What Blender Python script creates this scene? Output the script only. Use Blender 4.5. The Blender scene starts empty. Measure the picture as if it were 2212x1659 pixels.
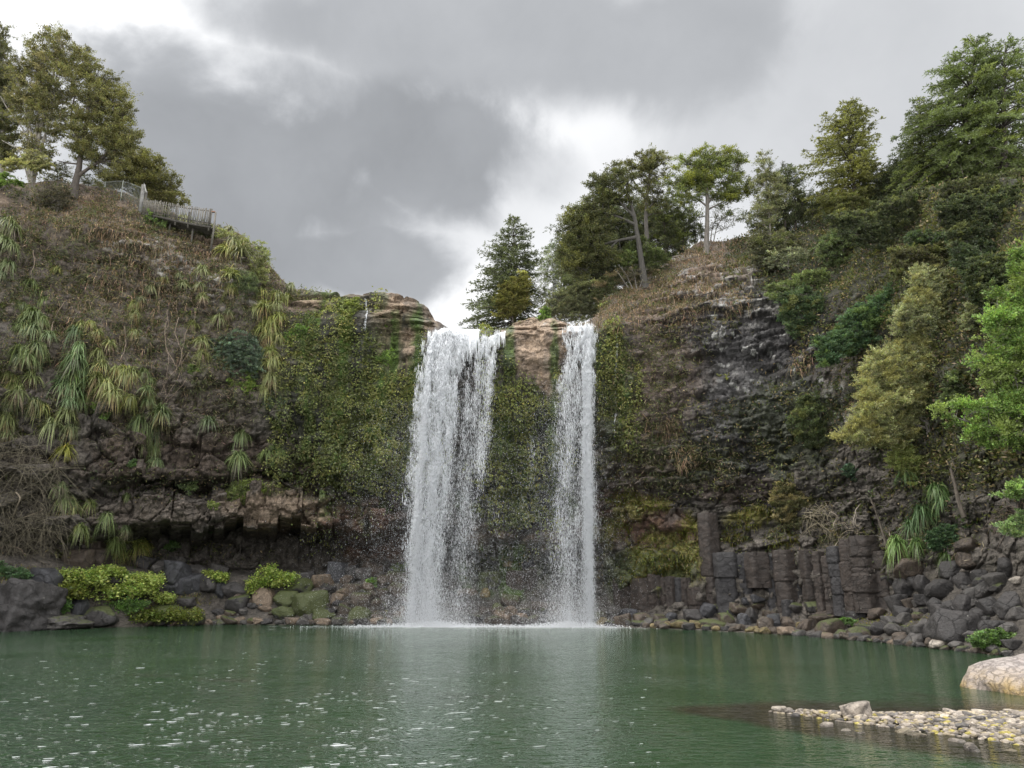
import bpy, math, random
import numpy as np
from mathutils import Vector
from mathutils.bvhtree import BVHTree

SC = bpy.context.scene
COL = SC.collection
RNG = np.random.default_rng(11)
random.seed(5)
PI = math.pi
S = 1024.0 / 2212.0            # survey sketch units -> picture units
F = 750.0
CH = 3.1
PITCH = math.radians(15.0)
CP, SP = math.cos(PITCH), math.sin(PITCH)

# ------------------------------------------------------------------ helpers
def project(p):
    p = np.asarray(p, float)
    dz = p[..., 2] - CH
    zc = np.maximum(p[..., 1] * CP + dz * SP, 0.1)
    yc = -p[..., 1] * SP + dz * CP
    return 512 + F * p[..., 0] / zc, 384 - F * yc / zc, zc

def ray(px, py):
    a = (px - 512) / F
    b = (384 - py) / F
    return np.array([a, CP - b * SP, SP + b * CP])

def unproj(px, py, Y):
    """point seen at px,py standing at distance Y down the gorge"""
    d = ray(px, py)
    return np.array([0, 0, CH]) + d * (Y / d[1])

def z_at(yd, Y):
    t = (384 - yd * S) / F
    return CH + Y * (t * CP + SP) / (CP - t * SP)

def zone(kx, ky, x0, y0):
    """zoomed sketch -> picture units"""
    return lambda x, y: ((x0 + x * kx) / 4.0, (y0 + y * ky) / 4.0)
ZL1 = zone(.6027, .6027, 0, 0)
ZL2 = zone(.5424, .5424, 0, 900)
ZL3 = zone(.5424, .5424, 0, 1700)
ZC4 = zone(.4823, .4823, 900, 1000)
ZC5 = zone(.5425, .5425, 900, 1700)
ZC6 = zone(.4822, .4822, 1700, 700)
ZC7 = zone(.4822, .4822, 1700, 1200)
ZC8 = zone(.4823, .4823, 1800, 1800)
ZR1 = zone(.4823, .4823, 2500, 1100)
ZR2 = zone(.4823, .4823, 2600, 1800)
ZR3 = zone(.4822, .4822, 2200, 500)
ZR4 = zone(.5425, .5425, 3100, 100)
ZR5 = zone(.5425, .5425, 3100, 900)
ZR6 = zone(.5424, .5424, 3200, 1700)
ZR7 = zone(.6311, .6311, 2700, 2400)
ZF = zone(.3617, .3617, 300, 600)
ZD = lambda x, y: (x * S, y * S)

def hash3(ix, iy, iz, seed):
    with np.errstate(over='ignore'):
        h = (ix.astype(np.uint32) * np.uint32(374761393) + iy.astype(np.uint32) * np.uint32(668265263)
             + iz.astype(np.uint32) * np.uint32(2147483647) + np.uint32(seed * 144665 + 97))
        h = (h ^ (h >> np.uint32(13))) * np.uint32(1274126177)
        h = h ^ (h >> np.uint32(16))
        h = h * np.uint32(2246822519)
        h = h ^ (h >> np.uint32(15))
    return (h & np.uint32(0xFFFFFF)).astype(np.float64) / 16777215.0

def vnoise(p, seed=0):
    p = np.asarray(p, float)
    i = np.floor(p).astype(np.int64)
    f = p - i
    f = f * f * f * (f * (f * 6 - 15) + 10)
    r = 0
    for a in (0, 1):
        wx = f[..., 0] if a else 1 - f[..., 0]
        for b in (0, 1):
            wy = f[..., 1] if b else 1 - f[..., 1]
            for c in (0, 1):
                wz = f[..., 2] if c else 1 - f[..., 2]
                r = r + wx * wy * wz * hash3(i[..., 0] + a, i[..., 1] + b, i[..., 2] + c, seed)
    return r * 2 - 1

def fbm(p, oct=4, seed=0, gain=.5):
    p = np.asarray(p, float)
    r, a, n = 0, 1.0, 0
    for o in range(oct):
        r = r + a * vnoise(p * (2.03 ** o) + o * 17.3, seed + o)
        n += a
        a *= gain
    return r / n

def worley(p, seed=0):
    """returns distance gap f2-f1 and cell random"""
    p = np.asarray(p, float)
    i = np.floor(p).astype(np.int64)
    f1 = np.full(p.shape[:-1], 9.0)
    f2 = f1.copy()
    cid = np.zeros_like(f1)
    for a in (-1, 0, 1):
        for b in (-1, 0, 1):
            for c in (-1, 0, 1):
                jx, jy, jz = i[..., 0] + a, i[..., 1] + b, i[..., 2] + c
                q = np.stack([jx + hash3(jx, jy, jz, seed), jy + hash3(jx, jy, jz, seed + 1), jz + hash3(jx, jy, jz, seed + 2)], -1)
                d = np.sqrt(((q - p) ** 2).sum(-1))
                r = hash3(jx, jy, jz, seed + 3)
                nearer = d < f1
                f2 = np.where(nearer, f1, np.minimum(f2, d))
                cid = np.where(nearer, r, cid)
                f1 = np.where(nearer, d, f1)
    return f2 - f1, cid

def sstep(a, b, x):
    t = np.clip((x - a) / (b - a), 0, 1)
    return t * t * (3 - 2 * t)

def unit(v):
    return v / np.maximum(np.linalg.norm(v, axis=-1, keepdims=True), 1e-9)

def tag(o, label=None, cat=None, group=None, kind=None):
    if label: o['label'] = label
    if cat: o['category'] = cat
    if group: o['group'] = group
    if kind: o['kind'] = kind
    return o

def empty(name, loc):
    o = bpy.data.objects.new(name, None)
    o.location = loc
    o.empty_display_size = .3
    COL.objects.link(o)
    return o

class Acc:
    """collects faces for ONE mesh"""
    def __init__(self):
        self.v, self.q, self.t, self.c, self.n = [], [], [], [], 0
    def add(self, v, q=None, t=None, c=None):
        v = np.asarray(v, float).reshape(-1, 3)
        if q is not None and len(q): self.q.append(np.asarray(q, np.int64) + self.n)
        if t is not None and len(t): self.t.append(np.asarray(t, np.int64) + self.n)
        if c is None: c = np.ones((len(v), 4))
        c = np.asarray(c, float)
        if c.ndim == 1: c = np.tile(c, (len(v), 1))
        if c.shape[1] == 3: c = np.concatenate([c, np.ones((len(c), 1))], 1)
        self.v.append(v); self.c.append(c); self.n += len(v)
    def build(self, name, mat, parent=None, origin=None, smooth=False):
        v = np.concatenate(self.v); c = np.concatenate(self.c)
        if origin is not None: v = v - np.asarray(origin)
        me = bpy.data.meshes.new(name)
        q = np.concatenate(self.q) if self.q else np.zeros((0, 4), np.int64)
        t = np.concatenate(self.t) if self.t else np.zeros((0, 3), np.int64)
        me.vertices.add(len(v)); me.vertices.foreach_set('co', v.astype(np.float32).ravel())
        me.loops.add(q.size + t.size); me.polygons.add(len(q) + len(t))
        me.loops.foreach_set('vertex_index', np.concatenate([q.ravel(), t.ravel()]).astype(np.int32))
        me.polygons.foreach_set('loop_start', np.concatenate([np.arange(len(q)) * 4, q.size + np.arange(len(t)) * 3]).astype(np.int32))
        a = me.color_attributes.new('Col', 'FLOAT_COLOR', 'POINT')
        a.data.foreach_set('color', c.astype(np.float32).ravel())
        me.update(calc_edges=True)
        if smooth: me.polygons.foreach_set('use_smooth', np.ones(len(me.polygons), bool))
        if mat: me.materials.append(mat)
        o = bpy.data.objects.new(name, me)
        COL.objects.link(o)
        if parent is not None:
            o.parent = parent
        elif origin is not None:
            o.location = Vector(origin)
        return o

def leaves(acc, c, axis, L, W, colr, rng=RNG, fold=0.0):
    """one small pointed leaf face per row"""
    n = len(c)
    axis = unit(axis)
    side = unit(np.cross(axis, rng.normal(size=(n, 3))))
    nor = np.cross(axis, side)
    L = np.broadcast_to(L, (n,))[:, None]; W = np.broadcast_to(W, (n,))[:, None]
    m = c + axis * L * .45 + nor * L * fold
    v = np.stack([c, m + side * W * .5, c + axis * L, m - side * W * .5], 1).reshape(-1, 3)
    q = np.arange(n * 4).reshape(-1, 4)
    acc.add(v, q, c=np.repeat(colr, 4, axis=0))

def blades(acc, base, d, L, W, droop, colb, colt, rng=RNG, seg=4):
    n = len(base)
    d = unit(d)
    L = np.broadcast_to(L, (n,))[:, None]; W = np.broadcast_to(W, (n,))[:, None]
    droop = np.broadcast_to(droop, (n,))[:, None]
    side = unit(np.cross(d, np.array([0, 0, -1.0]) + rng.normal(size=(n, 3)) * .5))
    rows, cols = [], []
    for k in range(seg + 1):
        s = k / seg
        p = base + d * L * s * (1 - .25 * s * droop) + np.array([0, 0, -1.0]) * droop * L * s * s * .8
        w = W * (.55 + .9 * s if s < .35 else (1 - s) * 1.3 + .04) * .5
        rows += [p - side * w, p + side * w]
        cc = colb * (1 - s) + colt * s
        cols += [cc, cc]
    v = np.stack(rows, 1).reshape(-1, 3); c = np.stack(cols, 1).reshape(-1, colb.shape[1])
    m = 2 * (seg + 1)
    one = np.array([[2 * k, 2 * k + 1, 2 * k + 3, 2 * k + 2] for k in range(seg)])
    q = (one[None] + (np.arange(n) * m)[:, None, None]).reshape(-1, 4)
    acc.add(v, q, c=c)

def tube(acc, pts, rad, colr, sides=6, caps=True):
    pts = np.asarray(pts, float); n = len(pts)
    rad = np.broadcast_to(rad, (n,))
    tan = unit(np.gradient(pts, axis=0))
    ref = np.array([1., 0, 0]) if abs(tan[0][0]) < .8 else np.array([0, 1., 0])
    a = unit(np.cross(tan, ref)); b = np.cross(tan, a)
    th = np.arange(sides) / sides * 2 * PI
    v = pts[:, None] + (a[:, None] * np.cos(th)[None, :, None] + b[:, None] * np.sin(th)[None, :, None]) * rad[:, None, None]
    i = np.arange(sides); j = (i + 1) % sides
    q = np.concatenate([np.stack([k * sides + i, k * sides + j, (k + 1) * sides + j, (k + 1) * sides + i], 1) for k in range(n - 1)])
    acc.add(v.reshape(-1, 3), q, c=np.asarray(colr, float))

def smooth_line(pts, n=12):
    """Catmull-Rom through points"""
    P = np.asarray(pts, float)
    if len(P) == 2:
        t = np.linspace(0, 1, n)[:, None]
        return P[0] * (1 - t) + P[1] * t
    Q = np.concatenate([[2 * P[0] - P[1]], P, [2 * P[-1] - P[-2]]])
    out = []
    m = len(P) - 1
    for u in np.linspace(0, m - 1e-6, n):
        i = int(u); t = u - i
        p0, p1, p2, p3 = Q[i:i + 4]
        out.append(.5 * ((2 * p1) + (p2 - p0) * t + (2 * p0 - 5 * p1 + 4 * p2 - p3) * t * t + (3 * p1 - p0 - 3 * p2 + p3) * t ** 3))
    return np.array(out)

def box(acc, c, sx, sy, sz, colr, rz=0.0, tilt=0.0):
    """box standing on c"""
    v = np.array([[x, y, z] for z in (0, 1) for y in (-.5, .5) for x in (-.5, .5)]) * [sx, sy, sz]
    ct, st = math.cos(tilt), math.sin(tilt)
    v = np.stack([v[:, 0] * ct + v[:, 2] * st, v[:, 1], -v[:, 0] * st + v[:, 2] * ct], 1)
    cr, sr = math.cos(rz), math.sin(rz)
    v = np.stack([v[:, 0] * cr - v[:, 1] * sr, v[:, 0] * sr + v[:, 1] * cr, v[:, 2]], 1) + np.asarray(c)
    q = [[0, 2, 3, 1], [4, 5, 7, 6], [0, 1, 5, 4], [2, 6, 7, 3], [1, 3, 7, 5], [0, 4, 6, 2]]
    acc.add(v, q, c=np.asarray(colr, float))

def inpoly(px, py, poly):
    px = np.asarray(px); py = np.asarray(py)
    r = np.zeros(px.shape, bool)
    n = len(poly)
    for i in range(n):
        x1, y1 = poly[i]; x2, y2 = poly[(i + 1) % n]
        if y1 == y2: continue
        c = ((y1 > py) != (y2 > py)) & (px < (x2 - x1) * (py - y1) / (y2 - y1) + x1)
        r ^= c
    return r

def edgedist(px, py, poly):
    d = np.full(np.shape(px), 1e9)
    n = len(poly)
    for i in range(n):
        a = np.array(poly[i], float); b = np.array(poly[(i + 1) % n], float)
        ab = b - a
        t = np.clip(((px - a[0]) * ab[0] + (py - a[1]) * ab[1]) / max(ab @ ab, 1e-9), 0, 1)
        d = np.minimum(d, np.hypot(px - a[0] - t * ab[0], py - a[1] - t * ab[1]))
    return d

# ---------------------------------------------------------------- materials
def nodes(name):
    m = bpy.data.materials.new(name); m.use_nodes = True
    nt = m.node_tree; nt.nodes.clear()
    out = nt.nodes.new('ShaderNodeOutputMaterial')
    return m, nt, out
def N(nt, t, **kw):
    n = nt.nodes.new(t)
    for k, v in kw.items():
        if k.startswith('i_'):
            n.inputs[k[2:].replace('_', ' ')].default_value = v
        else: setattr(n, k, v)
    return n
def mth(nt, op, a, b=None, c=None, clamp=False):
    n = nt.nodes.new('ShaderNodeMath'); n.operation = op; n.use_clamp = clamp
    for k, x in enumerate((a, b, c)):
        if x is None: continue
        if isinstance(x, (int, float)): n.inputs[k].default_value = x
        else: nt.links.new(x, n.inputs[k])
    return n.outputs[0]
def mixc(nt, fac, a, b, mode='MIX'):
    n = nt.nodes.new('ShaderNodeMix'); n.data_type = 'RGBA'; n.blend_type = mode
    for s, x in ((n.inputs[0], fac), (n.inputs[6], a), (n.inputs[7], b)):
        if isinstance(x, (int, float)): s.default_value = x
        elif isinstance(x, tuple): s.default_value = (*x, 1)
        else: nt.links.new(x, s)
    return n.outputs[2]
def noise(nt, vec, scale, detail=4, rough=.55, dist=0.0):
    n = N(nt, 'ShaderNodeTexNoise'); n.inputs['Scale'].default_value = scale
    n.inputs['Detail'].default_value = detail; n.inputs['Roughness'].default_value = rough
    n.inputs['Distortion'].default_value = dist
    if vec is not None: nt.links.new(vec, n.inputs['Vector'])
    return n
def mapr(nt, x, a, b, c, d):
    n = nt.nodes.new('ShaderNodeMapRange'); n.clamp = True
    nt.links.new(x, n.inputs[0])
    for k, v in enumerate((a, b, c, d)): n.inputs[k + 1].default_value = v
    return n.outputs[0]

def leaf_material(name, trans=.3, tint=False, rough=.55):
    m, nt, out = nodes(name)
    at = N(nt, 'ShaderNodeAttribute', attribute_name='Col')
    c = at.outputs['Color']
    if tint:
        oi = N(nt, 'ShaderNodeObjectInfo')
        c = mixc(nt, 1.0, c, oi.outputs['Color'], 'MULTIPLY')
    b = N(nt, 'ShaderNodeBsdfPrincipled'); b.inputs['Roughness'].default_value = rough
    b.inputs['Specular IOR Level'].default_value = .35
    nt.links.new(c, b.inputs['Base Color'])
    tr = N(nt, 'ShaderNodeBsdfTranslucent')
    nt.links.new(mixc(nt, 1.0, c, (1.25, 1.3, .7), 'MULTIPLY'), tr.inputs['Color'])
    mx = N(nt, 'ShaderNodeMixShader'); mx.inputs[0].default_value = trans
    nt.links.new(b.outputs[0], mx.inputs[1]); nt.links.new(tr.outputs[0], mx.inputs[2])
    nt.links.new(mx.outputs[0], out.inputs['Surface'])
    return m

def rock_material():
    """cliff: albedo zones from the mesh, alpha says how wet the rock is"""
    m, nt, out = nodes('cliff_rock')
    at = N(nt, 'ShaderNodeAttribute', attribute_name='Col')
    geo = N(nt, 'ShaderNodeNewGeometry')
    pos = geo.outputs['Position']
    n1 = noise(nt, pos, 1.6, 8, .68)
    n2 = noise(nt, pos, 7.0, 5, .65)
    mp = N(nt, 'ShaderNodeMapping'); mp.inputs['Scale'].default_value = (.7, .7, 3.2)
    nt.links.new(pos, mp.inputs[0])
    n3 = noise(nt, mp.outputs[0], 1.3, 6, .6)
    v = N(nt, 'ShaderNodeTexVoronoi', feature='DISTANCE_TO_EDGE'); v.inputs['Scale'].default_value = .8
    nt.links.new(mixc(nt, .35, mp.outputs[0], n1.outputs['Color']), v.inputs['Vector'])
    crack = mapr(nt, v.outputs['Distance'], 0.0, .035, 0.35, 1.0)
    f = mth(nt, 'MULTIPLY', mapr(nt, n1.outputs[0], .28, .72, .4, 1.6), mapr(nt, n2.outputs[0], .3, .7, .5, 1.5))
    f = mth(nt, 'MULTIPLY', f, mth(nt, 'ADD', mth(nt, 'MULTIPLY', crack, .45), .55))
    c = mixc(nt, 1.0, at.outputs['Color'], f, 'MULTIPLY')
    b = N(nt, 'ShaderNodeBsdfPrincipled')
    nt.links.new(c, b.inputs['Base Color'])
    nt.links.new(mapr(nt, at.outputs['Alpha'], 0, 1, .9, .38), b.inputs['Roughness'])
    h = mth(nt, 'ADD', mth(nt, 'MULTIPLY', n1.outputs[0], .25), mth(nt, 'MULTIPLY', n2.outputs[0], .08))
    h = mth(nt, 'ADD', h, mth(nt, 'MULTIPLY', n3.outputs[0], .25))
    h = mth(nt, 'ADD', h, mth(nt, 'MULTIPLY', crack, .09))
    bp = N(nt, 'ShaderNodeBump'); bp.inputs['Strength'].default_value = .9; bp.inputs['Distance'].default_value = .8
    nt.links.new(h, bp.inputs['Height']); nt.links.new(bp.outputs[0], b.inputs['Normal'])
    nt.links.new(b.outputs[0], out.inputs['Surface'])
    return m

def boulder_material():
    """object colour = stone colour, its alpha = how much moss grows on the upper sides"""
    m, nt, out = nodes('boulder_stone')
    oi = N(nt, 'ShaderNodeObjectInfo')
    tc = N(nt, 'ShaderNodeTexCoord')
    geo = N(nt, 'ShaderNodeNewGeometry')
    pos = geo.outputs['Position']
    n1 = noise(nt, pos, 2.2, 8, .68)
    n2 = noise(nt, pos, 9.0, 6, .65)
    f = mth(nt, 'MULTIPLY', mapr(nt, n1.outputs[0], .28, .72, .55, 1.5), mapr(nt, n2.outputs[0], .3, .7, .6, 1.4))
    c = mixc(nt, 1.0, oi.outputs['Color'], f, 'MULTIPLY')
    vc = N(nt, 'ShaderNodeTexVoronoi', feature='DISTANCE_TO_EDGE'); vc.inputs['Scale'].default_value = 1.3
    nt.links.new(mixc(nt, .3, pos, n1.outputs['Color']), vc.inputs['Vector'])
    crk = mapr(nt, vc.outputs['Distance'], 0, .03, 0, 1)
    c = mixc(nt, 1.0, c, mth(nt, 'ADD', mth(nt, 'MULTIPLY', crk, .5), .5), 'MULTIPLY')
    # pale lichen specks
    v = N(nt, 'ShaderNodeTexVoronoi'); v.inputs['Scale'].default_value = 3.0
    nt.links.new(pos, v.inputs['Vector'])
    sp = mth(nt, 'MULTIPLY', mapr(nt, v.outputs['Distance'], .10, .16, 1, 0), mapr(nt, n1.outputs[0], .55, .62, 0, .7))
    c = mixc(nt, sp, c, (.36, .35, .31))
    sep = N(nt, 'ShaderNodeSeparateXYZ'); nt.links.new(geo.outputs['Normal'], sep.inputs[0])
    up = mth(nt, 'ADD', mth(nt, 'MULTIPLY', sep.outputs[2], .5), mth(nt, 'MULTIPLY', n1.outputs[0], 1.2))
    up = mth(nt, 'ADD', up, mth(nt, 'MULTIPLY', mth(nt, 'SUBTRACT', oi.outputs['Alpha'], .5), 1.6))
    ms = mapr(nt, up, .82, 1.0, 0, .9)
    mc = mixc(nt, n2.outputs[0], (.018, .034, .007), (.085, .092, .022))
    c = mixc(nt, ms, c, mc)
    # wet band left by the lapping water
    sz = N(nt, 'ShaderNodeSeparateXYZ'); nt.links.new(pos, sz.inputs[0])
    wet = mapr(nt, mth(nt, 'ADD', sz.outputs[2], mth(nt, 'MULTIPLY', n1.outputs[0], .12)), .10, .22, .42, 1.0)
    c = mixc(nt, 1.0, c, wet, 'MULTIPLY')
    b = N(nt, 'ShaderNodeBsdfPrincipled'); nt.links.new(c, b.inputs['Base Color'])
    nt.links.new(mth(nt, 'MULTIPLY', mapr(nt, n1.outputs[0], .3, .7, .5, .8), wet), b.inputs['Roughness'])
    h = mth(nt, 'ADD', mth(nt, 'MULTIPLY', n1.outputs[0], .24), mth(nt, 'MULTIPLY', n2.outputs[0], .09))
    h = mth(nt, 'ADD', h, mth(nt, 'MULTIPLY', crk, .06))
    bp = N(nt, 'ShaderNodeBump'); bp.inputs['Strength'].default_value = .9; bp.inputs['Distance'].default_value = .7
    nt.links.new(h, bp.inputs['Height']); nt.links.new(bp.outputs[0], b.inputs['Normal'])
    nt.links.new(b.outputs[0], out.inputs['Surface'])
    return m

def bark_material():
    m, nt, out = nodes('bark')
    at = N(nt, 'ShaderNodeAttribute', attribute_name='Col')
    geo = N(nt, 'ShaderNodeNewGeometry')
    mp = N(nt, 'ShaderNodeMapping'); mp.inputs['Scale'].default_value = (5, 5, 1.2)
    nt.links.new(geo.outputs['Position'], mp.inputs[0])
    n1 = noise(nt, mp.outputs[0], 1.5, 6, .7)
    c = mixc(nt, 1.0, at.outputs['Color'], mapr(nt, n1.outputs[0], .3, .7, .5, 1.5), 'MULTIPLY')
    b = N(nt, 'ShaderNodeBsdfPrincipled'); b.inputs['Roughness'].default_value = .9
    nt.links.new(c, b.inputs['Base Color'])
    bp = N(nt, 'ShaderNodeBump'); bp.inputs['Strength'].default_value = .6; bp.inputs['Distance'].default_value = .1
    nt.links.new(n1.outputs[0], bp.inputs['Height']); nt.links.new(bp.outputs[0], b.inputs['Normal'])
    nt.links.new(b.outputs[0], out.inputs['Surface'])
    return m

def drop_material():
    m, nt, out = nodes('falling_water')
    b = N(nt, 'ShaderNodeBsdfPrincipled'); b.inputs['Base Color'].default_value = (.96, .98, 1, 1)
    b.inputs['Roughness'].default_value = .25
    tr = N(nt, 'ShaderNodeBsdfTranslucent'); tr.inputs['Color'].default_value = (.97, .98, 1, 1)
    mx = N(nt, 'ShaderNodeMixShader'); mx.inputs[0].default_value = .5
    nt.links.new(b.outputs[0], mx.inputs[1]); nt.links.new(tr.outputs[0], mx.inputs[2])
    nt.links.new(mx.outputs[0], out.inputs['Surface'])
    return m

M_LEAF = leaf_material('leaf', .38)
M_TUFT = leaf_material('strap_leaf', .22, True, .42)
M_GRASS = leaf_material('dry_blade', .2, False, .8)
M_ROCK = rock_material()
M_BOULDER = boulder_material()
M_BARK = bark_material()
M_DROP = drop_material()

# ------------------------------------------------------------------- camera
cam = bpy.data.cameras.new('camera')
cam.sensor_width = 36; cam.lens = F / 1024 * 36; cam.clip_end = 2000
co = bpy.data.objects.new('camera', cam)
co.location = (0, 0, CH); co.rotation_euler = (PI / 2 + PITCH, 0, 0)
COL.objects.link(co); SC.camera = co
SC.view_settings.view_transform = 'Standard'
SC.view_settings.look = 'None'
SC.view_settings.exposure = 0.55
SC.view_settings.gamma = 1.0
SC.cycles.max_bounces = 6
SC.cycles.diffuse_bounces = 4
SC.cycles.transparent_max_bounces = 8
# ---------------------------------------------------------------- sky + sun
SUN_AZ, SUN_EL = math.radians(-85), math.radians(56)     # azimuth from the view direction, to the left
def build_world():
    w = bpy.data.worlds.new('World'); SC.world = w; w.use_nodes = True
    nt = w.node_tree; nt.nodes.clear()
    out = nt.nodes.new('ShaderNodeOutputWorld')
    tc = N(nt, 'ShaderNodeTexCoord')
    d = tc.outputs['Generated']
    n0 = noise(nt, d, 2.6, 5, .55)
    sub = N(nt, 'ShaderNodeVectorMath', operation='SUBTRACT'); nt.links.new(n0.outputs['Color'], sub.inputs[0]); sub.inputs[1].default_value = (.5, .5, .5)
    scl = N(nt, 'ShaderNodeVectorMath', operation='SCALE'); nt.links.new(sub.outputs[0], scl.inputs[0]); scl.inputs['Scale'].default_value = .13
    add = N(nt, 'ShaderNodeVectorMath', operation='ADD'); nt.links.new(d, add.inputs[0]); nt.links.new(scl.outputs[0], add.inputs[1])
    dw = add.outputs[0]
    n1 = noise(nt, d, 5.5, 8, .56, .25)
    n2 = noise(nt, dw, 3.2, 6, .55)
    def blob(c, rx, ry, vec):
        dirv = ray(c[0] * S, c[1] * S); dirv = dirv / np.linalg.norm(dirv)
        right = np.cross(dirv, [0, 0, 1.]); right /= np.linalg.norm(right); up = np.cross(right, dirv)
        def dot(v, k):
            n = N(nt, 'ShaderNodeVectorMath', operation='DOT_PRODUCT'); nt.links.new(vec, n.inputs[0]); n.inputs[1].default_value = tuple(v / k); return n.outputs['Value']
        x = dot(right, rx * S / F); y = dot(up, ry * S / F)
        g = mth(nt, 'POWER', 2.718, mth(nt, 'MULTIPLY', mth(nt, 'ADD', mth(nt, 'MULTIPLY', x, x), mth(nt, 'MULTIPLY', y, y)), -.7))
        fr = N(nt, 'ShaderNodeVectorMath', operation='DOT_PRODUCT'); nt.links.new(d, fr.inputs[0]); fr.inputs[1].default_value = tuple(dirv)
        return mth(nt, 'MULTIPLY', g, mapr(nt, fr.outputs['Value'], .0, .4, 0, 1))
    def cloudmass(lst, rag, lo, hi):
        A = None
        for (c, rx, ry, wt) in lst:
            g = mth(nt, 'MULTIPLY', blob(c, rx, ry, dw), wt)
            A = g if A is None else mth(nt, 'MAXIMUM', A, g)
        A = mth(nt, 'ADD', A, mapr(nt, n1.outputs[0], .25, .75, -rag, rag))
        n = nt.nodes.new('ShaderNodeMapRange'); n.interpolation_type = 'SMOOTHSTEP'; n.clamp = True
        nt.links.new(A, n.inputs[0]); n.inputs[1].default_value = lo; n.inputs[2].default_value = hi
        return n.outputs[0]
    low = cloudmass([((600, 390), 330, 200, 1), ((900, 350), 210, 140, 1), ((740, 560), 260, 90, 1), ((430, 300), 190, 150, .9), ((1000, 430), 120, 90, .8)], .34, .26, .72)
    band = cloudmass([((1000, 70), 460, 140, 1), ((1380, 110), 300, 120, .95), ((680, 50), 300, 100, .9), ((400, 200), 180, 150, .85), ((420, 500), 240, 170, .9), ((640, 180), 200, 100, .85), ((500, 150), 170, 110, .75)], .30, .28, .76)
    pale = cloudmass([((1800, 150), 330, 260, .9), ((1600, 300), 240, 120, .7), ((1150, 410), 130, 70, .8)], .40, .25, .80)
    L = mth(nt, 'ADD', mapr(nt, n2.outputs[0], .3, .7, -.05, .05), .59)
    for (c, rx, ry, wt) in [((110, -20), 300, 100, .55), ((900, 640), 260, 70, .35), ((1210, 300), 220, 110, .14), ((1560, 540), 330, 150, .14)]:
        L = mth(nt, 'ADD', L, mth(nt, 'MULTIPLY', blob(c, rx, ry, dw), wt))
    def lerp(a, m, t): return mth(nt, 'ADD', mth(nt, 'MULTIPLY', a, mth(nt, 'SUBTRACT', 1.0, m)), mth(nt, 'MULTIPLY', t, m))
    inner = mapr(nt, n2.outputs[0], .3, .7, -.045, .045)
    L = lerp(L, mth(nt, 'MULTIPLY', pale, .6), mth(nt, 'ADD', inner, .46))
    L = lerp(L, mth(nt, 'MULTIPLY', band, .92), mth(nt, 'ADD', inner, .36))
    L = lerp(L, mth(nt, 'MULTIPLY', low, .95), mth(nt, 'ADD', mth(nt, 'ADD', inner, .305), mth(nt, 'MULTIPLY', blob((900, 330), 200, 110, dw), -.055)))
    L = mth(nt, 'MULTIPLY', mth(nt, 'ADD', L, mapr(nt, n1.outputs[0], .3, .7, -.025, .025)), .93)
    # sky made brighter overhead and behind, added out-of-view fill for cliff and falls
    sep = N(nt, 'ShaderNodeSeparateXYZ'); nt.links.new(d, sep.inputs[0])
    hi = mth(nt, 'MULTIPLY', mapr(nt, sep.outputs[2], .70, .92, 0, 1), FILL_TOP)
    bk = mth(nt, 'MULTIPLY', mapr(nt, sep.outputs[1], .25, -.3, 0, 1), FILL_BACK)
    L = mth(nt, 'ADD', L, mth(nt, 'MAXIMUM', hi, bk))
    L = mth(nt, 'MAXIMUM', L, .19)
    sky = N(nt, 'ShaderNodeTexSky', sky_type='NISHITA')
    sky.sun_disc = False; sky.sun_elevation = SUN_EL; sky.sun_rotation = SUN_AZ
    warm = mapr(nt, L, .3, .8, 0, 1)
    tint = mixc(nt, warm, (9.65, 9.95, 10.4), (10, 10.03, 10.08))
    cl = mixc(nt, 1.0, tint, L, 'MULTIPLY')
    colr = mixc(nt, .97, sky.outputs[0], cl)
    bg = N(nt, 'ShaderNodeBackground'); bg.inputs['Strength'].default_value = .1
    nt.links.new(colr, bg.inputs['Color']); nt.links.new(bg.outputs[0], out.inputs['Surface'])
    w.cycles.sampling_method = 'MANUAL'; w.cycles.sample_map_resolution = 512
    sl = bpy.data.lights.new('sun', 'SUN'); sl.energy = SUN_E; sl.angle = math.radians(10); sl.color = (1, .95, .87)
    so = bpy.data.objects.new('sun', sl); COL.objects.link(so)
    v = Vector((math.sin(SUN_AZ) * math.cos(SUN_EL), math.cos(SUN_AZ) * math.cos(SUN_EL), math.sin(SUN_EL)))
    so.rotation_euler = v.to_track_quat('Z', 'Y').to_euler(); so.location = v * 80
FILL_TOP, FILL_BACK, SUN_E = 2.4, 1.15, 1.5
build_world()

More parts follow.
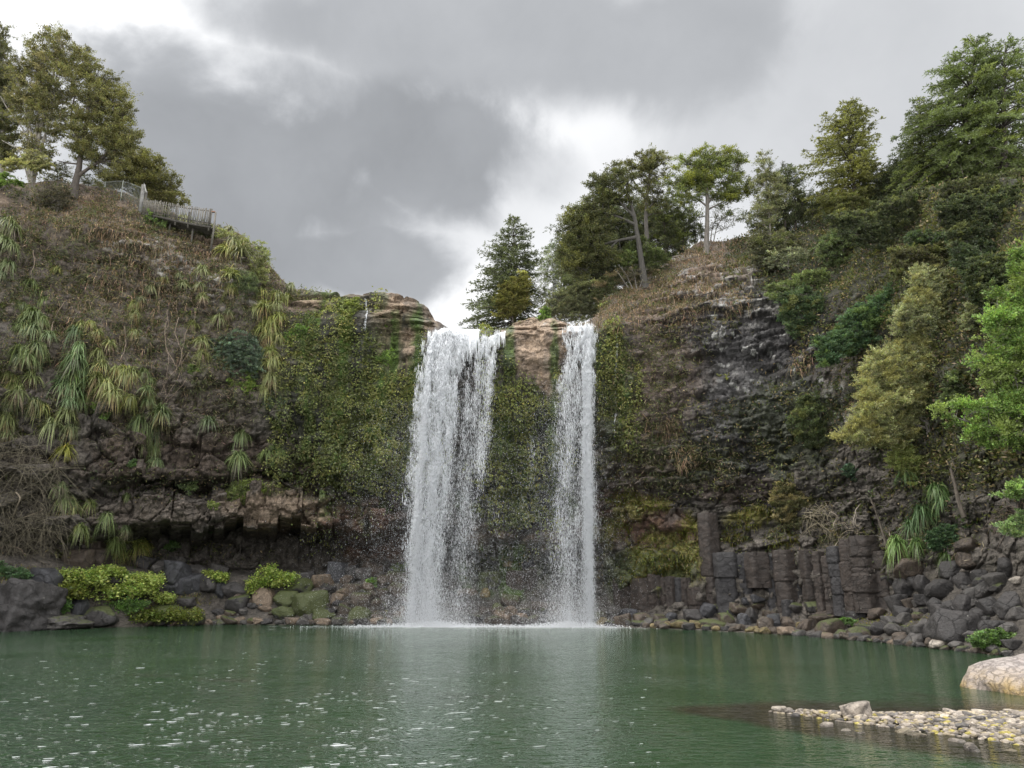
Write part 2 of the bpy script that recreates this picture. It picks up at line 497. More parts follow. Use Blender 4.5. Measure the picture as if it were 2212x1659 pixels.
# -------------------------------------------------------------------- cliff
# each row: u, face distance, then (set-back, survey height) of talus top, cave foot, cave back, lip under, lip top, recess, face foot, face, brow, crest
ROWS = [
 (-500, 43, (0,1230),(.5,1200),(.5,1150),(0,1120),(0,1080),(.3,1050),(0,1000),(2,750),(5,500),(8,385)),
 (0,    56, (1,1210),(1.5,1190),(1.5,1150),(.5,1120),(.5,1080),(.8,1050),(0,1000),(1.5,750),(4.5,480),(8,392)),
 (130,  58, (1,1220),(2,1200),(2,1160),(.5,1130),(.5,1090),(.8,1060),(0,1010),(1.2,750),(4,490),(8,405)),
 (200,  59, (1.5,1230),(3,1215),(3.5,1180),(1,1150),(.5,1100),(1.5,1070),(0,1020),(1,750),(3.8,520),(8,420)),
 (262,  60, (1.8,1232),(4,1218),(4.5,1172),(1,1145),(.5,1092),(2,1065),(0,1025),(1,765),(3.6,540),(8,441)),
 (330,  61, (2,1240),(6,1222),(7,1165),(1,1138),(.6,1085),(2.6,1058),(0,1030),(1,780),(3.5,560),(8,468)),
 (470,  63, (2,1246),(8,1226),(9,1160),(.8,1128),(.6,1072),(3.4,1042),(.2,1020),(.6,800),(2.5,600),(6,508)),
 (530,  64, (2,1250),(8.5,1228),(9.5,1150),(.6,1120),(.6,1062),(3.4,1038),(.2,1018),(.4,830),(2,650),(5.5,560)),
 (590,  64.5,(2,1252),(9,1230),(9.5,1145),(.3,1118),(.5,1058),(3.4,1036),(.3,1018),(.3,850),(1.2,690),(4,616)),
 (680,  65.5,(2,1250),(9,1230),(9.5,1150),(1.0,1122),(1,1060),(3.2,1046),(.3,1020),(0,850),(.3,690),(2,633)),
 (790,  66, (2,1246),(7,1228),(7,1190),(1.6,1165),(1.2,1090),(3,1070),(.3,1042),(0,850),(0,690),(1.5,629)),
 (860,  66, (2,1250),(6.5,1232),(6.5,1175),(1.6,1140),(1.5,1090),(2.7,1075),(.3,1048),(0,850),(0,695),(2,641)),
 (910,  66.2,(2,1252),(6,1236),(6,1170),(1.5,1135),(1.5,1090),(2.4,1075),(.3,1050),(0,850),(0,715),(2,662)),
 (948,  66.4,(2,1258),(5.5,1238),(5.5,1172),(1.5,1138),(1.5,1090),(2.2,1075),(.3,1050),(.1,850),(0,735),(1.5,706)),
 (1000, 66.5,(2,1262),(5,1236),(5,1185),(1.4,1158),(1.5,1090),(2.5,1072),(.5,1045),(.3,850),(0,730),(2.2,714)),
 (1085, 66.5,(2,1268),(4.5,1238),(5,1200),(1.3,1178),(1.2,1090),(2.5,1070),(.3,1045),(.2,850),(0,728),(3,708)),
 (1130, 66.5,(2,1270),(2.5,1240),(3,1200),(1.5,1180),(1.2,1090),(2.5,1070),(.3,1045),(0,850),(0,720),(4,688)),
 (1195, 66.2,(2,1275),(2.5,1240),(3,1200),(1.5,1180),(1.2,1090),(2.5,1070),(.3,1045),(0,850),(0,718),(4,676)),
 (1228, 66, (1.6,1280),(2,1240),(2.6,1200),(1.2,1180),(1,1095),(2,1072),(.3,1048),(0,850),(0,722),(3,703)),
 (1285, 65.2,(.8,1295),(1.2,1240),(2,1200),(1,1170),(.8,1100),(1.3,1080),(.3,1050),(0,850),(0,722),(3,702)),
 (1330, 64.6,(.2,1310),(.6,1260),(1,1195),(.6,1170),(.6,1100),(1,1080),(.2,1050),(.1,850),(.4,705),(6,640)),
 (1450, 63, (-1,1330),(-.5,1290),(0,1190),(.5,1170),(.5,1095),(.9,1080),(0,1050),(.5,850),(1.5,690),(9,578)),
 (1540, 61.3,(-1,1335),(-.6,1300),(0,1190),(.9,1165),(.9,1095),(1.1,1080),(.4,1050),(.7,850),(2,665),(11,524)),
 (1640, 59.5,(-1,1338),(-.6,1300),(0,1200),(1.2,1160),(1.2,1095),(1.4,1080),(.8,1050),(1.2,850),(3,650),(12,512)),
 (1750, 56.5,(-1,1338),(-.6,1300),(0,1200),(1.4,1160),(1.4,1095),(1.6,1080),(1.2,1050),(1.6,850),(4,640),(14,500)),
 (1850, 52.5,(-1,1325),(-.5,1290),(.2,1190),(1.6,1160),(1.6,1095),(1.8,1080),(1.5,1050),(2.2,850),(6,640),(15,484)),
 (2000, 46.5,(0,1265),(.6,1225),(1.2,1160),(1.6,1130),(1.6,1085),(2,1060),(2,1000),(3.2,800),(7,600),(14,440)),
 (2120, 41.5,(0,1250),(.6,1210),(1.6,1150),(1.8,1120),(1.8,1080),(2.2,1060),(2,1000),(3.2,800),(7,600),(13,405)),
 (2250, 36.5,(0,1245),(.6,1205),(1.6,1150),(1.8,1120),(1.8,1080),(2.2,1060),(2,1000),(3.2,800),(6,600),(11,385)),
 (2700, 26, (0,1245),(.6,1205),(1.6,1150),(1.8,1120),(1.8,1080),(2.2,1060),(2,1000),(3,800),(5,600),(9,385)),
]
WATERLINE = [(-500,1384),(0,1366),(250,1356),(500,1349),(880,1350),(1100,1352),(1300,1354),(1500,1362),(1700,1374),(1850,1388),(2000,1404),(2212,1428),(2700,1490)]

def plane_depth(yd):
    b = (384 - yd * S) / F
    dz = SP + b * CP
    return -CH / dz * (CP - b * SP)

U = np.concatenate([np.linspace(-420, -40, 110)[:-1], np.linspace(-40, 2260, 1400), np.linspace(2260, 2640, 130)[1:]])
NU = len(U)
def interp_rows():
    us = np.array([r[0] for r in ROWS], float)
    def cub(vals):   # gently smoothed linear interpolation
        f = np.interp(U, us, vals)
        g = sum(np.interp(U + k, us, vals) for k in (-18, -9, 9, 18))
        return (f + g) / 5
    Yf = cub([r[1] for r in ROWS])
    pts = []
    wl = np.interp(U, [a for a, b in WATERLINE], [b for a, b in WATERLINE])
    Yw = plane_depth(wl)
    pts.append((Yw - 1.6, np.full(NU, -1.0)))
    pts.append((Yw - .2, np.full(NU, -.05)))
    for k in range(2, 12):
        dr = cub([r[k][0] for r in ROWS]); yd = cub([r[k][1] for r in ROWS])
        if 4 <= k <= 8:
            w_ = sstep(180, 300, U) * (1 - sstep(1180, 1300, U)) * (1.0 if k < 8 else .5)
            cells = np.floor(U / 46.0 + .35 * np.sin(U / 37.0)); cells2 = np.floor(U / 23.0 + 5.3)
            st = hash3(cells, cells * 0 + (k // 2), cells * 0, 5) - .5; st2 = hash3(cells2, cells2 * 0 + k, cells2 * 0, 9) - .5
            yd = yd + w_ * (st * 44 + st2 * 16); dr = dr + w_ * (st2 * 1.0 + st * 1.2)
        Y = Yf + dr
        if k == 2: Y = np.maximum(Y, Yw + .6)
        pts.append((Y, z_at(yd, Y)))
    Yc, Zc = pts[-1]
    fall = sstep(925, 960, U) * (1 - sstep(1060, 1100, U))
    rise = np.interp(U, [-500, 400, 600, 900, 1300, 1500, 2200], [1.2, .3, -.3, -.4, .3, .4, 2.0])
    pts.append((Yc + 9, Zc + rise * .6))
    pts.append((Yc + 40, Zc + rise))
    return Yf, pts
YF, PTS = interp_rows()
# rows per segment
SEG = [4, 36, 16, 20, 16, 28, 16, 16, 84, 78, 48, 26, 14]
PY, PZ, KIND = [], [], []
for k, n in enumerate(SEG):
    last = k == len(SEG) - 1
    for i in range(n + (1 if last else 0)):
        t = i / n
        PY.append(PTS[k][0] * (1 - t) + PTS[k + 1][0] * t); PZ.append(PTS[k][1] * (1 - t) + PTS[k + 1][1] * t); KIND.append(k + t)
PY = np.array(PY); PZ = np.array(PZ); KIND = np.array(KIND)[:, None] + np.zeros_like(PY)
NV = len(PY)
for _ in range(3):   # round the profile a little
    PY[1:-1] = PY[1:-1] * .5 + (PY[:-2] + PY[2:]) * .25
    PZ[1:-1] = PZ[1:-1] * .5 + (PZ[:-2] + PZ[2:]) * .25
TAN = ((U * S - 512) / F * 1.004)[None, :]
P = np.stack([TAN * PY, PY, PZ], -1)

def blob_mask(px, py, lst, warp, soft=.25):
    m = np.zeros(px.shape)
    for e in lst:
        (cx, cy), rx, ry = e[0], e[1], e[2]
        w = e[3] if len(e) > 3 else 1.0
        rot = math.radians(e[4]) if len(e) > 4 else 0
        dx, dy = px - cx, py - cy
        x = dx * math.cos(rot) + dy * math.sin(rot); y = -dx * math.sin(rot) + dy * math.cos(rot)
        d = np.sqrt((x / rx) ** 2 + (y / ry) ** 2)
        m = np.maximum(m, w * sstep(1 + soft, 1 - soft, d + warp))
    return m

def D(x, y): return (x * S, y * S)
K = S
# displacement --------------------------------------------------------------
face = sstep(1.0, 2.2, KIND) * (1 - sstep(10.5, 11.0, KIND))
px0, py0, _ = project(P)
big = fbm(P / 7.0, 4, 3)
med = fbm(P / 2.2 * [1, 1, 1.4], 4, 7)
fine = fbm(P / .55, 3, 12)
strat = fbm(P * [.16, .16, 1.5] + .35 * np.stack([big, big, med], -1), 4, 21)
ledge = np.abs(((P[..., 2] * .55 + big * 1.6 + P[..., 0] * .06) % 1.0) - .25)
gap, cell = worley(P * [.42, .3, .62] + np.stack([med, med, med], -1) * .25, 40)
gap2, cell2 = worley(P * [1.1, .8, 1.3] + np.stack([fine, fine, fine], -1) * .15, 50)
cave_w = sstep(2.6, 3.2, KIND) * (1 - sstep(8.3, 9.2, KIND))
blockw = cave_w * (1 - .45 * sstep(1300, 1420, U)[None])
drytop = sstep(9.6, 10.4, KIND)
lip = blob_mask(px0, py0, [(D(1015, 712), 75*K, 16*K), (D(1258, 706), 40*K, 12*K)], 0)
disp = (.9 * big + .55 * med + .20 * fine) * (1 - .7 * lip) + .34 * strat * (1 - drytop)
disp = disp + blockw * ((cell - .5) * 2.0 + (cell2 - .5) * .55 - .5 * sstep(.10, 0, gap) - .18 * sstep(.1, 0, gap2))
disp = disp + (1 - blockw) * (1 - drytop) * ((cell2 - .5) * (.30 - .18 * sstep(1330, 1420, U)[None]))
# bedded outcrop of thin slabs on the right-hand face and the rim of the falls
slabz = blob_mask(px0, py0, [(D(1560, 690), 160*K, 90*K, 1, 12), (D(1560, 620), 120*K, 50*K), (D(860, 680), 90*K, 50*K), (D(1500, 1000), 200*K, 90*K),
                             (D(1150, 700), 80*K, 25*K), (D(700, 645), 120*K, 18*K), (D(370, 560), 180*K, 90*K), (D(1700, 1080), 350*K, 60*K), (D(1420,1080),130*K,40*K)], med * .5)
saw = ((P[..., 2] * 1.15 + med * .9 + big * .8 + P[..., 0] * .10) % 1.0)
gap3, cell3 = worley(P * [.42, .3, 2.1] + np.stack([big, big, med], -1) * .5, 80)
disp = disp + slabz * ((cell3 - .5) * 1.0 - .15 * sstep(.1, 0, gap3))
ribs = blob_mask(px0, py0, [(D(1600, 870), 160*K, 180*K), (D(1120, 950), 90*K, 60*K, 1, 35)], med * .4)
rib = fbm(np.stack([P[..., 0] * .9 + P[..., 2] * .22, P[..., 1] * .2, P[..., 2] * .12], -1), 3, 33)
disp = disp + ribs * rib * 1.1
tan_w = blob_mask(px0, py0, [(D(865, 760), 40*K, 60*K), (D(1165, 790), 50*K, 70*K)], med * .4)
drip = fbm(np.stack([P[..., 0] * 1.6, P[..., 1] * .3, P[..., 2] * .35], -1), 4, 36)
disp = disp + tan_w * drip * .5
hillw = drytop * (1 - lip)
amp = np.where(KIND < 1.3, .25, 1.0) * (1 - .35 * sstep(11.5, 12.4, KIND))
ridge = 1 - np.abs(fbm(P * [.5, .5, .42] + np.stack([med, med, med], -1) * .35, 3, 130)) * 3.2
ridge2 = 1 - np.abs(fbm(P * [1.3, 1.3, 1.0] + np.stack([fine, fine, fine], -1) * .2, 2, 140)) * 3.0
rockw = (1 - drytop) * face * (1 - lip)
disp = disp - rockw * (.34 * np.clip(ridge, 0, 1) ** 3 + .14 * np.clip(ridge2, 0, 1) ** 3)
gap4, cell4 = worley(P * [.75, .6, .95] + np.stack([med, fine, med], -1) * .3, 150)
rightf = sstep(1290, 1380, U)[None] * rockw
disp = disp + rightf * ((cell4 - .5) * .36 - .14 * sstep(.09, 0, gap4))
disp = disp * amp
# push along the radial direction on faces, and a share vertically on the slopes
hor = np.stack([TAN + 0 * PY, np.ones_like(PY), np.zeros_like(PY)], -1); hor = unit(hor)
topw = sstep(10.3, 11.2, KIND)[..., None]
talw = (sstep(.8, 1.2, KIND) * (1 - sstep(1.8, 2.2, KIND)))[..., None]
vert = np.clip(topw * .55 + talw * .5, 0, 1)
P = P - hor * disp[..., None] * (1 - vert * .8) + np.array([0, 0, 1.0]) * disp[..., None] * vert * np.where(KIND > 11, .7, .7)[..., None]

PX, PYY, PZC = project(P)
# albedo ---------------------------------------------------------------------
w1 = fbm(P / 1.6, 4, 61) * .75
w2 = fbm(P / .7, 4, 66) * .75
def put(c, m, colr): return c * (1 - m[..., None]) + np.asarray(colr) * m[..., None]
C = np.zeros(P.shape) + np.array([.115, .10, .085])
C = put(C, sstep(-.1, .5, w2), (.075, .066, .05))
left = [(D(300, 640), 330*K, 250*K), (D(120, 560), 200*K, 200*K), (D(420, 800), 260*K, 150*K)]
C = put(C, blob_mask(PX, PYY, left, w1, .3) * .9, (.115, .094, .074))
C = put(C, blob_mask(PX, PYY, left, w2, .3) * sstep(.0, .25, w2) * .8, (.075, .072, .046))
C = put(C, blob_mask(PX, PYY, [(D(1440, 640), 180*K, 110*K), (D(1450, 850), 110*K, 130*K), (D(1480, 550), 80*K, 30*K)], w1, .3) * .8, (.17, .13, .105))
C = put(C, blob_mask(PX, PYY, [(D(1620, 900), 170*K, 210*K), (D(1640, 730), 190*K, 110*K), (D(1530,700),120*K,60*K)], w1, .25) * .92, (.036, .033, .034))
C = put(C, blob_mask(PX, PYY, [(D(1570, 860), 60*K, 160*K, 1, 12), (D(1470, 900), 60*K, 60*K)], w2, .3) * .45, (.125, .118, .115))
# rusty and dark walls of the undercut
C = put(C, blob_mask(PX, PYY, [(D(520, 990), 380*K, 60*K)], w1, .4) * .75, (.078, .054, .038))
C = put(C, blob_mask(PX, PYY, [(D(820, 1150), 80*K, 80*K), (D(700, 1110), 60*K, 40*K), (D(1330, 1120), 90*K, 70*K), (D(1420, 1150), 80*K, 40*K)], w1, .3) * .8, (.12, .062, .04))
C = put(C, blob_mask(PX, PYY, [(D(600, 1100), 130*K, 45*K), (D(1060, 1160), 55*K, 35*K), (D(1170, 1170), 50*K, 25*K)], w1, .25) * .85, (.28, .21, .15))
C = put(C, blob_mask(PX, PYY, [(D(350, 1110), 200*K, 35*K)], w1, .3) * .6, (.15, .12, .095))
# tan rock under the rim
C = put(C, blob_mask(PX, PYY, [(D(868, 735), 52*K, 85*K, 1, -8), (D(850, 665), 60*K, 40*K, 1, 25), (D(905, 680), 50*K, 28*K, 1, 35), (D(690, 652), 55*K, 14*K),
     (D(1165, 765), 62*K, 58*K), (D(1150, 710), 85*K, 24*K), (D(1185, 830), 32*K, 50*K), (D(1140, 690), 80*K, 12*K)], w1 * .8, .2) * .95, (.37, .275, .195))
C = put(C, tan_w * sstep(.05, .4, drip) * .5, (.16, .12, .09))
# pale lichen-spotted outcrops
pale = [(D(360, 555), 80*K, 40*K, 1, 30), (D(500, 590), 75*K, 55*K, 1, -30), (D(270, 520), 60*K, 25*K), (D(1600, 610), 70*K, 60*K), (D(1640, 665), 40*K, 35*K), (D(1490, 610), 70*K, 40*K),
        (D(1960, 610), 30*K, 40*K), (D(2090, 650), 50*K, 35*K), (D(1810, 880), 35*K, 45*K), (D(1190, 668), 60*K, 18*K), (D(1060, 700), 60*K, 8*K)]
wp, cp = worley(P * [1.5, 1.5, 2.2] + w2[..., None] * .4, 70)
C = put(C, blob_mask(PX, PYY, pale, w1, .4) * sstep(.42, .55, cp) * sstep(.02, .12, wp) * .9, (.42, .40, .37))
C = put(C, blob_mask(PX, PYY, [(D(1780, 700), 400*K, 250*K)], w1, .4) * sstep(.90, .94, cp) * sstep(.05, .15, wp), (.5, .49, .46))
C = put(C, blob_mask(PX, PYY, [(D(900, 655), 60*K, 20*K, 1, 30), (D(780, 635), 100*K, 10*K)], w1, .3) * .6, (.17, .15, .13))
# moss
moss = [(D(760, 850), 190*K, 220*K), (D(1140, 950), 110*K, 120*K), (D(1320, 830), 45*K, 130*K), (D(900, 900), 40*K, 180*K), (D(1125, 1080), 120*K, 60*K), (D(1100, 1230), 90*K, 60*K)]
C = put(C, blob_mask(PX, PYY, moss, w1, .3) * .75, (.065, .082, .03))
C = put(C, blob_mask(PX, PYY, moss, w2, .3) * sstep(.15, .4, w2) * .6, (.10, .115, .03))
C = put(C, blob_mask(PX, PYY, [(D(1330, 790), 22*K, 90*K), (D(745, 700), 18*K, 60*K), (D(1100,760),14*K,60*K), (D(1198,780),10*K,80*K), (D(1360,830),14*K,70*K), (D(905,760),12*K,90*K)], w1 * .8, .3) * .85, (.06, .11, .012))
ym = [(D(1430, 1190), 90*K, 60*K), (D(1360, 1100), 60*K, 30*K), (D(1620, 1120), 50*K, 22*K), (D(1310, 1150), 28*K, 40*K), (D(1500, 1180), 30*K, 60*K)]
C = put(C, blob_mask(PX, PYY, ym, w1 * 1.2, .35) * sstep(-.25, .15, w2) * .9, (.22, .20, .06))
C = put(C, blob_mask(PX, PYY, [(D(1400, 1225), 80*K, 40*K), (D(1350, 1240), 40*K, 60*K)], w1, .35) * .7, (.075, .10, .025))
C = put(C, blob_mask(PX, PYY, [(D(1700, 930), 110*K, 110*K), (D(1480, 1000), 160*K, 50*K)], w1, .4) * .7, (.055, .065, .032))
C = put(C, blob_mask(PX, PYY, [(D(1420, 830), 90*K, 130*K), (D(1380, 1010), 80*K, 40*K), (D(1590, 1060), 100*K, 30*K)], w2, .35) * .7, (.105, .078, .062))
C = put(C, blob_mask(PX, PYY, [(D(1980, 520), 370*K, 140*K), (D(2100, 800), 260*K, 300*K)], w1, .3) * .85, (.05, .05, .03))
# bare soil and straw on the crests
C = put(C, drytop * sstep(-.2, .3, w1) * (1 - lip) * .6 * (1 - sstep(1580, 1700, U)[None]), (.19, .13, .085))
talus = sstep(.9, 1.2, KIND) * (1 - sstep(1.9, 2.1, KIND))
C = put(C, talus * .8, (.07, .06, .05))
C = C * (1 + .35 * np.clip(fbm(P / .35, 3, 90), -1, 1))[..., None]
wet = blob_mask(PX, PYY, [(D(1000, 1000), 130*K, 360*K), (D(1250, 1050), 110*K, 330*K), (D(1340, 800), 40*K, 120*K), (D(1620, 850), 130*K, 200*K, .6), (D(1010, 715), 90*K, 14*K), (D(785, 720), 20*K, 80*K)], w1 * .5, .3)
C = C * (1 - .35 * wet[..., None])
crest = drytop * sstep(1640, 1740, U)[None]
C = put(C, crest * .92, (.045, .045, .026))
streak = fbm(np.stack([P[..., 0] * 1.1, P[..., 1] * .3, P[..., 2] * .12], -1), 4, 160)
C = put(C, blob_mask(PX, PYY, moss, w1, .4) * sstep(.08, .3, streak) * .8, (.07, .125, .016))
C = put(C, blob_mask(PX, PYY, moss, w1, .4) * sstep(-.08, -.3, streak) * .8, (.028, .026, .024))
C = np.clip(C * .76, .010, .6)
ii = np.arange(NV * NU).reshape(NV, NU)
Q = np.stack([ii[:-1, :-1], ii[:-1, 1:], ii[1:, 1:], ii[1:, :-1]], -1).reshape(-1, 4)
ac = Acc()
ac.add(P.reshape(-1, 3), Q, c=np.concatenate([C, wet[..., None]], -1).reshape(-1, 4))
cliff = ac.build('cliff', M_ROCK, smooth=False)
tag(cliff, 'dark volcanic rock wall round the pool with a mossy undercut', 'cliff', kind='structure')
BVH = BVHTree.FromPolygons([tuple(v) for v in P.reshape(-1, 3)[:]], Q.tolist())

def hit(px, py, off=0.0):
    d = Vector(ray(px, py)).normalized()
    loc, nor, idx, dist = BVH.ray_cast(Vector((0, 0, CH)), d)
    if loc is None: return None, None
    if nor.dot(d) > 0: nor = -nor
    return np.array(loc) + np.array(nor) * off, np.array(nor)

# quad centres for scattering
Pq = (P[:-1, :-1] + P[1:, 1:]) / 2
e1 = P[1:, 1:] - P[:-1, :-1]; e2 = P[1:, :-1] - P[:-1, 1:]
Nq = np.cross(e1, e2); Aq = np.linalg.norm(Nq, axis=-1) / 2; Nq = unit(Nq)
tc_ = np.array([0, 0, CH]) - Pq
Nq = np.where((Nq * tc_).sum(-1, keepdims=True) < 0, -Nq, Nq)
PXq, PYq, ZCq = project(Pq)
Kq = KIND[:-1, :-1]
EDGE = unit(e1)
def scatter(weight, n, rng=RNG):
    w = (weight * Aq).ravel(); w = w / w.sum()
    i = rng.choice(len(w), n, p=w)
    jit = (rng.random((n, 2)) - .5)
    a = e1.reshape(-1, 3)[i]; b = e2.reshape(-1, 3)[i]
    p = Pq.reshape(-1, 3)[i] + a * jit[:, :1] * .5 + b * jit[:, 1:] * .5
    return p, Nq.reshape(-1, 3)[i], i
# ------------------------------------------------------------ rock prototypes
def ico(sub):
    import bmesh
    bm = bmesh.new(); bmesh.ops.create_icosphere(bm, subdivisions=sub, radius=1)
    bm.verts.ensure_lookup_table()
    v = np.array([x.co[:] for x in bm.verts]); f = np.array([[l.index for l in q.verts] for q in bm.faces]); bm.free()
    return v, f
ICO3, ICO4, ICO5 = ico(3), ico(4), ico(5)
def rock_shape(seed, planes=13, sharp=14, rough=.04, base=ICO4, hmin=.66):
    r = np.random.default_rng(seed)
    d, f = base
    n = unit(r.normal(size=(planes, 3))); h = r.uniform(hmin, 1.0, planes)
    n = np.concatenate([n, [[0, 0, 1], [0, 0, -1], [0, 1, 0], [1, 0, 0], [-1, 0, 0], [0, -1, 0]]]); h = np.concatenate([h, r.uniform(.75, 1, 6)])
    q = np.maximum(d @ n.T, 1e-3) / h[None]
    rad = 1 / ((q ** sharp).sum(1)) ** (1 / sharp)
    v = d * rad[:, None]
    v = v * (1 + rough * fbm(v * 2.2 + seed, 3, seed) + rough * .5 * fbm(v * 6 + seed, 2, seed + 5))[:, None]
    return v / np.abs(v).max(0), f
def rock_mesh(name, seed, **kw):
    v, f = rock_shape(seed, **kw)
    a = Acc(); a.add(v, t=f)
    o = a.build(name, M_BOULDER, smooth=True)
    me = o.data; bpy.data.objects.remove(o)
    return me
ANG = [rock_mesh('boulder', 100 + k, planes=10, sharp=46, rough=.055) for k in range(9)]
RND = [rock_mesh('boulder', 200 + k, planes=14, sharp=15, rough=.075, hmin=.7) for k in range(6)]
STN = [rock_mesh('stone', 300 + k, planes=11, sharp=22, rough=.07, base=ICO3) for k in range(8)]
CRK = rock_mesh('boulder', 409, planes=9, sharp=7, rough=.13, base=ICO5, hmin=.75)
HUGE = rock_mesh('boulder', 417, planes=16, sharp=30, rough=.22, base=ICO5, hmin=.55)

ORD = ['first','second','third','fourth','fifth','sixth','seventh','eighth','ninth','tenth','eleventh','twelfth','thirteenth','fourteenth','fifteenth',
       'sixteenth','seventeenth','eighteenth','nineteenth','twentieth','twenty-first','twenty-second','twenty-third','twenty-fourth','twenty-fifth','twenty-sixth',
       'twenty-seventh','twenty-eighth','twenty-ninth','thirtieth','thirty-first','thirty-second','thirty-third','thirty-fourth','thirty-fifth','thirty-sixth']
DARK, BLUE, BROWN, TANC, PALE, OCHRE, GREY = (.030, .027, .026), (.037, .037, .041), (.060, .045, .033), (.135, .10, .07), (.25, .22, .185), (.13, .10, .045), (.055, .050, .046)
rk = np.random.default_rng(77)
def put_rock(px, py, wp, hp, colr, moss, mesh, name='boulder', deep=.75, Y=None, flat=False):
    """a stone seen wp x hp picture units large, its middle at px,py, lying on the talus"""
    if Y is None:
        L, n = hit(px, py + hp * .25)
        if L is None: return None
        Y = L[1]
    p = unproj(px, py, Y)
    k = Y / F * 1.02
    o = bpy.data.objects.new(name, mesh)
    sx, sz = wp * k * .53, hp * k * .56
    sy = (sx + sz) * .5 * rk.uniform(.85, 1.15)
    o.scale = (sx, sy, sz)
    o.location = (p[0], p[1] + sy * .35, p[2])
    o.rotation_euler = (rk.uniform(-.18, .18), rk.uniform(-.2, .2), rk.uniform(-.5, .5) + (PI if rk.random() < .5 else 0))
    v = rk.uniform(.8, 1.25)
    o.color = (colr[0] * v, colr[1] * v, colr[2] * v, moss)
    COL.objects.link(o)
    return o

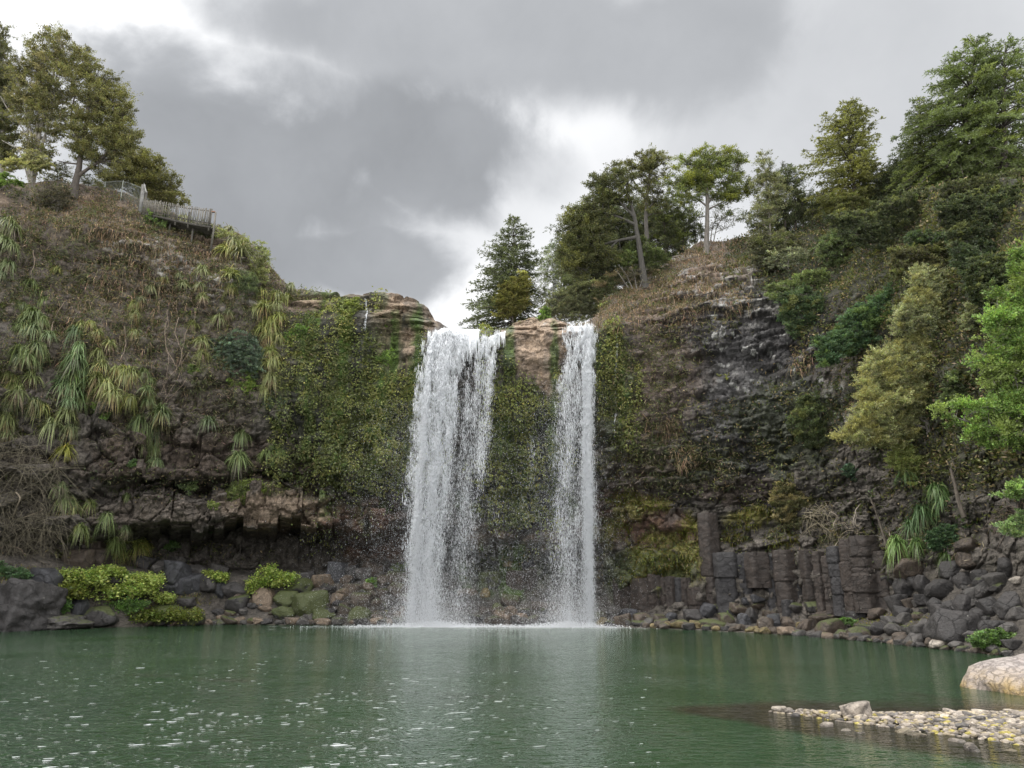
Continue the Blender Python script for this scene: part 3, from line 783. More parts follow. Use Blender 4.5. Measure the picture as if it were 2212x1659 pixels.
# --- individually seen boulders: (zone, x, y, w, h, colour, moss, shape, label)
BOULDERS = [
 (ZL3, 95, 1375, 560, 400, DARK, .25, 'R', 'huge dark smooth rock at the left end of the shore'),
 (ZL3, 385, 1475, 440, 150, GREY, .4, 'R', 'low flat grey rock at the waterline beside the huge dark rock'),
 (ZL3, 700, 1425, 260, 150, DARK, .5, 'A', 'dark sloping rock below the yellow-green fern mats'),
 (ZL3, 300, 1150, 240, 160, BLUE, .3, 'A', 'dark rock behind the huge rock at the left end'),
 (ZL3, 575, 1355, 120, 130, BLUE, .1, 'R', 'rounded blue-grey boulder below the ferns on the left shore'),
 (ZL3, 1305, 1105, 180, 160, BLUE, 0, 'A', 'big wet-looking grey boulder, top of the dark trio right of the ferns'),
 (ZL3, 1265, 1200, 150, 130, BLUE, 0, 'A', 'lower left boulder of the dark trio right of the ferns'),
 (ZL3, 1382, 1190, 130, 150, BLUE, 0, 'A', 'lower right boulder of the dark trio right of the ferns'),
 (ZL3, 1520, 1170, 190, 130, DARK, 0, 'A', 'black block with a smooth face, right of the dark trio'),
 (ZL3, 1432, 1085, 160, 90, GREY, .1, 'R', 'rounded grey boulder behind the black block'),
 (ZL3, 1605, 1065, 130, 70, GREY, 0, 'R', 'small grey boulder at the cave mouth behind the black block'),
 (ZL3, 1195, 1062, 170, 110, GREY, .1, 'A', 'brownish grey boulder leaning behind the dark trio'),
 (ZL3, 1062, 1032, 110, 105, DARK, .1, 'A', 'dark boulder beside the grassy clump at the cave foot'),
 (ZL3, 1132, 1005, 90, 80, DARK, .1, 'A', 'small dark boulder at the back of the cave foot'),
 (ZL3, 1295, 1015, 110, 70, GREY, .1, 'A', 'grey boulder set back under the cave roof'),
 (ZL3, 560, 1000, 160, 140, BROWN, .2, 'A', 'square brown block at the foot of the left wall'),
 (ZL3, 690, 1000, 140, 150, BROWN, .15, 'A', 'lower block of the broken stone pillar on the left'),
 (ZL3, 705, 895, 120, 110, BROWN, .2, 'A', 'upper block of the broken stone pillar on the left'),
 (ZL3, 1612, 1225, 100, 115, BLUE, .1, 'A', 'narrow upright dark stone right of the black block'),
 (ZL3, 1725, 1225, 170, 110, DARK, .3, 'A', 'dark boulder with a shiny top left of the round fern patch'),
 (ZL3, 1742, 1330, 150, 135, DARK, .5, 'R', 'dark round boulder below the shiny-topped one'),
 (ZL3, 1930, 1275, 150, 120, TANC, .3, 'A', 'tan slanting stone just below the round fern patch'),
 (ZL3, 1345, 1312, 150, 75, DARK, .4, 'R', 'flat dark stone below the dark trio'),
 (ZL3, 1120, 1200, 100, 65, BROWN, .1, 'A', 'brown stone poking out of the fern mats'),
 (ZL3, 860, 1150, 150, 60, DARK, .3, 'A', 'dark stone between the two big fern mats'),
 (ZL3, 985, 1290, 110, 70, DARK, .1, 'A', 'dark stone under the lower fern mat'),
 (ZL3, 1400, 1435, 170, 110, DARK, .75, 'R', 'mossy hump at the waterline left of the fall'),
 (ZL3, 1200, 1400, 260, 130, DARK, .8, 'R', 'broad moss-covered rock at the waterline below the ferns'),
 (ZL3, 1690, 1450, 130, 70, BROWN, .5, 'R', 'brown waterline boulder below the round dark one'),
 (ZC5, 815, 1108, 140, 160, BLUE, 0, 'A', 'tall grey block with a pale flat top at the cave mouth'),
 (ZC5, 700, 1165, 180, 115, TANC, .2, 'A', 'tan boulder left of the pale-topped block'),
 (ZC5, 930, 1112, 95, 130, DARK, .1, 'A', 'dark upright boulder right of the pale-topped block'),
 (ZC5, 1012, 1112, 110, 95, GREY, .1, 'A', 'grey boulder against the cave wall near the fall'),
 (ZC5, 1082, 1062, 145, 95, BROWN, .2, 'R', 'rounded brown boulder, highest by the cave wall near the fall'),
 (ZC5, 590, 1140, 120, 95, DARK, .2, 'A', 'dark pointed boulder right of the round fern patch'),
 (ZC5, 610, 1335, 240, 180, DARK, .95, 'A', 'big boulder coated in dark green moss near the waterline'),
 (ZC5, 450, 1305, 170, 140, DARK, .9, 'A', 'mossy dark boulder left of the big green one'),
 (ZC5, 545, 1210, 180, 140, DARK, .75, 'A', 'half-mossy boulder above the big green one'),
 (ZC5, 430, 1405, 150, 110, DARK, .85, 'R', 'mossy boulder at the waterline left of the big green one'),
 (ZC5, 985, 1405, 170, 115, BROWN, .8, 'R', 'mossy brown boulder at the waterline near the fall'),
 (ZC5, 875, 1375, 120, 85, BROWN, .6, 'A', 'olive boulder right of the big green one'),
 (ZC5, 820, 1292, 105, 95, TANC, .4, 'A', 'pitted tan boulder in the middle of the pile by the fall'),
 (ZC5, 872, 1240, 100, 65, TANC, .4, 'A', 'yellowish block above the pitted tan boulder'),
 (ZC5, 945, 1225, 140, 110, BROWN, .4, 'A', 'brown angular boulder right of the yellowish block'),
 (ZC5, 1000, 1305, 120, 115, BROWN, .45, 'A', 'cracked brown boulder below the angular brown one'),
 (ZC5, 1072, 1262, 100, 75, BROWN, .4, 'A', 'small brown boulder in the pile close to the fall'),
 (ZC5, 1062, 1192, 75, 75, TANC, .3, 'A', 'small tan block beside the tiny green plant'),
 (ZC5, 1165, 1162, 100, 95, BROWN, .4, 'A', 'brown boulder above the pile close to the fall'),
 (ZC5, 1265, 1152, 150, 120, BROWN, .45, 'A', 'large brown boulder beside the falling water'),
 (ZC5, 1175, 1252, 110, 80, BROWN, .4, 'A', 'flat brown boulder beside the falling water'),
 (ZC5, 1205, 1305, 100, 90, GREY, .3, 'A', 'grey-faced boulder beside the falling water'),
 (ZC5, 1292, 1232, 150, 110, BROWN, .4, 'A', 'brown boulder partly behind the spray of the wide fall'),
 (ZC5, 1330, 1300, 110, 110, BROWN, .4, 'R', 'rounded boulder in the spray of the wide fall'),
 (ZC5, 730, 1400, 160, 80, DARK, .85, 'R', 'green mossy hump right of the big green boulder'),
 (ZC8, 500, 1365, 110, 120, TANC, .3, 'R', 'pitted round boulder between the two falls'),
 (ZC8, 500, 1265, 140, 110, BROWN, .5, 'A', 'mossy brown block above the pitted round boulder'),
 (ZC8, 370, 1420, 120, 75, BROWN, .5, 'R', 'rounded boulder at the waterline right of the wide fall'),
 (ZC8, 595, 1430, 170, 65, GREY, .3, 'R', 'long low boulder at the waterline between the falls'),
 (ZC8, 612, 1355, 90, 85, DARK, .5, 'R', 'dark boulder right of the pitted round one'),
 (ZC8, 390, 1330, 100, 110, BROWN, .6, 'A', 'ragged mossy boulder left of the pitted round one'),
 (ZC8, 870, 1320, 160, 100, BROWN, .3, 'R', 'brown boulder seen through the spray of the narrow fall'),
 (ZC8, 755, 1310, 130, 85, BROWN, .3, 'A', 'slanting boulder at the left edge of the narrow fall'),
 (ZC8, 290, 1190, 80, 75, OCHRE, .5, 'A', 'yellow mossy stone right of the wide fall'),
 (ZC8, 150, 1195, 170, 80, TANC, .2, 'A', 'tan block behind the spray of the wide fall'),
 (ZC8, 380, 925, 120, 60, DARK, .7, 'A', 'mossy slab on the ledge between the falls'),
 (ZC8, 500, 940, 100, 55, OCHRE, .6, 'A', 'ochre mossy block on the ledge between the falls'),
 (ZC8, 655, 945, 110, 80, BLUE, .3, 'A', 'grey angular block on the ledge between the falls'),
 (ZC8, 1230, 1380, 120, 70, BROWN, .6, 'R', 'mossy boulder just right of the narrow fall'),
 (ZC8, 1270, 1425, 90, 60, DARK, .4, 'A', 'dark stone at the waterline right of the narrow fall'),
 (ZC8, 1362, 1360, 100, 105, GREY, .2, 'A', 'speckled grey boulder right of the narrow fall'),
 (ZC8, 1482, 1365, 130, 85, BLUE, 0, 'A', 'slate-grey boulder with a flat slanting top'),
 (ZC8, 1440, 1425, 120, 95, BROWN, .3, 'A', 'brown boulder under the slate-grey one'),
 (ZC8, 1352, 1447, 110, 50, DARK, .3, 'R', 'flat dark stone at the waterline below the speckled grey boulder'),
 (ZC8, 1605, 1400, 140, 85, BROWN, .4, 'A', 'brown boulder leaning on the columns'),
 (ZC8, 1645, 1440, 120, 80, GREY, .4, 'A', 'grey-brown boulder at the waterline below the columns'),
 (ZC8, 1740, 1430, 115, 100, BROWN, .4, 'A', 'squat brown boulder below the mossy columns'),
 (ZR2, 170, 1397, 95, 85, BLUE, 0, 'A', 'blue-grey boulder resting below the mossy columns'),
 (ZR2, 150, 1458, 75, 60, OCHRE, .4, 'R', 'small ochre stone at the waterline below the columns'),
 (ZR2, 258, 1457, 150, 80, OCHRE, .45, 'R', 'broad ochre stone at the waterline below the columns'),
 (ZR2, 360, 1390, 120, 110, DARK, .2, 'A', 'dark faceted boulder at the foot of the columns'),
 (ZR2, 380, 1474, 70, 32, OCHRE, .4, 'R', 'tiny ochre stone at the waterline'),
 (ZR2, 540, 1452, 230, 75, BROWN, .65, 'R', 'long mossy stone at the waterline below the tall column'),
 (ZR2, 480, 1350, 140, 140, BLUE, .1, 'A', 'square slate block below the tall column'),
 (ZR2, 580, 1320, 90, 80, DARK, .5, 'A', 'mossy block right of the square slate block'),
 (ZR2, 750, 1325, 150, 90, BROWN, .4, 'A', 'brown block in the courses under the columns'),
 (ZR2, 780, 1420, 90, 105, BLUE, .2, 'A', 'upright grey block in the lowest course under the columns'),
 (ZR2, 850, 1400, 115, 150, DARK, .35, 'A', 'tall dark block in the lowest course under the columns'),
 (ZR2, 960, 1450, 125, 105, BROWN, .4, 'A', 'brown rectangular block in the lowest course'),
 (ZR2, 1035, 1435, 95, 115, BLUE, .3, 'A', 'grey block second from the right in the lowest course'),
 (ZR2, 1145, 1442, 120, 95, BROWN, .3, 'A', 'reddish block at the right end of the lowest course'),
 (ZR2, 985, 1370, 110, 65, BROWN, .4, 'A', 'flat block in the upper course under the columns'),
 (ZR2, 885, 1246, 120, 65, BLUE, .1, 'A', 'oblong grey block under the hollow in the columns'),
 (ZR2, 800, 1262, 75, 65, BLUE, .1, 'A', 'small grey block beside the oblong one'),
 (ZR2, 890, 1298, 120, 45, BROWN, .5, 'A', 'thin mossy slab under the oblong block'),
 (ZR2, 730, 1490, 90, 36, OCHRE, .5, 'R', 'flat ochre stone at the waterline under the block courses'),
 (ZR2, 640, 1395, 120, 80, BROWN, .6, 'A', 'mossy brown block left of the block courses'),
 (ZR2, 1240, 1457, 60, 55, OCHRE, .4, 'R', 'small rusty stone right of the block courses'),
 (ZR2, 1312, 1462, 110, 80, BROWN, .3, 'A', 'brown cube-like stone at the waterline right of the block courses'),
 (ZR6, 1182, 1502, 330, 215, DARK, 0, 'A', 'largest dark slab-sided boulder on the right shore'),
 (ZR6, 1052, 1232, 215, 160, DARK, .05, 'R', 'big rounded block in the upper right boulder pile'),
 (ZR6, 800, 1062, 175, 140, BROWN, .1, 'A', 'upper half of the split column end on the right'),
 (ZR6, 800, 1190, 165, 150, DARK, 0, 'A', 'lower half of the split column end on the right'),
 (ZR6, 925, 1192, 115, 150, DARK, 0, 'R', 'upright boulder right of the split column end'),
 (ZR6, 1150, 1062, 180, 110, DARK, .1, 'A', 'wedge-shaped boulder high in the right-hand pile'),
 (ZR6, 1230, 1152, 115, 125, DARK, 0, 'R', 'dark boulder right of the big rounded block'),
 (ZR6, 1350, 1130, 120, 115, DARK, 0, 'A', 'dark boulder high in the pile under the bright green tree'),
 (ZR6, 1380, 1222, 145, 125, GREY, 0, 'A', 'grey faceted boulder in the right-hand pile'),
 (ZR6, 1482, 1150, 195, 115, GREY, .05, 'A', 'long pale-edged boulder tilted in the right-hand pile'),
 (ZR6, 1290, 1262, 150, 115, GREY, 0, 'R', 'boulder with white lichen on its shoulder'),
 (ZR6, 1210, 1340, 115, 155, DARK, 0, 'A', 'upright boulder with a white lichen streak'),
 (ZR6, 1420, 1352, 125, 145, DARK, 0, 'R', 'egg-shaped dark boulder in the right-hand pile'),
 (ZR6, 1562, 1345, 160, 190, DARK, 0, 'A', 'tall block at the right end of the boulder pile'),
 (ZR6, 1330, 1402, 120, 90, DARK, 0, 'R', 'dark boulder just above the largest slab-sided one'),
 (ZR6, 1130, 1352, 120, 100, DARK, 0, 'R', 'dark boulder left of the lichen-streaked one'),
 (ZR6, 1050, 1392, 90, 115, DARK, 0, 'A', 'narrow block above the left shoulder of the largest boulder'),
 (ZR6, 1010, 1332, 100, 95, DARK, 0, 'R', 'rounded boulder under the big rounded block'),
 (ZR6, 890, 1302, 90, 85, GREY, 0, 'A', 'small hexagonal block below the split column end'),
 (ZR6, 820, 1325, 80, 85, BROWN, 0, 'A', 'small brown block left of the hexagonal one'),
 (ZR6, 730, 1332, 120, 140, DARK, 0, 'A', 'dark column stump below the split column end'),
 (ZR6, 382, 1345, 120, 105, GREY, .1, 'A', 'grey cornered boulder at the foot of the right-hand columns'),
 (ZR6, 252, 1392, 200, 80, BROWN, .3, 'R', 'long brown stone at the foot of the right-hand columns'),
 (ZR6, 420, 1412, 140, 65, DARK, .2, 'R', 'flat dark stone below the grey cornered boulder'),
 (ZR6, 580, 1402, 150, 85, BROWN, .2, 'R', 'flat brown boulder on the right-hand shore slope'),
 (ZR6, 180, 1432, 200, 85, BROWN, .35, 'R', 'rusty long stone left of the big mossy mound'),
 (ZR6, 240, 1500, 200, 125, BROWN, .55, 'R', 'rusty mossy mound at the waterline on the right'),
 (ZR6, 60, 1482, 110, 85, BROWN, .25, 'A', 'brown stone left of the rusty mossy mound'),
 (ZR6, 452, 1545, 170, 85, BROWN, .6, 'A', 'flat-topped mossy block at the waterline on the right'),
 (ZR6, 600, 1512, 150, 95, DARK, .2, 'A', 'dark slab right of the flat-topped mossy block'),
 (ZR6, 780, 1432, 110, 85, GREY, .1, 'A', 'grey boulder in the middle of the right-hand shore'),
 (ZR6, 700, 1465, 140, 85, GREY, .15, 'A', 'sloping grey slab in the middle of the right-hand shore'),
 (ZR6, 920, 1535, 200, 120, GREY, .15, 'A', 'sloping brown-grey slab left of the largest boulder'),
 (ZR6, 770, 1592, 120, 75, BROWN, .1, 'A', 'brown stone at the waterline left of the pale one'),
 (ZR6, 860, 1602, 140, 115, GREY, 0, 'A', 'pale-topped grey stone at the waterline below the sloping slab'),
 (ZR6, 990, 1602, 120, 85, BROWN, .1, 'A', 'brown stone between the two pale waterline stones'),
 (ZR6, 1052, 1625, 170, 85, PALE, .1, 'R', 'pale cream stone at the waterline below the largest boulder'),
 (ZR6, 1170, 1630, 110, 60, GREY, .1, 'R', 'low stone right of the pale cream one'),
 (ZR6, 1270, 1000, 160, 120, BROWN, .3, 'R', 'rounded brown block under the dark leafy shrub'),
 (ZR6, 1250, 890, 160, 110, BROWN, .35, 'A', 'brown block under the overhang right of the leafy shrub'),
 (ZR6, 1552, 1055, 160, 130, DARK, .1, 'A', 'dark block above the pale-edged boulder'),
 (ZR6, 1390, 1490, 120, 90, DARK, .2, 'R', 'dark boulder right of the largest slab-sided one'),
 (ZR6, 1540, 1510, 130, 80, GREY, .1, 'R', 'grey boulder above the grassy clump at the right edge'),
 (ZR6, 1612, 1152, 90, 60, PALE, .1, 'A', 'pale lichen-covered stone at the right edge of the pile'),
 (ZR6, 1120, 1140, 60, 80, DARK, .1, 'A', 'small dark stone wedged beside the big rounded block'),
]
for (z, x, y, w, h, colr, moss, kind, label) in BOULDERS:
    a, b = z(x, y); k = z(1, 0)[0] - z(0, 0)[0]
    lib = ANG if kind == 'A' else RND
    if w > 400: lib = [HUGE]
    o = put_rock(a, b, w * k, h * k, colr, moss, lib[int(rk.integers(len(lib)))])
    if o is not None: tag(o, label, 'boulder', 'boulders along the shore')

# --- smaller stones wedged along the two shores, ordered from the left
def shore_stones(lo, hi, n, rows, where, cols, size=(5, 11)):
    xs = np.linspace(lo, hi, n) + rk.uniform(-3, 3, n)
    got = []
    for j, x in enumerate(xs):
        wy = np.interp(x / S, [a for a, b in WATERLINE], [b for a, b in WATERLINE]) * S
        y = wy - 2.0 - rk.random() * rows
        s = rk.uniform(*size)
        c = cols[int(rk.integers(len(cols)))]
        o = put_rock(x, y, s * 1.25, s * rk.uniform(.7, .95), c, rk.uniform(.1, .6), (ANG + RND)[int(rk.integers(15))])
        if o is not None: got.append((x, o))
    got.sort(key=lambda t: t[0])
    for j, (x, o) in enumerate(got):
        tag(o, f'small stone, {ORD[j]} from left {where}', 'stone', 'small stones along the shore')
shore_stones(150, 415, 34, 1, 'in the waterline row left of the falls', [DARK, BROWN, GREY, TANC])
shore_stones(215, 415, 32, 22, 'among the boulders left of the wide fall', [DARK, BROWN, TANC, BROWN])
shore_stones(230, 410, 24, 44, 'in the upper pile at the cave mouth', [DARK, BROWN, GREY], (6, 10))
shore_stones(478, 590, 22, 14, 'in the heap between the two falls', [BROWN, DARK, TANC])
shore_stones(600, 790, 32, 3, 'in the waterline row below the columns', [OCHRE, BROWN, DARK])
shore_stones(790, 1000, 34, 2, 'along the right-hand waterline', [BROWN, GREY, TANC, GREY], (5, 12))
shore_stones(800, 1010, 34, 36, 'among the boulders of the right-hand slope', [DARK, GREY, BROWN, DARK], (7, 14))
shore_stones(890, 1020, 26, 75, 'in the upper right-hand boulder pile', [DARK, DARK, GREY], (8, 15))

# ------------------------------------------------------------ basalt columns
def column(z, x0, x1, y0, y1, cuts, colr, moss, label, out=.3):
    (a0, b0), (a1, b1) = z(x0, y0), z(x1, y1)
    cx = (a0 + a1) / 2
    L, n = hit(cx, b0 * .4 + b1 * .6)
    if L is None: return
    Y = L[1] - out * .3
    w = abs(a1 - a0) * Y / F * 1.02
    zt = unproj(cx, b0, Y)[2]; zb = unproj(cx, b1, Y)[2] - .4
    x = unproj(cx, (b0 + b1) / 2, Y)[0]
    sides = 36; nz = max(10, int((zt - zb) / .06))
    th = np.arange(sides) / sides * 2 * PI
    k = int(rk.integers(5, 7)); ph = -PI / 2 + rk.uniform(-.35, .35)
    hx = np.array([[math.cos(ph + i * 2 * PI / k), math.sin(ph + i * 2 * PI / k)] for i in range(k)])
    dirs = np.stack([np.cos(th), np.sin(th)], 1)
    rad = 1 / ((np.maximum(dirs @ hx.T, 1e-3) ** 40).sum(1)) ** (1 / 40)
    rad = rad / (np.abs(dirs * rad[:, None]).max(0)[0]) * (w * .68)
    zs = np.linspace(0, 1, nz)
    cutz = sorted([(b1 - (c * k_ + 0)) for c, k_ in []])
    cz = [1 - c for c in cuts]
    V = []
    offs = rk.normal(size=(len(cuts) + 2, 2)) * .03 * w; rots = rk.normal(size=len(cuts) + 2) * .09; sc = 1 + rk.normal(size=len(cuts) + 2) * .03
    for t in zs:
        bidx = sum(t > c for c in cz)
        near = min([abs(t - c) * (zt - zb) for c in cz] + [9])
        pinch = 1 - .12 * math.exp(-(near / .045) ** 2)
        end = 1 - .07 * math.exp(-((1 - t) * (zt - zb) / .18) ** 1.5)
        r_ = rad * sc[bidx] * pinch * end
        a = th + rots[bidx]
        V.append(np.stack([np.cos(a) * r_ + offs[bidx, 0], np.sin(a) * r_ * .9 + offs[bidx, 1], np.full(sides, zb + t * (zt - zb))], 1))
    V = np.array(V) + np.array([x, Y + w * .38, 0])
    V = V + (unit(V - np.array([x, Y + w * .22, 0]) * [1, 1, 0]) * 0)
    nn = fbm(V * .9, 4, 8)[..., None] * .09 + fbm(V * [3, 3, 5.], 3, 9)[..., None] * .05
    V = V + nn * np.stack([np.cos(th), np.sin(th), np.zeros(sides)], 1)[None]
    i = np.arange(sides); j = (i + 1) % sides
    q = np.concatenate([np.stack([r * sides + i, r * sides + j, (r + 1) * sides + j, (r + 1) * sides + i], 1) for r in range(nz - 1)])
    V = V.reshape(-1, 3)
    top = V[-sides:].mean(0) + [0, 0, .06]
    tris = np.stack([(nz - 1) * sides + i, (nz - 1) * sides + j, np.full(sides, len(V))], 1)
    a = Acc(); a.add(np.concatenate([V, [top]]), q, tris)
    o = a.build('basalt_column', M_BOULDER, cliff, smooth=False)
    v = rk.uniform(.85, 1.2)
    o.color = (colr[0] * v, colr[1] * v, colr[2] * v, moss)
    o['label'] = label
CBR, CBL = (.036, .027, .022), (.029, .027, .028)
COLS = [
 (ZR2, 450, 578, 520, 1300, (.65, .82), CBR, .1, 'tall brown basalt column with a mossy cap', .7),
 (ZR2, 580, 742, 850, 1320, (.42,), CBL, .12, 'thick basalt column right of the tall one', .5),
 (ZR2, 738, 790, 870, 1290, (.5,), CBL, .1, 'slim basalt column set back in shade', .1),
 (ZR2, 772, 834, 850, 1110, (.55,), CBL, .1, 'short basalt column above the grey blocks', .3),
 (ZR2, 828, 988, 850, 1098, (), CBR, .1, 'broad hanging basalt column over a dark hollow', .7),
 (ZR2, 782, 856, 1105, 1230, (), CBL, 0, 'short blue-grey column stump beside the hollow', .5),
 (ZR2, 985, 1082, 860, 1310, (.5,), CBL, .1, 'basalt column right of the hollow', .4),
 (ZR2, 1075, 1220, 830, 1380, (.45,), CBR, .1, 'wide reddish basalt column', .5),
 (ZR2, 1115, 1195, 1245, 1390, (), CBL, 0, 'low column stump in front of the wide reddish one', 1.0),
 (ZR2, 1212, 1310, 850, 1385, (.39,), CBL, .1, 'straight grey basalt column', .5),
 (ZR2, 1300, 1400, 830, 1390, (.4, .7), CBR, .1, 'dark basalt column with two cracks', .45),
 (ZR2, 1395, 1470, 840, 1370, (.35, .6), CBR, .1, 'narrow brown basalt column', .35),
 (ZR2, 1465, 1540, 880, 1330, (.3, .55, .75), CBR, .1, 'narrow basalt column of short blocks', .45),
 (ZR2, 1535, 1660, 800, 1330, (.25, .45, .7), CBL, .1, 'basalt column broken into four blocks', .5),
 (ZR2, 1645, 1780, 740, 1320, (.3, .7), CBR, .15, 'stout basalt column with a rounded head', .6),
 (ZR6, 440, 605, 815, 1340, (.28, .42, .5, .75), CBR, .15, 'tall stout column left of the slim one', .7),
 (ZR6, 600, 718, 930, 1345, (.3, .75), CBR, .2, 'slim column with grass on its head', .6),
 (ZR2, 0, 48, 1030, 1410, (.6,), CBR, .3, 'mossy-headed slim column near the narrow fall', .25),
 (ZR2, 48, 98, 1040, 1400, (), CBR, .3, 'slim ribbed column near the narrow fall', .3),
 (ZR2, 100, 148, 1060, 1400, (.7,), CBR, .3, 'brown ribbed column with a damp streak', .2),
 (ZR2, 148, 222, 1050, 1400, (), CBR, .35, 'ribbed column under the yellow moss', .35),
 (ZR2, 222, 275, 1060, 1370, (.6,), CBL, .3, 'grey ribbed column under the yellow moss', .2),
 (ZR2, 275, 345, 1060, 1330, (), CBR, .4, 'mossy ribbed column left of the rounded stump', .3),
 (ZR2, 345, 445, 1140, 1400, (.5,), CBR, .35, 'rounded column stump left of the tall one', .5),
 (ZC8, 1365, 1432, 1070, 1360, (), CBR, .35, 'ribbed column beside the dark mossy corner', .3),
 (ZC8, 1430, 1545, 1060, 1360, (.6,), CBR, .3, 'broad smooth column right of the dark mossy corner', .35),
 (ZC8, 1545, 1705, 1060, 1380, (), CBR, .25, 'widest pale brown column left of the mossy ones', .35),
 (ZC8, 490, 604, 1000, 1225, (), CBR, .5, 'mossy column between the two falls', .6),
 (ZC8, 608, 718, 985, 1225, (), CBR, .4, 'brown column between the two falls', .6),
 (ZC8, 320, 404, 1010, 1210, (), DARK, .7, 'green-streaked column right of the wide fall', .6),
 (ZC8, 240, 318, 1015, 1200, (), DARK, .75, 'dark mossy column at the edge of the wide fall', .5),
]
for c in COLS: column(*c)

# -------------------------------------------------- foreground boulder + spit
o = put_rock(*ZD(2250, 1500), 360 * S, 165 * S, (.34, .29, .26), 0, CRK, Y=25)
o.rotation_euler = (0, -.12, .5); o.scale = (4.6, 3.6, 2.25); o.location = (18.7, 25.2, -.98)
tag(o, 'large pale wrinkled boulder in the water at the right edge', 'boulder', 'boulders along the shore')
def crackle_stone():
    m, nt, out = nodes('wrinkled_stone')
    geo = N(nt, 'ShaderNodeNewGeometry'); pos = geo.outputs['Position']
    n1 = noise(nt, pos, 1.2, 7, .65); n2 = noise(nt, pos, 7, 5, .6)
    mp = N(nt, 'ShaderNodeMapping'); mp.inputs['Scale'].default_value = (1.5, 1.5, .7); mp.inputs['Rotation'].default_value = (.3, .9, .2)
    nt.links.new(mixc(nt, .16, pos, n1.outputs['Color']), mp.inputs[0])
    v = N(nt, 'ShaderNodeTexVoronoi', feature='DISTANCE_TO_EDGE'); v.inputs['Scale'].default_value = 3.0
    dm = mixc(nt, .45, mp.outputs[0], n1.outputs['Color'], 'LINEAR_LIGHT'); nt.links.new(dm, v.inputs['Vector'])
    cr = mapr(nt, v.outputs['Distance'], 0, .10, 0, 1)
    c = mixc(nt, n1.outputs[0], (.25, .21, .20), (.40, .36, .33))
    c = mixc(nt, mapr(nt, n2.outputs[0], .35, .7, 0, .5), c, (.22, .18, .15))
    sep = N(nt, 'ShaderNodeSeparateXYZ'); nt.links.new(pos, sep.inputs[0])
    low = mth(nt, 'MULTIPLY', mapr(nt, sep.outputs[2], .7, .1, 0, 1), mapr(nt, n1.outputs[0], .4, .6, .1, .9))
    c = mixc(nt, low, c, (.36, .24, .07))
    b = N(nt, 'ShaderNodeBsdfPrincipled'); b.inputs['Roughness'].default_value = .85
    nt.links.new(c, b.inputs['Base Color'])
    h = mth(nt, 'ADD', mth(nt, 'MULTIPLY', cr, .06), mth(nt, 'ADD', mth(nt, 'MULTIPLY', n1.outputs[0], .35), mth(nt, 'MULTIPLY', n2.outputs[0], .08)))
    bp = N(nt, 'ShaderNodeBump'); bp.inputs['Strength'].default_value = .9; bp.inputs['Distance'].default_value = .8
    nt.links.new(h, bp.inputs['Height']); nt.links.new(bp.outputs[0], b.inputs['Normal'])
    nt.links.new(b.outputs[0], out.inputs['Surface'])
    return m
o.data.materials[0] = crackle_stone()

def spit_height(x, y):
    """low shingle bar running in from the right"""
    axis = np.interp(x, [4, 7, 7.8, 10.1, 12.1, 22], [21.2, 20.3, 19.7, 18.4, 17.9, 17])
    half = np.interp(x, [5.2, 7, 7.8, 10.1, 12.1, 20], [.3, .5, 1.1, 2.2, 2.7, 3.5])
    t = (y - axis) / half
    h = np.interp(x, [3.0, 6.4, 7.4, 10, 20], [-.5, -.04, .05, .12, .3])
    return h - .22 * t * t
gx, gy = np.meshgrid(np.linspace(2, 22, 160), np.linspace(11, 24, 120))
gz = np.maximum(spit_height(gx, gy), -1.2) + fbm(np.stack([gx, gy, gx * 0], -1) * 1.5, 3, 4) * .06
gg = np.stack([gx, gy, gz], -1); g = np.arange(gx.size).reshape(gx.shape)
a = Acc(); nz_ = fbm(gg * 1.2, 4, 44)[..., None]
gc = np.where(nz_ > .05, np.array([.17, .13, .07]), np.array([.20, .17, .10]))
gc = np.where(nz_ > .3, np.array([.21, .17, .05]), gc)
a.add(gg.reshape(-1, 3), np.stack([g[:-1, :-1], g[:-1, 1:], g[1:, 1:], g[1:, :-1]], -1).reshape(-1, 4), c=np.concatenate([gc, gc[..., :1] * 0], -1).reshape(-1, 4))
tag(a.build('ground', M_ROCK, smooth=True), kind='structure')
def stone_at(x, y, s, colr, moss=.05, flat=.6, sink=.25):
    o = bpy.data.objects.new('stone', STN[int(rk.integers(len(STN)))])
    z = max(float(spit_height(x, y)), -.07)
    o.scale = (s * rk.uniform(.9, 1.4), s * rk.uniform(.7, 1), s * flat * rk.uniform(.75, 1.15))
    o.location = (x, y, z + o.scale[2] * (1 - 2 * sink) * .8)
    o.rotation_euler = (rk.uniform(-.3, .3), rk.uniform(-.3, .3), rk.uniform(0, 6.28))
    v = rk.uniform(.75, 1.2); o.color = (colr[0] * v, colr[1] * v, colr[2] * v, moss)
    COL.objects.link(o); return o
def on_water(px, py):
    d = ray(px, py); t = -CH / d[2]; return d[0] * t, d[1] * t
STONEC = [(.31, .265, .22), (.24, .205, .17), (.36, .31, .25), (.12, .108, .098), (.32, .265, .18)]
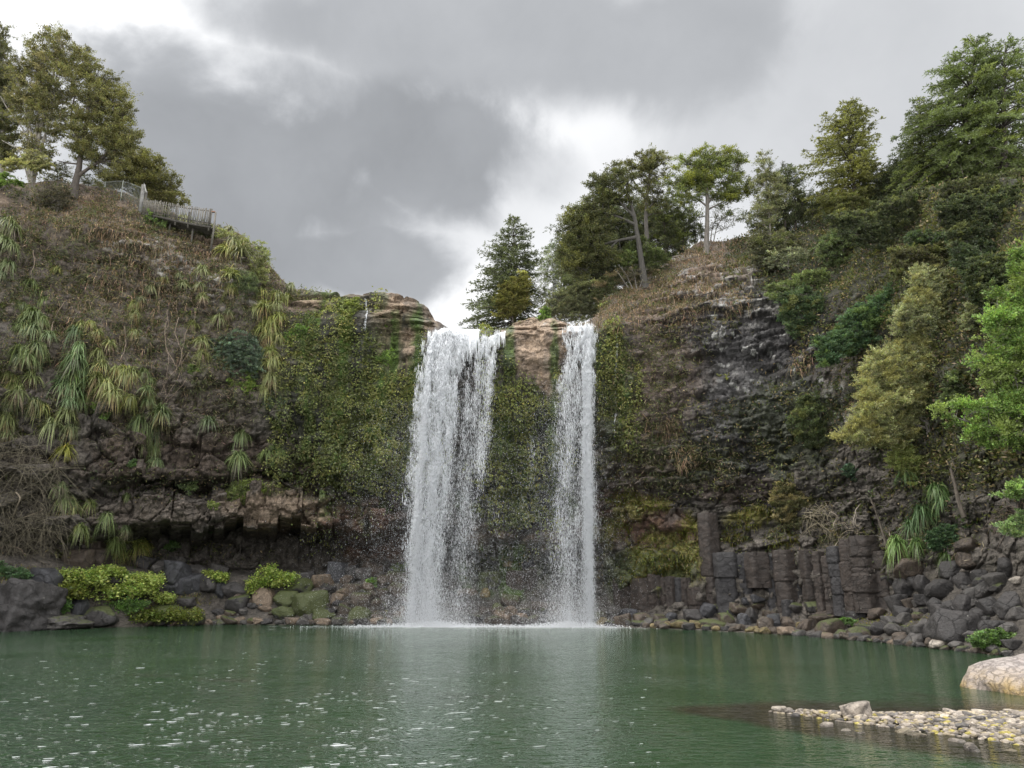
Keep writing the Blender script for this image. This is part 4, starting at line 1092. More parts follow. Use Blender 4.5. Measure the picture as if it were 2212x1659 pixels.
SPECIAL = [
 (660, 712, 90, 'grey double stone at the tip of the shingle spit'), (955, 800, 85, 'pointed stone standing in the water beside the spit'),
 (1155, 758, 165, 'largest flat-topped stone on the spit'), (1060, 708, 80, 'wedge-shaped stone at the back of the spit near its tip'),
 (1130, 700, 42, 'upright pointed stone at the back of the spit'), (1440, 835, 120, 'grey stone at the front edge of the spit'),
 (1530, 858, 110, 'flat stone beside the grey one at the front edge'), (1880, 950, 130, 'low stone in the water in front of the spit'),
 (2130, 955, 75, 'brown stone in the water at the lower right'), (1085, 828, 60, 'small stone in the water below the largest flat-topped one'),
 (1175, 843, 62, 'second small stone in the water below the largest one'), (1910, 845, 60, 'grey stone in the middle of the spit'),
 (1760, 710, 70, 'rounded stone at the far edge of the spit'), (1905, 712, 70, 'flat stone at the far edge of the spit nearest the big boulder'),
 (760, 738, 80, 'flat pale stone second from the tip of the spit'), (1780, 895, 90, 'stone at the front waterline of the spit'),
]
for (x, y, w, label) in SPECIAL:
    X, Y = on_water(*ZR7(x, y)); s = w * .6311 / 4 * Y / F * .44
    tag(stone_at(X, Y, s, STONEC[int(rk.integers(5))], 0, .62, .15), label, 'stone', 'stones of the shingle spit')
cnt = 0
while cnt < 280:
    x = rk.uniform(6.4, 14.5); y = rk.uniform(14, 22)
    h = spit_height(x, y)
    if h < -.03 or rk.random() > .25 + h * 4: continue
    cnt += 1
    tag(stone_at(x, y, rk.uniform(.055, .16), STONEC[int(rk.integers(5))], rk.uniform(0, .2)), 'pale rounded stone among the many on the shingle spit', 'stone', 'stones of the shingle spit')
# the countless small pebbles between them
a = Acc(); v0, f0 = ico(1); n = 0
shp = [rock_shape(600 + k, 8, 10, .03, (v0, f0))[0] for k in range(5)]
while n < 9000:
    x = rk.uniform(6.4, 16); y = rk.uniform(13, 22.5); h = float(spit_height(x, y))
    if h < -.045: continue
    s = .022 + .06 * rk.random() ** 2; ang = rk.uniform(0, 6.28); ca, sa = math.cos(ang), math.sin(ang)
    v = shp[n % 5] * [s * rk.uniform(1, 1.5), s, s * .65]
    v = np.stack([v[:, 0] * ca - v[:, 1] * sa, v[:, 0] * sa + v[:, 1] * ca, v[:, 2]], 1) + [x, y, h + s * .35]
    c = np.array(STONEC[int(rk.integers(5))]) * rk.uniform(.55, 1.05) if rk.random() > .13 else np.array([.30, .25, .07])
    a.add(v, t=f0, c=c); n += 1
tag(a.build('gravel', M_BARK, smooth=True), 'small pale pebbles filling the shingle spit', 'gravel', kind='stuff')
# -------------------------------------------------------------------- water
def build_water():
    m, nt, out = nodes('pool_water')
    geo = N(nt, 'ShaderNodeNewGeometry'); pos = geo.outputs['Position']
    sep = N(nt, 'ShaderNodeSeparateXYZ'); nt.links.new(pos, sep.inputs[0])
    X, Y = sep.outputs[0], sep.outputs[1]
    nb = noise(nt, pos, .35, 5, .6)
    big = noise(nt, pos, .07, 4, .55)
    # shallow bed showing brown through the water round the spit
    ax = mth(nt, 'SUBTRACT', Y, mth(nt, 'SUBTRACT', 22.6, mth(nt, 'MULTIPLY', X, .46)))
    half = mapr(nt, X, 4.5, 12, 1.3, 5.6)
    t = mth(nt, 'DIVIDE', ax, half)
    wob = mapr(nt, nb.outputs[0], .3, .7, -.45, .45)
    e = mth(nt, 'ADD', mth(nt, 'MULTIPLY', t, t), wob)
    e = mth(nt, 'ADD', e, mapr(nt, X, 6.4, 3.8, 0, 1.3))
    sh = mapr(nt, e, 1.3, .6, 0, .92)
    deep = mixc(nt, mapr(nt, big.outputs[0], .35, .65, 0, 1), (.015, .037, .016), (.021, .045, .020))
    c = mixc(nt, sh, deep, (.016, .0135, .008))
    b = N(nt, 'ShaderNodeBsdfPrincipled'); nt.links.new(c, b.inputs['Base Color'])
    b.inputs['Roughness'].default_value = .06; b.inputs['IOR'].default_value = 1.33
    # ripples: broad swell from the falls, wind chop, fine capillary waves
    mp = N(nt, 'ShaderNodeMapping'); mp.inputs['Scale'].default_value = (.75, 1.25, 1); nt.links.new(pos, mp.inputs[0])
    r1 = noise(nt, mp.outputs[0], .9, 3, .55, .4)
    r2 = noise(nt, mp.outputs[0], 3.4, 3, .6, .6)
    r3 = noise(nt, mp.outputs[0], 9.0, 2, .55)
    rid = mth(nt, 'SUBTRACT', 1.0, mth(nt, 'MULTIPLY', mth(nt, 'ABSOLUTE', mth(nt, 'SUBTRACT', r2.outputs[0], .5)), 4.0), clamp=True)
    rid = mth(nt, 'POWER', rid, 3.0)
    gust = mapr(nt, noise(nt, pos, .16, 3, .5).outputs[0], .38, .62, .25, 1.0)
    # choppier in front of the falls and near the camera side, calm along the right shore
    calm = mapr(nt, mth(nt, 'ADD', X, mth(nt, 'MULTIPLY', Y, -.12)), -4, 4, 1.0, .30)
    amp = mth(nt, 'MULTIPLY', gust, calm)
    h = mth(nt, 'ADD', mth(nt, 'MULTIPLY', r1.outputs[0], .055), mth(nt, 'MULTIPLY', r2.outputs[0], .045))
    h = mth(nt, 'ADD', h, mth(nt, 'MULTIPLY', rid, .045))
    h = mth(nt, 'ADD', mth(nt, 'MULTIPLY', h, mth(nt, 'MULTIPLY', amp, 1.5)), mth(nt, 'MULTIPLY', r3.outputs[0], .010))
    bp = N(nt, 'ShaderNodeBump'); bp.inputs['Strength'].default_value = 1; bp.inputs['Distance'].default_value = 1.0
    nt.links.new(h, bp.inputs['Height']); nt.links.new(bp.outputs[0], b.inputs['Normal'])
    nt.links.new(b.outputs[0], out.inputs['Surface'])
    a = Acc()
    xs = np.linspace(-90, 90, 61); ys = np.linspace(-30, 72, 52)
    gx, gy = np.meshgrid(xs, ys); g = np.arange(gx.size).reshape(gx.shape)
    a.add(np.stack([gx, gy, gx * 0], -1).reshape(-1, 3), np.stack([g[:-1, :-1], g[:-1, 1:], g[1:, 1:], g[1:, :-1]], -1).reshape(-1, 4))
    tag(a.build('water', m, smooth=True), 'dark green pool with light ripples below the falls', 'water', kind='structure')
build_water()

# --------------------------------------------------------------- waterfalls
TET = np.array([[0, 0, .6], [.55, 0, -.3], [-.27, .47, -.3], [-.27, -.47, -.3]])
TETF = np.array([[0, 1, 2], [0, 2, 3], [0, 3, 1], [1, 3, 2]])
def drops(acc, p, w, l):
    n = len(p)
    v = p[:, None] + TET[None] * np.stack([w, w, l], 1)[:, None]
    acc.add(v.reshape(-1, 3), t=(TETF[None] + (np.arange(n) * 4)[:, None, None]).reshape(-1, 3))
rw = np.random.default_rng(21)
def surf_y(px, py):
    L, n = hit(px, py)
    return L[1] if L is not None else 64
def stream(acc, mist, lip, end, wl, we, n, size, clump=70, loose=1.0, mfrac=.6, top=0.0, bot=1.0, power=1.0):
    """water leaving the lip at pixel lip and meeting the pool at pixel end"""
    Yl = 65.8; Ye = end[2]
    A = unproj(lip[0], lip[1], Yl); B = unproj(end[0], end[1], Ye)
    k = Yl / F
    n = int(n * .62); nc = int(n / clump)
    s = top + (bot - top) * rw.random(nc) ** power          # fraction of the height fallen
    tt = np.sqrt(s)                                          # time of fall
    jets = rw.normal(size=max(4, int(wl * 1.1))); jw = rw.dirichlet(np.ones(len(jets)) * 1.6)
    cx = jets[rw.choice(len(jets), nc, p=jw)] + rw.normal(size=nc) * (.06 + .30 * tt)
    wid = (wl * (1 - s) + we * s) * k * .46
    ctr = np.stack([A[0] + (B[0] - A[0]) * tt + cx * wid, A[1] + (B[1] - A[1]) * tt, A[2] + (B[2] - A[2]) * s], 1)
    # every parcel keeps to its own jet down the fall
    m = clump
    sp = (.06 + .17 * tt * loose)[:, None, None]
    q = ctr[:, None] + rw.normal(size=(nc, m, 3)) * np.array([1, 1.6, 3.2]) * sp
    q = q.reshape(-1, 3); ss = np.repeat(tt, m)
    ok = (q[:, 2] > .02) & (q[:, 2] < A[2] + .05)
    q = q[ok]; ss = ss[ok]
    w = size * .36 * rw.lognormal(0, .42, len(q)) * (1.15 - .35 * ss); l = w * rw.uniform(2.5, 6.5, len(q)) * (2.4 - 1.2 * ss); w = w * (.75 + .25 * ss)
    drops(acc, q, w, l)
    nm = int(n * mfrac * (.55 if mfrac < 2 else 1))
    s = top + (bot - top) * rw.random(nm) ** (.75); tt = np.sqrt(s)
    wid = (wl * (1 - s) + we * s) * k * .62
    p = np.stack([A[0] + (B[0] - A[0]) * tt + rw.normal(size=nm) * wid, A[1] + (B[1] - A[1]) * tt + rw.normal(size=nm) * .8 * tt, A[2] + (B[2] - A[2]) * s], 1)
    p = p[p[:, 2] > .02]
    w = size * (.26 if mfrac < 2 else .30) * rw.lognormal(0, .4, len(p))
    drops(mist, p, w, w * 1.6)
def sheet(acc, lips, depth, fallm, seed, dens):
    """thin broken sheets of smooth water just as they tip over the rim: ribbons following the arc of the fall"""
    for (x0, y0, x1, y1) in lips:
        n = int(abs(x1 - x0) * dens)
        for i in range(n):
            f = rw.random(); px, py = x0 + (x1 - x0) * f, y0 + (y1 - y0) * f
            A = unproj(px, py, depth + rw.uniform(0, .5))
            ln = fallm * rw.uniform(.35, 1.0); v = rw.uniform(1.2, 2.4); w = rw.uniform(.03, .11)
            t = np.linspace(-.35, math.sqrt(2 * ln / 9.8), 9)
            z = np.where(t < 0, .02 * -t, -.5 * 9.8 * t * t)
            lat = rw.normal() * .25
            p = A + np.stack([lat * np.maximum(t, 0), -v * t * .6, z], 1)
            ww = w * (1 - .5 * np.linspace(0, 1, 9)) ; ww[-1] = .005
            L_, R_ = p - np.stack([ww, ww * .3, ww * 0], 1), p + np.stack([ww, -ww * .3, ww * 0], 1)
            vv = np.stack([L_, R_], 1).reshape(-1, 3)
            acc.add(vv, [[2 * j, 2 * j + 1, 2 * j + 3, 2 * j + 2] for j in range(8)])
def foam_ring(acc, cx, cy, rx, ry, n):
    th = rw.uniform(0, 2 * PI, n); r = np.abs(rw.normal(size=n)) * .55
    p = np.stack([cx + rx * r * np.cos(th), cy + ry * r * np.sin(th), rw.random(n) ** 3 * .45 * np.exp(-r * 1.2)], 1)
    w = .04 * rw.lognormal(0, .5, n)
    drops(acc, p, w, w * .7)
    # floating streaks of foam
    m = n // 12
    th = rw.uniform(0, 2 * PI, m); r = np.abs(rw.normal(size=m)) * .8
    c = np.stack([cx + rx * r * np.cos(th), cy + ry * r * np.sin(th), np.full(m, .012)], 1)
    l, w = rw.uniform(.1, .5, m), rw.uniform(.03, .12, m)
    v = np.stack([c + np.stack([-l, w * 0, w * 0], 1), c + np.stack([l * 0, -w, w * 0], 1), c + np.stack([l, w * 0, w * 0], 1), c + np.stack([l * 0, w, w * 0], 1)], 1)
    acc.add(v.reshape(-1, 3), np.arange(m * 4).reshape(-1, 4))

# wide fall on the left
t1 = empty('waterfall', unproj(440, 628, 61))
tag(t1, 'wider white waterfall on the left, dropping from the notch into the pool', 'waterfall')
t1p = np.array(t1.location)
fall, mist, shm, foam = Acc(), Acc(), Acc(), Acc()
QN = 3.4
for (lx, ly, ex, ey, wl, we, n, sz, ls) in [
    (438, 334, 413, 627, 14, 11, 13000, .072, .65), (450, 331, 420, 627, 16, 12, 13500, .075, .65), (463, 330, 431, 627, 14, 13, 6500, .07, .8),
    (433, 339, 409, 627, 5, 7, 5500, .07, .7), (472, 331, 446, 627, 7, 18, 3600, .06, 1.1), (490, 338, 463, 627, 8, 15, 5200, .06, 1.1), (500, 334, 480, 480, 5, 9, 2400, .06, 1.0)]:
    stream(fall, mist, (lx, ly), (ex, ey, 61.5), wl, we, int(n * QN), sz, loose=ls)
stream(fall, mist, (440, 400), (436, 628, 61.3), 60, 86, 5000, .05, loose=2.0, mfrac=22, power=.45)
sheet(shm, [(441, 328.5, 480, 329.5)], 66.2, 3.4, 1, 5)
sheet(shm, [(430, 338, 441, 329)], 65.8, 2.6, 1, 4)
sheet(shm, [(487, 338, 505, 331)], 66.0, 1.8, 1, 2.2)
def base_mist(acc, cx, cy, rx, ry, n, hgt):
    r_ = np.abs(rw.normal(size=n)); th = rw.uniform(0, 2 * PI, n)
    p = np.stack([cx + rx * .55 * r_ * np.cos(th), cy + ry * .55 * r_ * np.sin(th), rw.exponential(hgt, n) * np.exp(-r_ * .35)], 1)
    w = .021 * rw.lognormal(0, .35, n); drops(acc, p, w, w * 1.2)
base_mist(mist, t1p[0] - .8, 61, 3.6, 2.0, 34000, 1.4)
foam_ring(foam, t1p[0] - .2, 60.6, 6.5, 1.7, 11000)
fo = fall.build('falling_water', M_DROP, t1, t1p); fo['kind'] = 'stuff'
fo = mist.build('spray', M_DROP, t1, t1p); fo['kind'] = 'stuff'
fo = shm.build('lip_flow', M_DROP, t1, t1p)
fo = foam.build('foam', M_DROP, t1, t1p); fo['kind'] = 'stuff'
# narrow fall on the right
t2 = empty('waterfall', unproj(575, 629, 60.5))
tag(t2, 'narrower waterfall on the right with a bright right edge', 'waterfall')
t2p = np.array(t2.location)
fall, mist, shm, foam = Acc(), Acc(), Acc(), Acc()
for (lx, ly, ex, ey, wl, we, n, sz, ls) in [
    (590, 327, 590, 628, 5, 4, 14000, .072, .5), (584, 327, 582, 628, 13, 10, 5200, .07, .8), (574, 327, 566, 628, 13, 22, 7000, .065, 1.1),
    (594, 328, 592, 628, 3, 3, 4500, .065, .5)]:
    stream(fall, mist, (lx, ly), (ex, ey, 61), wl, we, int(n * QN), sz, loose=ls)
stream(fall, mist, (570, 380), (562, 629, 60.8), 30, 52, 4000, .05, loose=1.8, mfrac=20, power=.45)
sheet(shm, [(568, 326, 597, 326)], 66.4, 3.4, 2, 5)
base_mist(mist, t2p[0] - .4, 60.6, 3.2, 2.0, 24000, 1.2)
foam_ring(foam, t2p[0] - .6, 60.0, 6.0, 1.5, 9000)
fo = fall.build('falling_water', M_DROP, t2, t2p); fo['kind'] = 'stuff'
fo = mist.build('spray', M_DROP, t2, t2p); fo['kind'] = 'stuff'
fo = shm.build('lip_flow', M_DROP, t2, t2p)
fo = foam.build('foam', M_DROP, t2, t2p); fo['kind'] = 'stuff'
# foam flecks drifting on the pool
a = Acc(); m = 0
while m < 850:
    px, py = rw.uniform(-20, 660), 640 + 130 * rw.random() ** .8
    dens_ = .15 + .85 * sstep(660, 380, px) * sstep(636, 690, py)
    dens_ *= sstep(-60, 260, px) * .8 + .2
    if fbm(np.array([[px / 60, py / 12, 0]]), 3, 88)[0] < rw.uniform(-.35, .25) or rw.random() > dens_: continue
    x, y = on_water(px, py)
    k = 7; th = np.arange(k) / k * 2 * PI
    s = rw.lognormal(-.6, .5)
    rr_ = rw.uniform(.5, 1.2, k); ln, wd = .062 * s * (1 + y * .022), .014 * s * rw.uniform(.6, 1.5) * (1 + y * .045)
    v = np.stack([x + ln * rr_ * np.cos(th), y + wd * rr_ * np.sin(th) + .25 * ln * np.cos(th), np.full(k, .0015)], 1)
    v = np.concatenate([v, [[x, y, .002]]])
    a.add(v, t=[[i_, (i_ + 1) % k, k] for i_ in range(k)]); m += 1
tag(a.build('foam', M_DROP), 'white foam flecks drifting over the left and middle of the pool', 'foam', kind='stuff')
# thin trickles down the wall
def trickle(pts, n, label):
    a = Acc(); m = len(pts)
    f = rw.random(n) * (m - 1); i = np.minimum(f.astype(int), m - 2); g = f - i
    pp = np.array(pts)
    q = pp[i] * (1 - g)[:, None] + pp[i + 1] * g[:, None]
    Ls = []
    for (x, y) in q:
        L, nn = hit(x + rw.normal() * .6, y, .08)
        if L is not None: Ls.append(L)
    line = [hit(x, y, .07)[0] for (x, y) in smooth_line([(x, y, 0) for (x, y) in pts], 40)[:, :2]]
    line = [l for l in line if l is not None]; tube(a, line, .022, (1, 1, 1), 5)
    Ls = np.array(Ls); w = .02 * rw.lognormal(0, .4, len(Ls))
    drops(a, Ls, w, w * 4)
    o = a.build('trickle', M_DROP, origin=Ls.mean(0)); tag(o, label, 'trickle')
trickle([(365.5, 298), (367, 312), (365, 330)], 500, 'thin trickle of water left of the tan rock, near the rim')
trickle([(615.5, 331), (617, 352), (615, 380), (616, 410), (614, 440)], 800, 'thin trickle of water in the dark groove right of the narrow fall')

# ---------------------------------------------------------- ground vegetation
rv = np.random.default_rng(8)
def m_at(lst, warp, soft=.3): return blob_mask(PXq, PYq, lst, warp, soft)
wq = (w1[:-1, :-1] + w1[1:, 1:]) / 2; wq2 = (w2[:-1, :-1] + w2[1:, 1:]) / 2
vis = sstep(0.02, .12, (Nq * unit(tc_)).sum(-1)) * (PXq > -60) * (PXq < 1090)
def col_var(n, base, spread=.25, alt=None, p=.2):
    c = np.asarray(base)[None] * np.exp(rv.normal(size=(n, 1)) * spread) * (1 + rv.normal(size=(n, 3)) * .06)
    if alt is not None:
        k = rv.random(n) < p
        c[k] = np.asarray(alt) * np.exp(rv.normal(size=(k.sum(), 1)) * spread)
    return np.clip(c, .004, .9)
G = np.array([0, 0, -1.0])
# 1 ivy / kidney-fern curtains
ivy_zones = [(D(790, 900), 160*K, 190*K), (D(700, 780), 90*K, 120*K, .8), (D(640, 900), 70*K, 120*K, .6), (D(850, 1000), 70*K, 70*K), (D(880, 880), 40*K, 130*K), (D(700, 990), 120*K, 60*K, .7),
     (D(1115, 880), 70*K, 90*K), (D(1195, 850), 30*K, 70*K), (D(1085, 1000), 40*K, 70*K, .8), (D(1110, 1090), 80*K, 40*K, .9), (D(1355, 925), 30*K, 45*K), (D(1325, 800), 34*K, 100*K, .9), (D(1380, 850), 12*K, 60*K, .6),
     (D(1130, 1010), 90*K, 80*K, .6), (D(725, 1090), 25*K, 35*K, .8), (D(770, 1075), 18*K, 50*K, .8), (D(860, 1060), 45*K, 22*K), (D(1100, 1120), 50*K, 30*K, .8), (D(1190, 1150), 30*K, 60*K, .6),
     (D(690, 1170), 60*K, 40*K, .5), (D(910, 760), 12*K, 90*K, .8), (D(1060, 770), 30*K, 80*K, .7)]
tanq = m_at([(D(868, 735), 48*K, 85*K, 1, -8), (D(905, 680), 50*K, 28*K, 1, 35), (D(1165, 765), 52*K, 58*K), (D(1185, 830), 24*K, 40*K)], wq * .6)
stq = (streak[:-1, :-1] + streak[1:, 1:]) / 2
wi = (1 - .92 * sstep(1035, 1075, PYq / S) * sstep(960, 900, PXq / S) - .7 * sstep(1120, 1150, PYq / S) * sstep(900, 960, PXq / S)).clip(0, 1) * (1 - tanq) * sstep(-.62, -.2, stq + wq2 * .3) * m_at(ivy_zones, wq * 1.1) * vis * sstep(-.6, .2, wq2 + wq * .4) * (Kq > 2.5)
n = 160000
p, nr, i = scatter(wi, n, rv)
patch = fbm(p / np.array([1.3, 1.8, 2.4]), 3, 91)
c = np.where((patch > .02)[:, None], col_var(n, (.22, .235, .085), .3), col_var(n, (.135, .155, .058), .3))
c = np.where(((rv.random(n) < .05) & (patch > 0))[:, None], col_var(n, (.34, .31, .10), .3), c)
a = Acc(); leaves(a, p + nr * (rv.uniform(.02, .25, (n, 1)) + np.maximum(patch, 0)[:, None] * .8), G * .8 + nr * .85 + rv.normal(size=(n, 3)) * .45, rv.uniform(.12, .27, n), rv.uniform(.10, .2, n), c, rv, .1)
tag(a.build('ivy', M_LEAF), 'leafy green creeper curtains covering the wall between and beside the falls', 'creeper', kind='stuff')
# 2 small-leaved scrub clinging to the walls
scrub = [(D(250, 640), 240*K, 170*K, .55), (D(420, 730), 150*K, 110*K, .5), (D(60, 480), 90*K, 100*K, .9), (D(40, 700), 110*K, 200*K, .9), (D(500, 700), 120*K, 120*K, .8), (D(560, 620), 60*K, 80*K, .8), (D(640, 720), 60*K, 70*K, .7), (D(1480, 1000), 170*K, 60*K, .7), (D(1700, 920), 110*K, 120*K, .8),
         (D(1420, 830), 110*K, 180*K, .5), (D(1400, 740), 130*K, 60*K, .6), (D(1340, 1090), 60*K, 40*K, .5), (D(1900, 500), 330*K, 100*K, .9), (D(2080, 560), 200*K, 130*K, 1), (D(1800, 900), 120*K, 150*K, .6), (D(1950, 1100), 160*K, 60*K, .5),
         (D(640, 1010), 130*K, 40*K, .6), (D(400, 1040), 250*K, 40*K, .4), (D(1600, 1060), 90*K, 30*K, .5), (D(2000, 900), 250*K, 250*K, .7), (D(1400, 1200), 100*K, 50*K, .7), (D(1740, 1180), 250*K, 22*K, .5), (D(1100, 1220), 70*K, 40*K, .6), (D(300, 1200), 250*K, 30*K, .4)]
ws = m_at(scrub, wq * 1.2, .5) * vis * sstep(-.25, .3, wq2) * (Kq > 2.2)
ws = ws + m_at([(D(1980, 520), 340*K, 130*K), (D(2080, 700), 260*K, 300*K), (D(1700, 560), 140*K, 60*K)], wq * .8, .4) * vis * 1.2
n = 200000
p, nr, i = scatter(ws, n, rv)
patch = fbm(p / 2.5, 3, 92)
c = np.where((patch > .0)[:, None], col_var(n, (.10, .108, .042), .35, (.22, .17, .10), .2), col_var(n, (.06, .072, .032), .35, (.17, .125, .08), .2))
a = Acc(); leaves(a, p + nr * (rv.uniform(0, .3, (n, 1)) + np.maximum(patch, 0)[:, None] * .9), nr * .6 + rv.normal(size=(n, 3)) * .7 + [0, 0, .1], rv.uniform(.14, .36, n), rv.uniform(.06, .15, n), c, rv)
tag(a.build('undergrowth', M_LEAF), 'low olive scrub and small plants clinging to the cliff', 'scrub', kind='stuff')
# 2b grey-brown twigs matted over the dry faces
tw = [(D(280, 650), 330*K, 240*K, 1), (D(120, 560), 160*K, 160*K, 1), (D(450, 760), 200*K, 150*K, .8), (D(1400, 820), 110*K, 170*K, .9), (D(1430, 650), 130*K, 70*K, .7), (D(1500, 990), 130*K, 60*K, .5), (D(1900, 1180), 200*K, 40*K, .6)]
wt = m_at(tw, wq * 1.0, .5) * vis * sstep(-.5, .3, wq2)
n = 160000
p, nr, i = scatter(wt, n, rv)
patch = fbm(p / 1.6, 3, 94)
c = np.where((patch > .05)[:, None], col_var(n, (.105, .115, .05), .35, (.19, .155, .105), .25), col_var(n, (.185, .145, .105), .4, (.10, .105, .05), .5))
a = Acc(); leaves(a, p + nr * (rv.uniform(0, .2, (n, 1)) + np.maximum(patch, 0)[:, None] * .7), nr * .35 + rv.normal(size=(n, 3)) * .7 + [0, 0, -.35], rv.uniform(.2, .6, n), rv.uniform(.03, .075, n), c, rv)
tag(a.build('dry_scrub', M_LEAF), 'matted grey-brown twigs and wiry scrub over the dry cliff faces', 'scrub', kind='stuff')
# 3 dry grass on crest and slopes
dry = [(D(190, 455), 90*K, 40*K, 1), (D(280, 500), 90*K, 40*K, 1), (D(100, 480), 70*K, 40*K, .5), (D(400, 540), 90*K, 30*K, .7), (D(330, 600), 150*K, 70*K, .45), (D(450, 560), 60*K, 40*K, .6), (D(1430, 620), 130*K, 40*K, 1), (D(1340, 660), 90*K, 30*K, 1), (D(1500, 555), 60*K, 26*K, 1.0), (D(1570, 520), 70*K, 16*K, .8),
       (D(1360, 690), 60*K, 14*K, .8), (D(1560, 560), 60*K, 30*K, .5), (D(1470, 670), 40*K, 30*K, .6), (D(1580, 640), 40*K, 30*K, .5), (D(1450, 920), 25*K, 25*K, .8), (D(1480, 980), 22*K, 25*K, .6), (D(1730, 780), 25*K, 25*K, .7), (D(2020, 520), 120*K, 22*K, .5), (D(1850, 880), 16*K, 20*K, .5), (D(1640, 525), 60*K, 18*K, .7), (D(620, 620), 60*K, 10*K, .5), (D(230, 700), 150*K, 90*K, .3), (D(560, 590), 40*K, 20*K, .4), (D(1300, 700), 50*K, 12*K, .8)]
wd = m_at(dry, wq * 1.0, .4) * vis * sstep(-.5, .2, wq2)
n = 60000
p, nr, i = scatter(wd, n, rv)
up = np.array([0, 0, 1.0])
c = col_var(n, (.26, .18, .115), .35, (.15, .125, .07), .35)
a = Acc(); blades(a, p, nr * .8 + up * .45 + rv.normal(size=(n, 3)) * .35, rv.uniform(.3, 1.0, n), rv.uniform(.04, .08, n), rv.uniform(.6, 1.6, n), c * .75, c * 1.15, rv, 3)
tag(a.build('dry_grass', M_GRASS), 'straw-coloured dry grass drooping over the crests', 'grass', kind='stuff')
# 4 bright moss and grass on ledges
gz_ = [(D(1635, 1108), 42*K, 14*K, 1), (D(1580, 1160), 28*K, 12*K, 1), (D(1615, 1135), 30*K, 10*K, .7), (D(1690, 1165), 40*K, 18*K, .5), (D(1430, 1190), 70*K, 40*K, .6), (D(1490, 1170), 25*K, 50*K, .6), (D(1340, 1140), 30*K, 30*K, .6), (D(1360, 1080), 60*K, 16*K, .8), (D(1400, 1090), 40*K, 12*K, .7), (D(370, 1300), 70*K, 26*K, .7), (D(300, 1290), 60*K, 30*K, .6), (D(1010, 704), 60*K, 8*K, .5), (D(745, 690), 14*K, 40*K, .7), (D(1100, 690), 40*K, 10*K, .6), (D(1330, 780), 14*K, 80*K, .6), (D(1395, 1240), 50*K, 30*K, .5), (D(30, 1240), 60*K, 14*K, .7), (D(800, 1330), 60*K, 10*K, .3), (D(1900, 1340), 120*K, 16*K, .3)]
wg = m_at(gz_, wq * 1.0, .35) * vis
n = 24000
p, nr, i = scatter(wg, n, rv)
c = col_var(n, (.17, .19, .035), .3, (.24, .18, .06), .3)
a = Acc(); blades(a, p, nr * .7 + up * .5 + rv.normal(size=(n, 3)) * .4, rv.uniform(.12, .4, n), rv.uniform(.03, .07, n), rv.uniform(.4, 1.3, n), c * .7, c * 1.1, rv, 3)
tag(a.build('moss', M_LEAF), 'bright yellow-green moss and grass on the wet ledges', 'moss', kind='stuff')

# ------------------------------------------------------- hanging strap plants
rt = np.random.default_rng(31)
def tuft_mesh(seed, n=150, hang=1.0):
    r = np.random.default_rng(seed)
    a = Acc()
    az = r.uniform(0, 2 * PI, n); el = r.uniform(-.1, 1.25, n)
    d = np.stack([np.cos(az) * np.cos(el) * .9, np.sin(az) * np.cos(el) * .9, np.sin(el)], 1)
    L = r.uniform(.65, 1.15, n)
    cb = np.array([.085, .115, .045]) * np.exp(r.normal(size=(n, 1)) * .3); ct = np.array([.24, .265, .12]) * np.exp(r.normal(size=(n, 1)) * .3)
    k = r.random(n) < .09
    ct[k] = np.array([.42, .37, .18]); cb[k] = np.array([.24, .23, .09])
    blades(a, np.zeros((n, 3)) + r.normal(size=(n, 3)) * .05, d, L, r.uniform(.042, .076, n), r.uniform(.75, 1.35, n) * hang, cb, ct, r, 5)
    g = a.build('tuft', M_TUFT); me = g.data; bpy.data.objects.remove(g)
    b = Acc(); m = n // 3
    az = r.uniform(0, 2 * PI, m); el = r.uniform(-.9, .1, m)
    d = np.stack([np.cos(az) * np.cos(el), np.sin(az) * np.cos(el), np.sin(el)], 1)
    cb = np.array([.17, .13, .085]) * np.exp(r.normal(size=(m, 1)) * .3); ct = np.array([.34, .27, .19]) * np.exp(r.normal(size=(m, 1)) * .3)
    blades(b, np.zeros((m, 3)), d, r.uniform(.5, .95, m), r.uniform(.025, .045, m), r.uniform(.7, 1.3, m), cb, ct, r, 4)
    g = b.build('tuft', M_TUFT); me2 = g.data; bpy.data.objects.remove(g)
    return me, me2
TUFTS = [tuft_mesh(500 + k, 145 + 15 * (k % 3), .85 + .12 * (k % 4)) for k in range(7)]
def tuft(z, x, y, s, tint=(1, 1, 1), dead=True, name='strap_leaf_plant'):
    a, b = z(x, y - s * .3); k = z(1, 0)[0] - z(0, 0)[0]
    L, n = hit(a, b)
    if L is None: return None
    sz = s * k * L[1] / F * 1.28
    o = empty(name, L + n * .4)
    me, me2 = TUFTS[int(rt.integers(7))]
    rz = rt.uniform(0, 2 * PI)
    o.rotation_euler = (0, 0, 0)
    lean = n * .5
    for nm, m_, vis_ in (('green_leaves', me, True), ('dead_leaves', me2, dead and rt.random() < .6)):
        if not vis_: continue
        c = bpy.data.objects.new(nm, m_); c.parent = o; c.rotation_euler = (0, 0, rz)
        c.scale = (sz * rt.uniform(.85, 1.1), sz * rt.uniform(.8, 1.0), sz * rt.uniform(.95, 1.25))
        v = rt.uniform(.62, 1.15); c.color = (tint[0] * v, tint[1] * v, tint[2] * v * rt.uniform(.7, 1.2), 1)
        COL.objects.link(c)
    return o
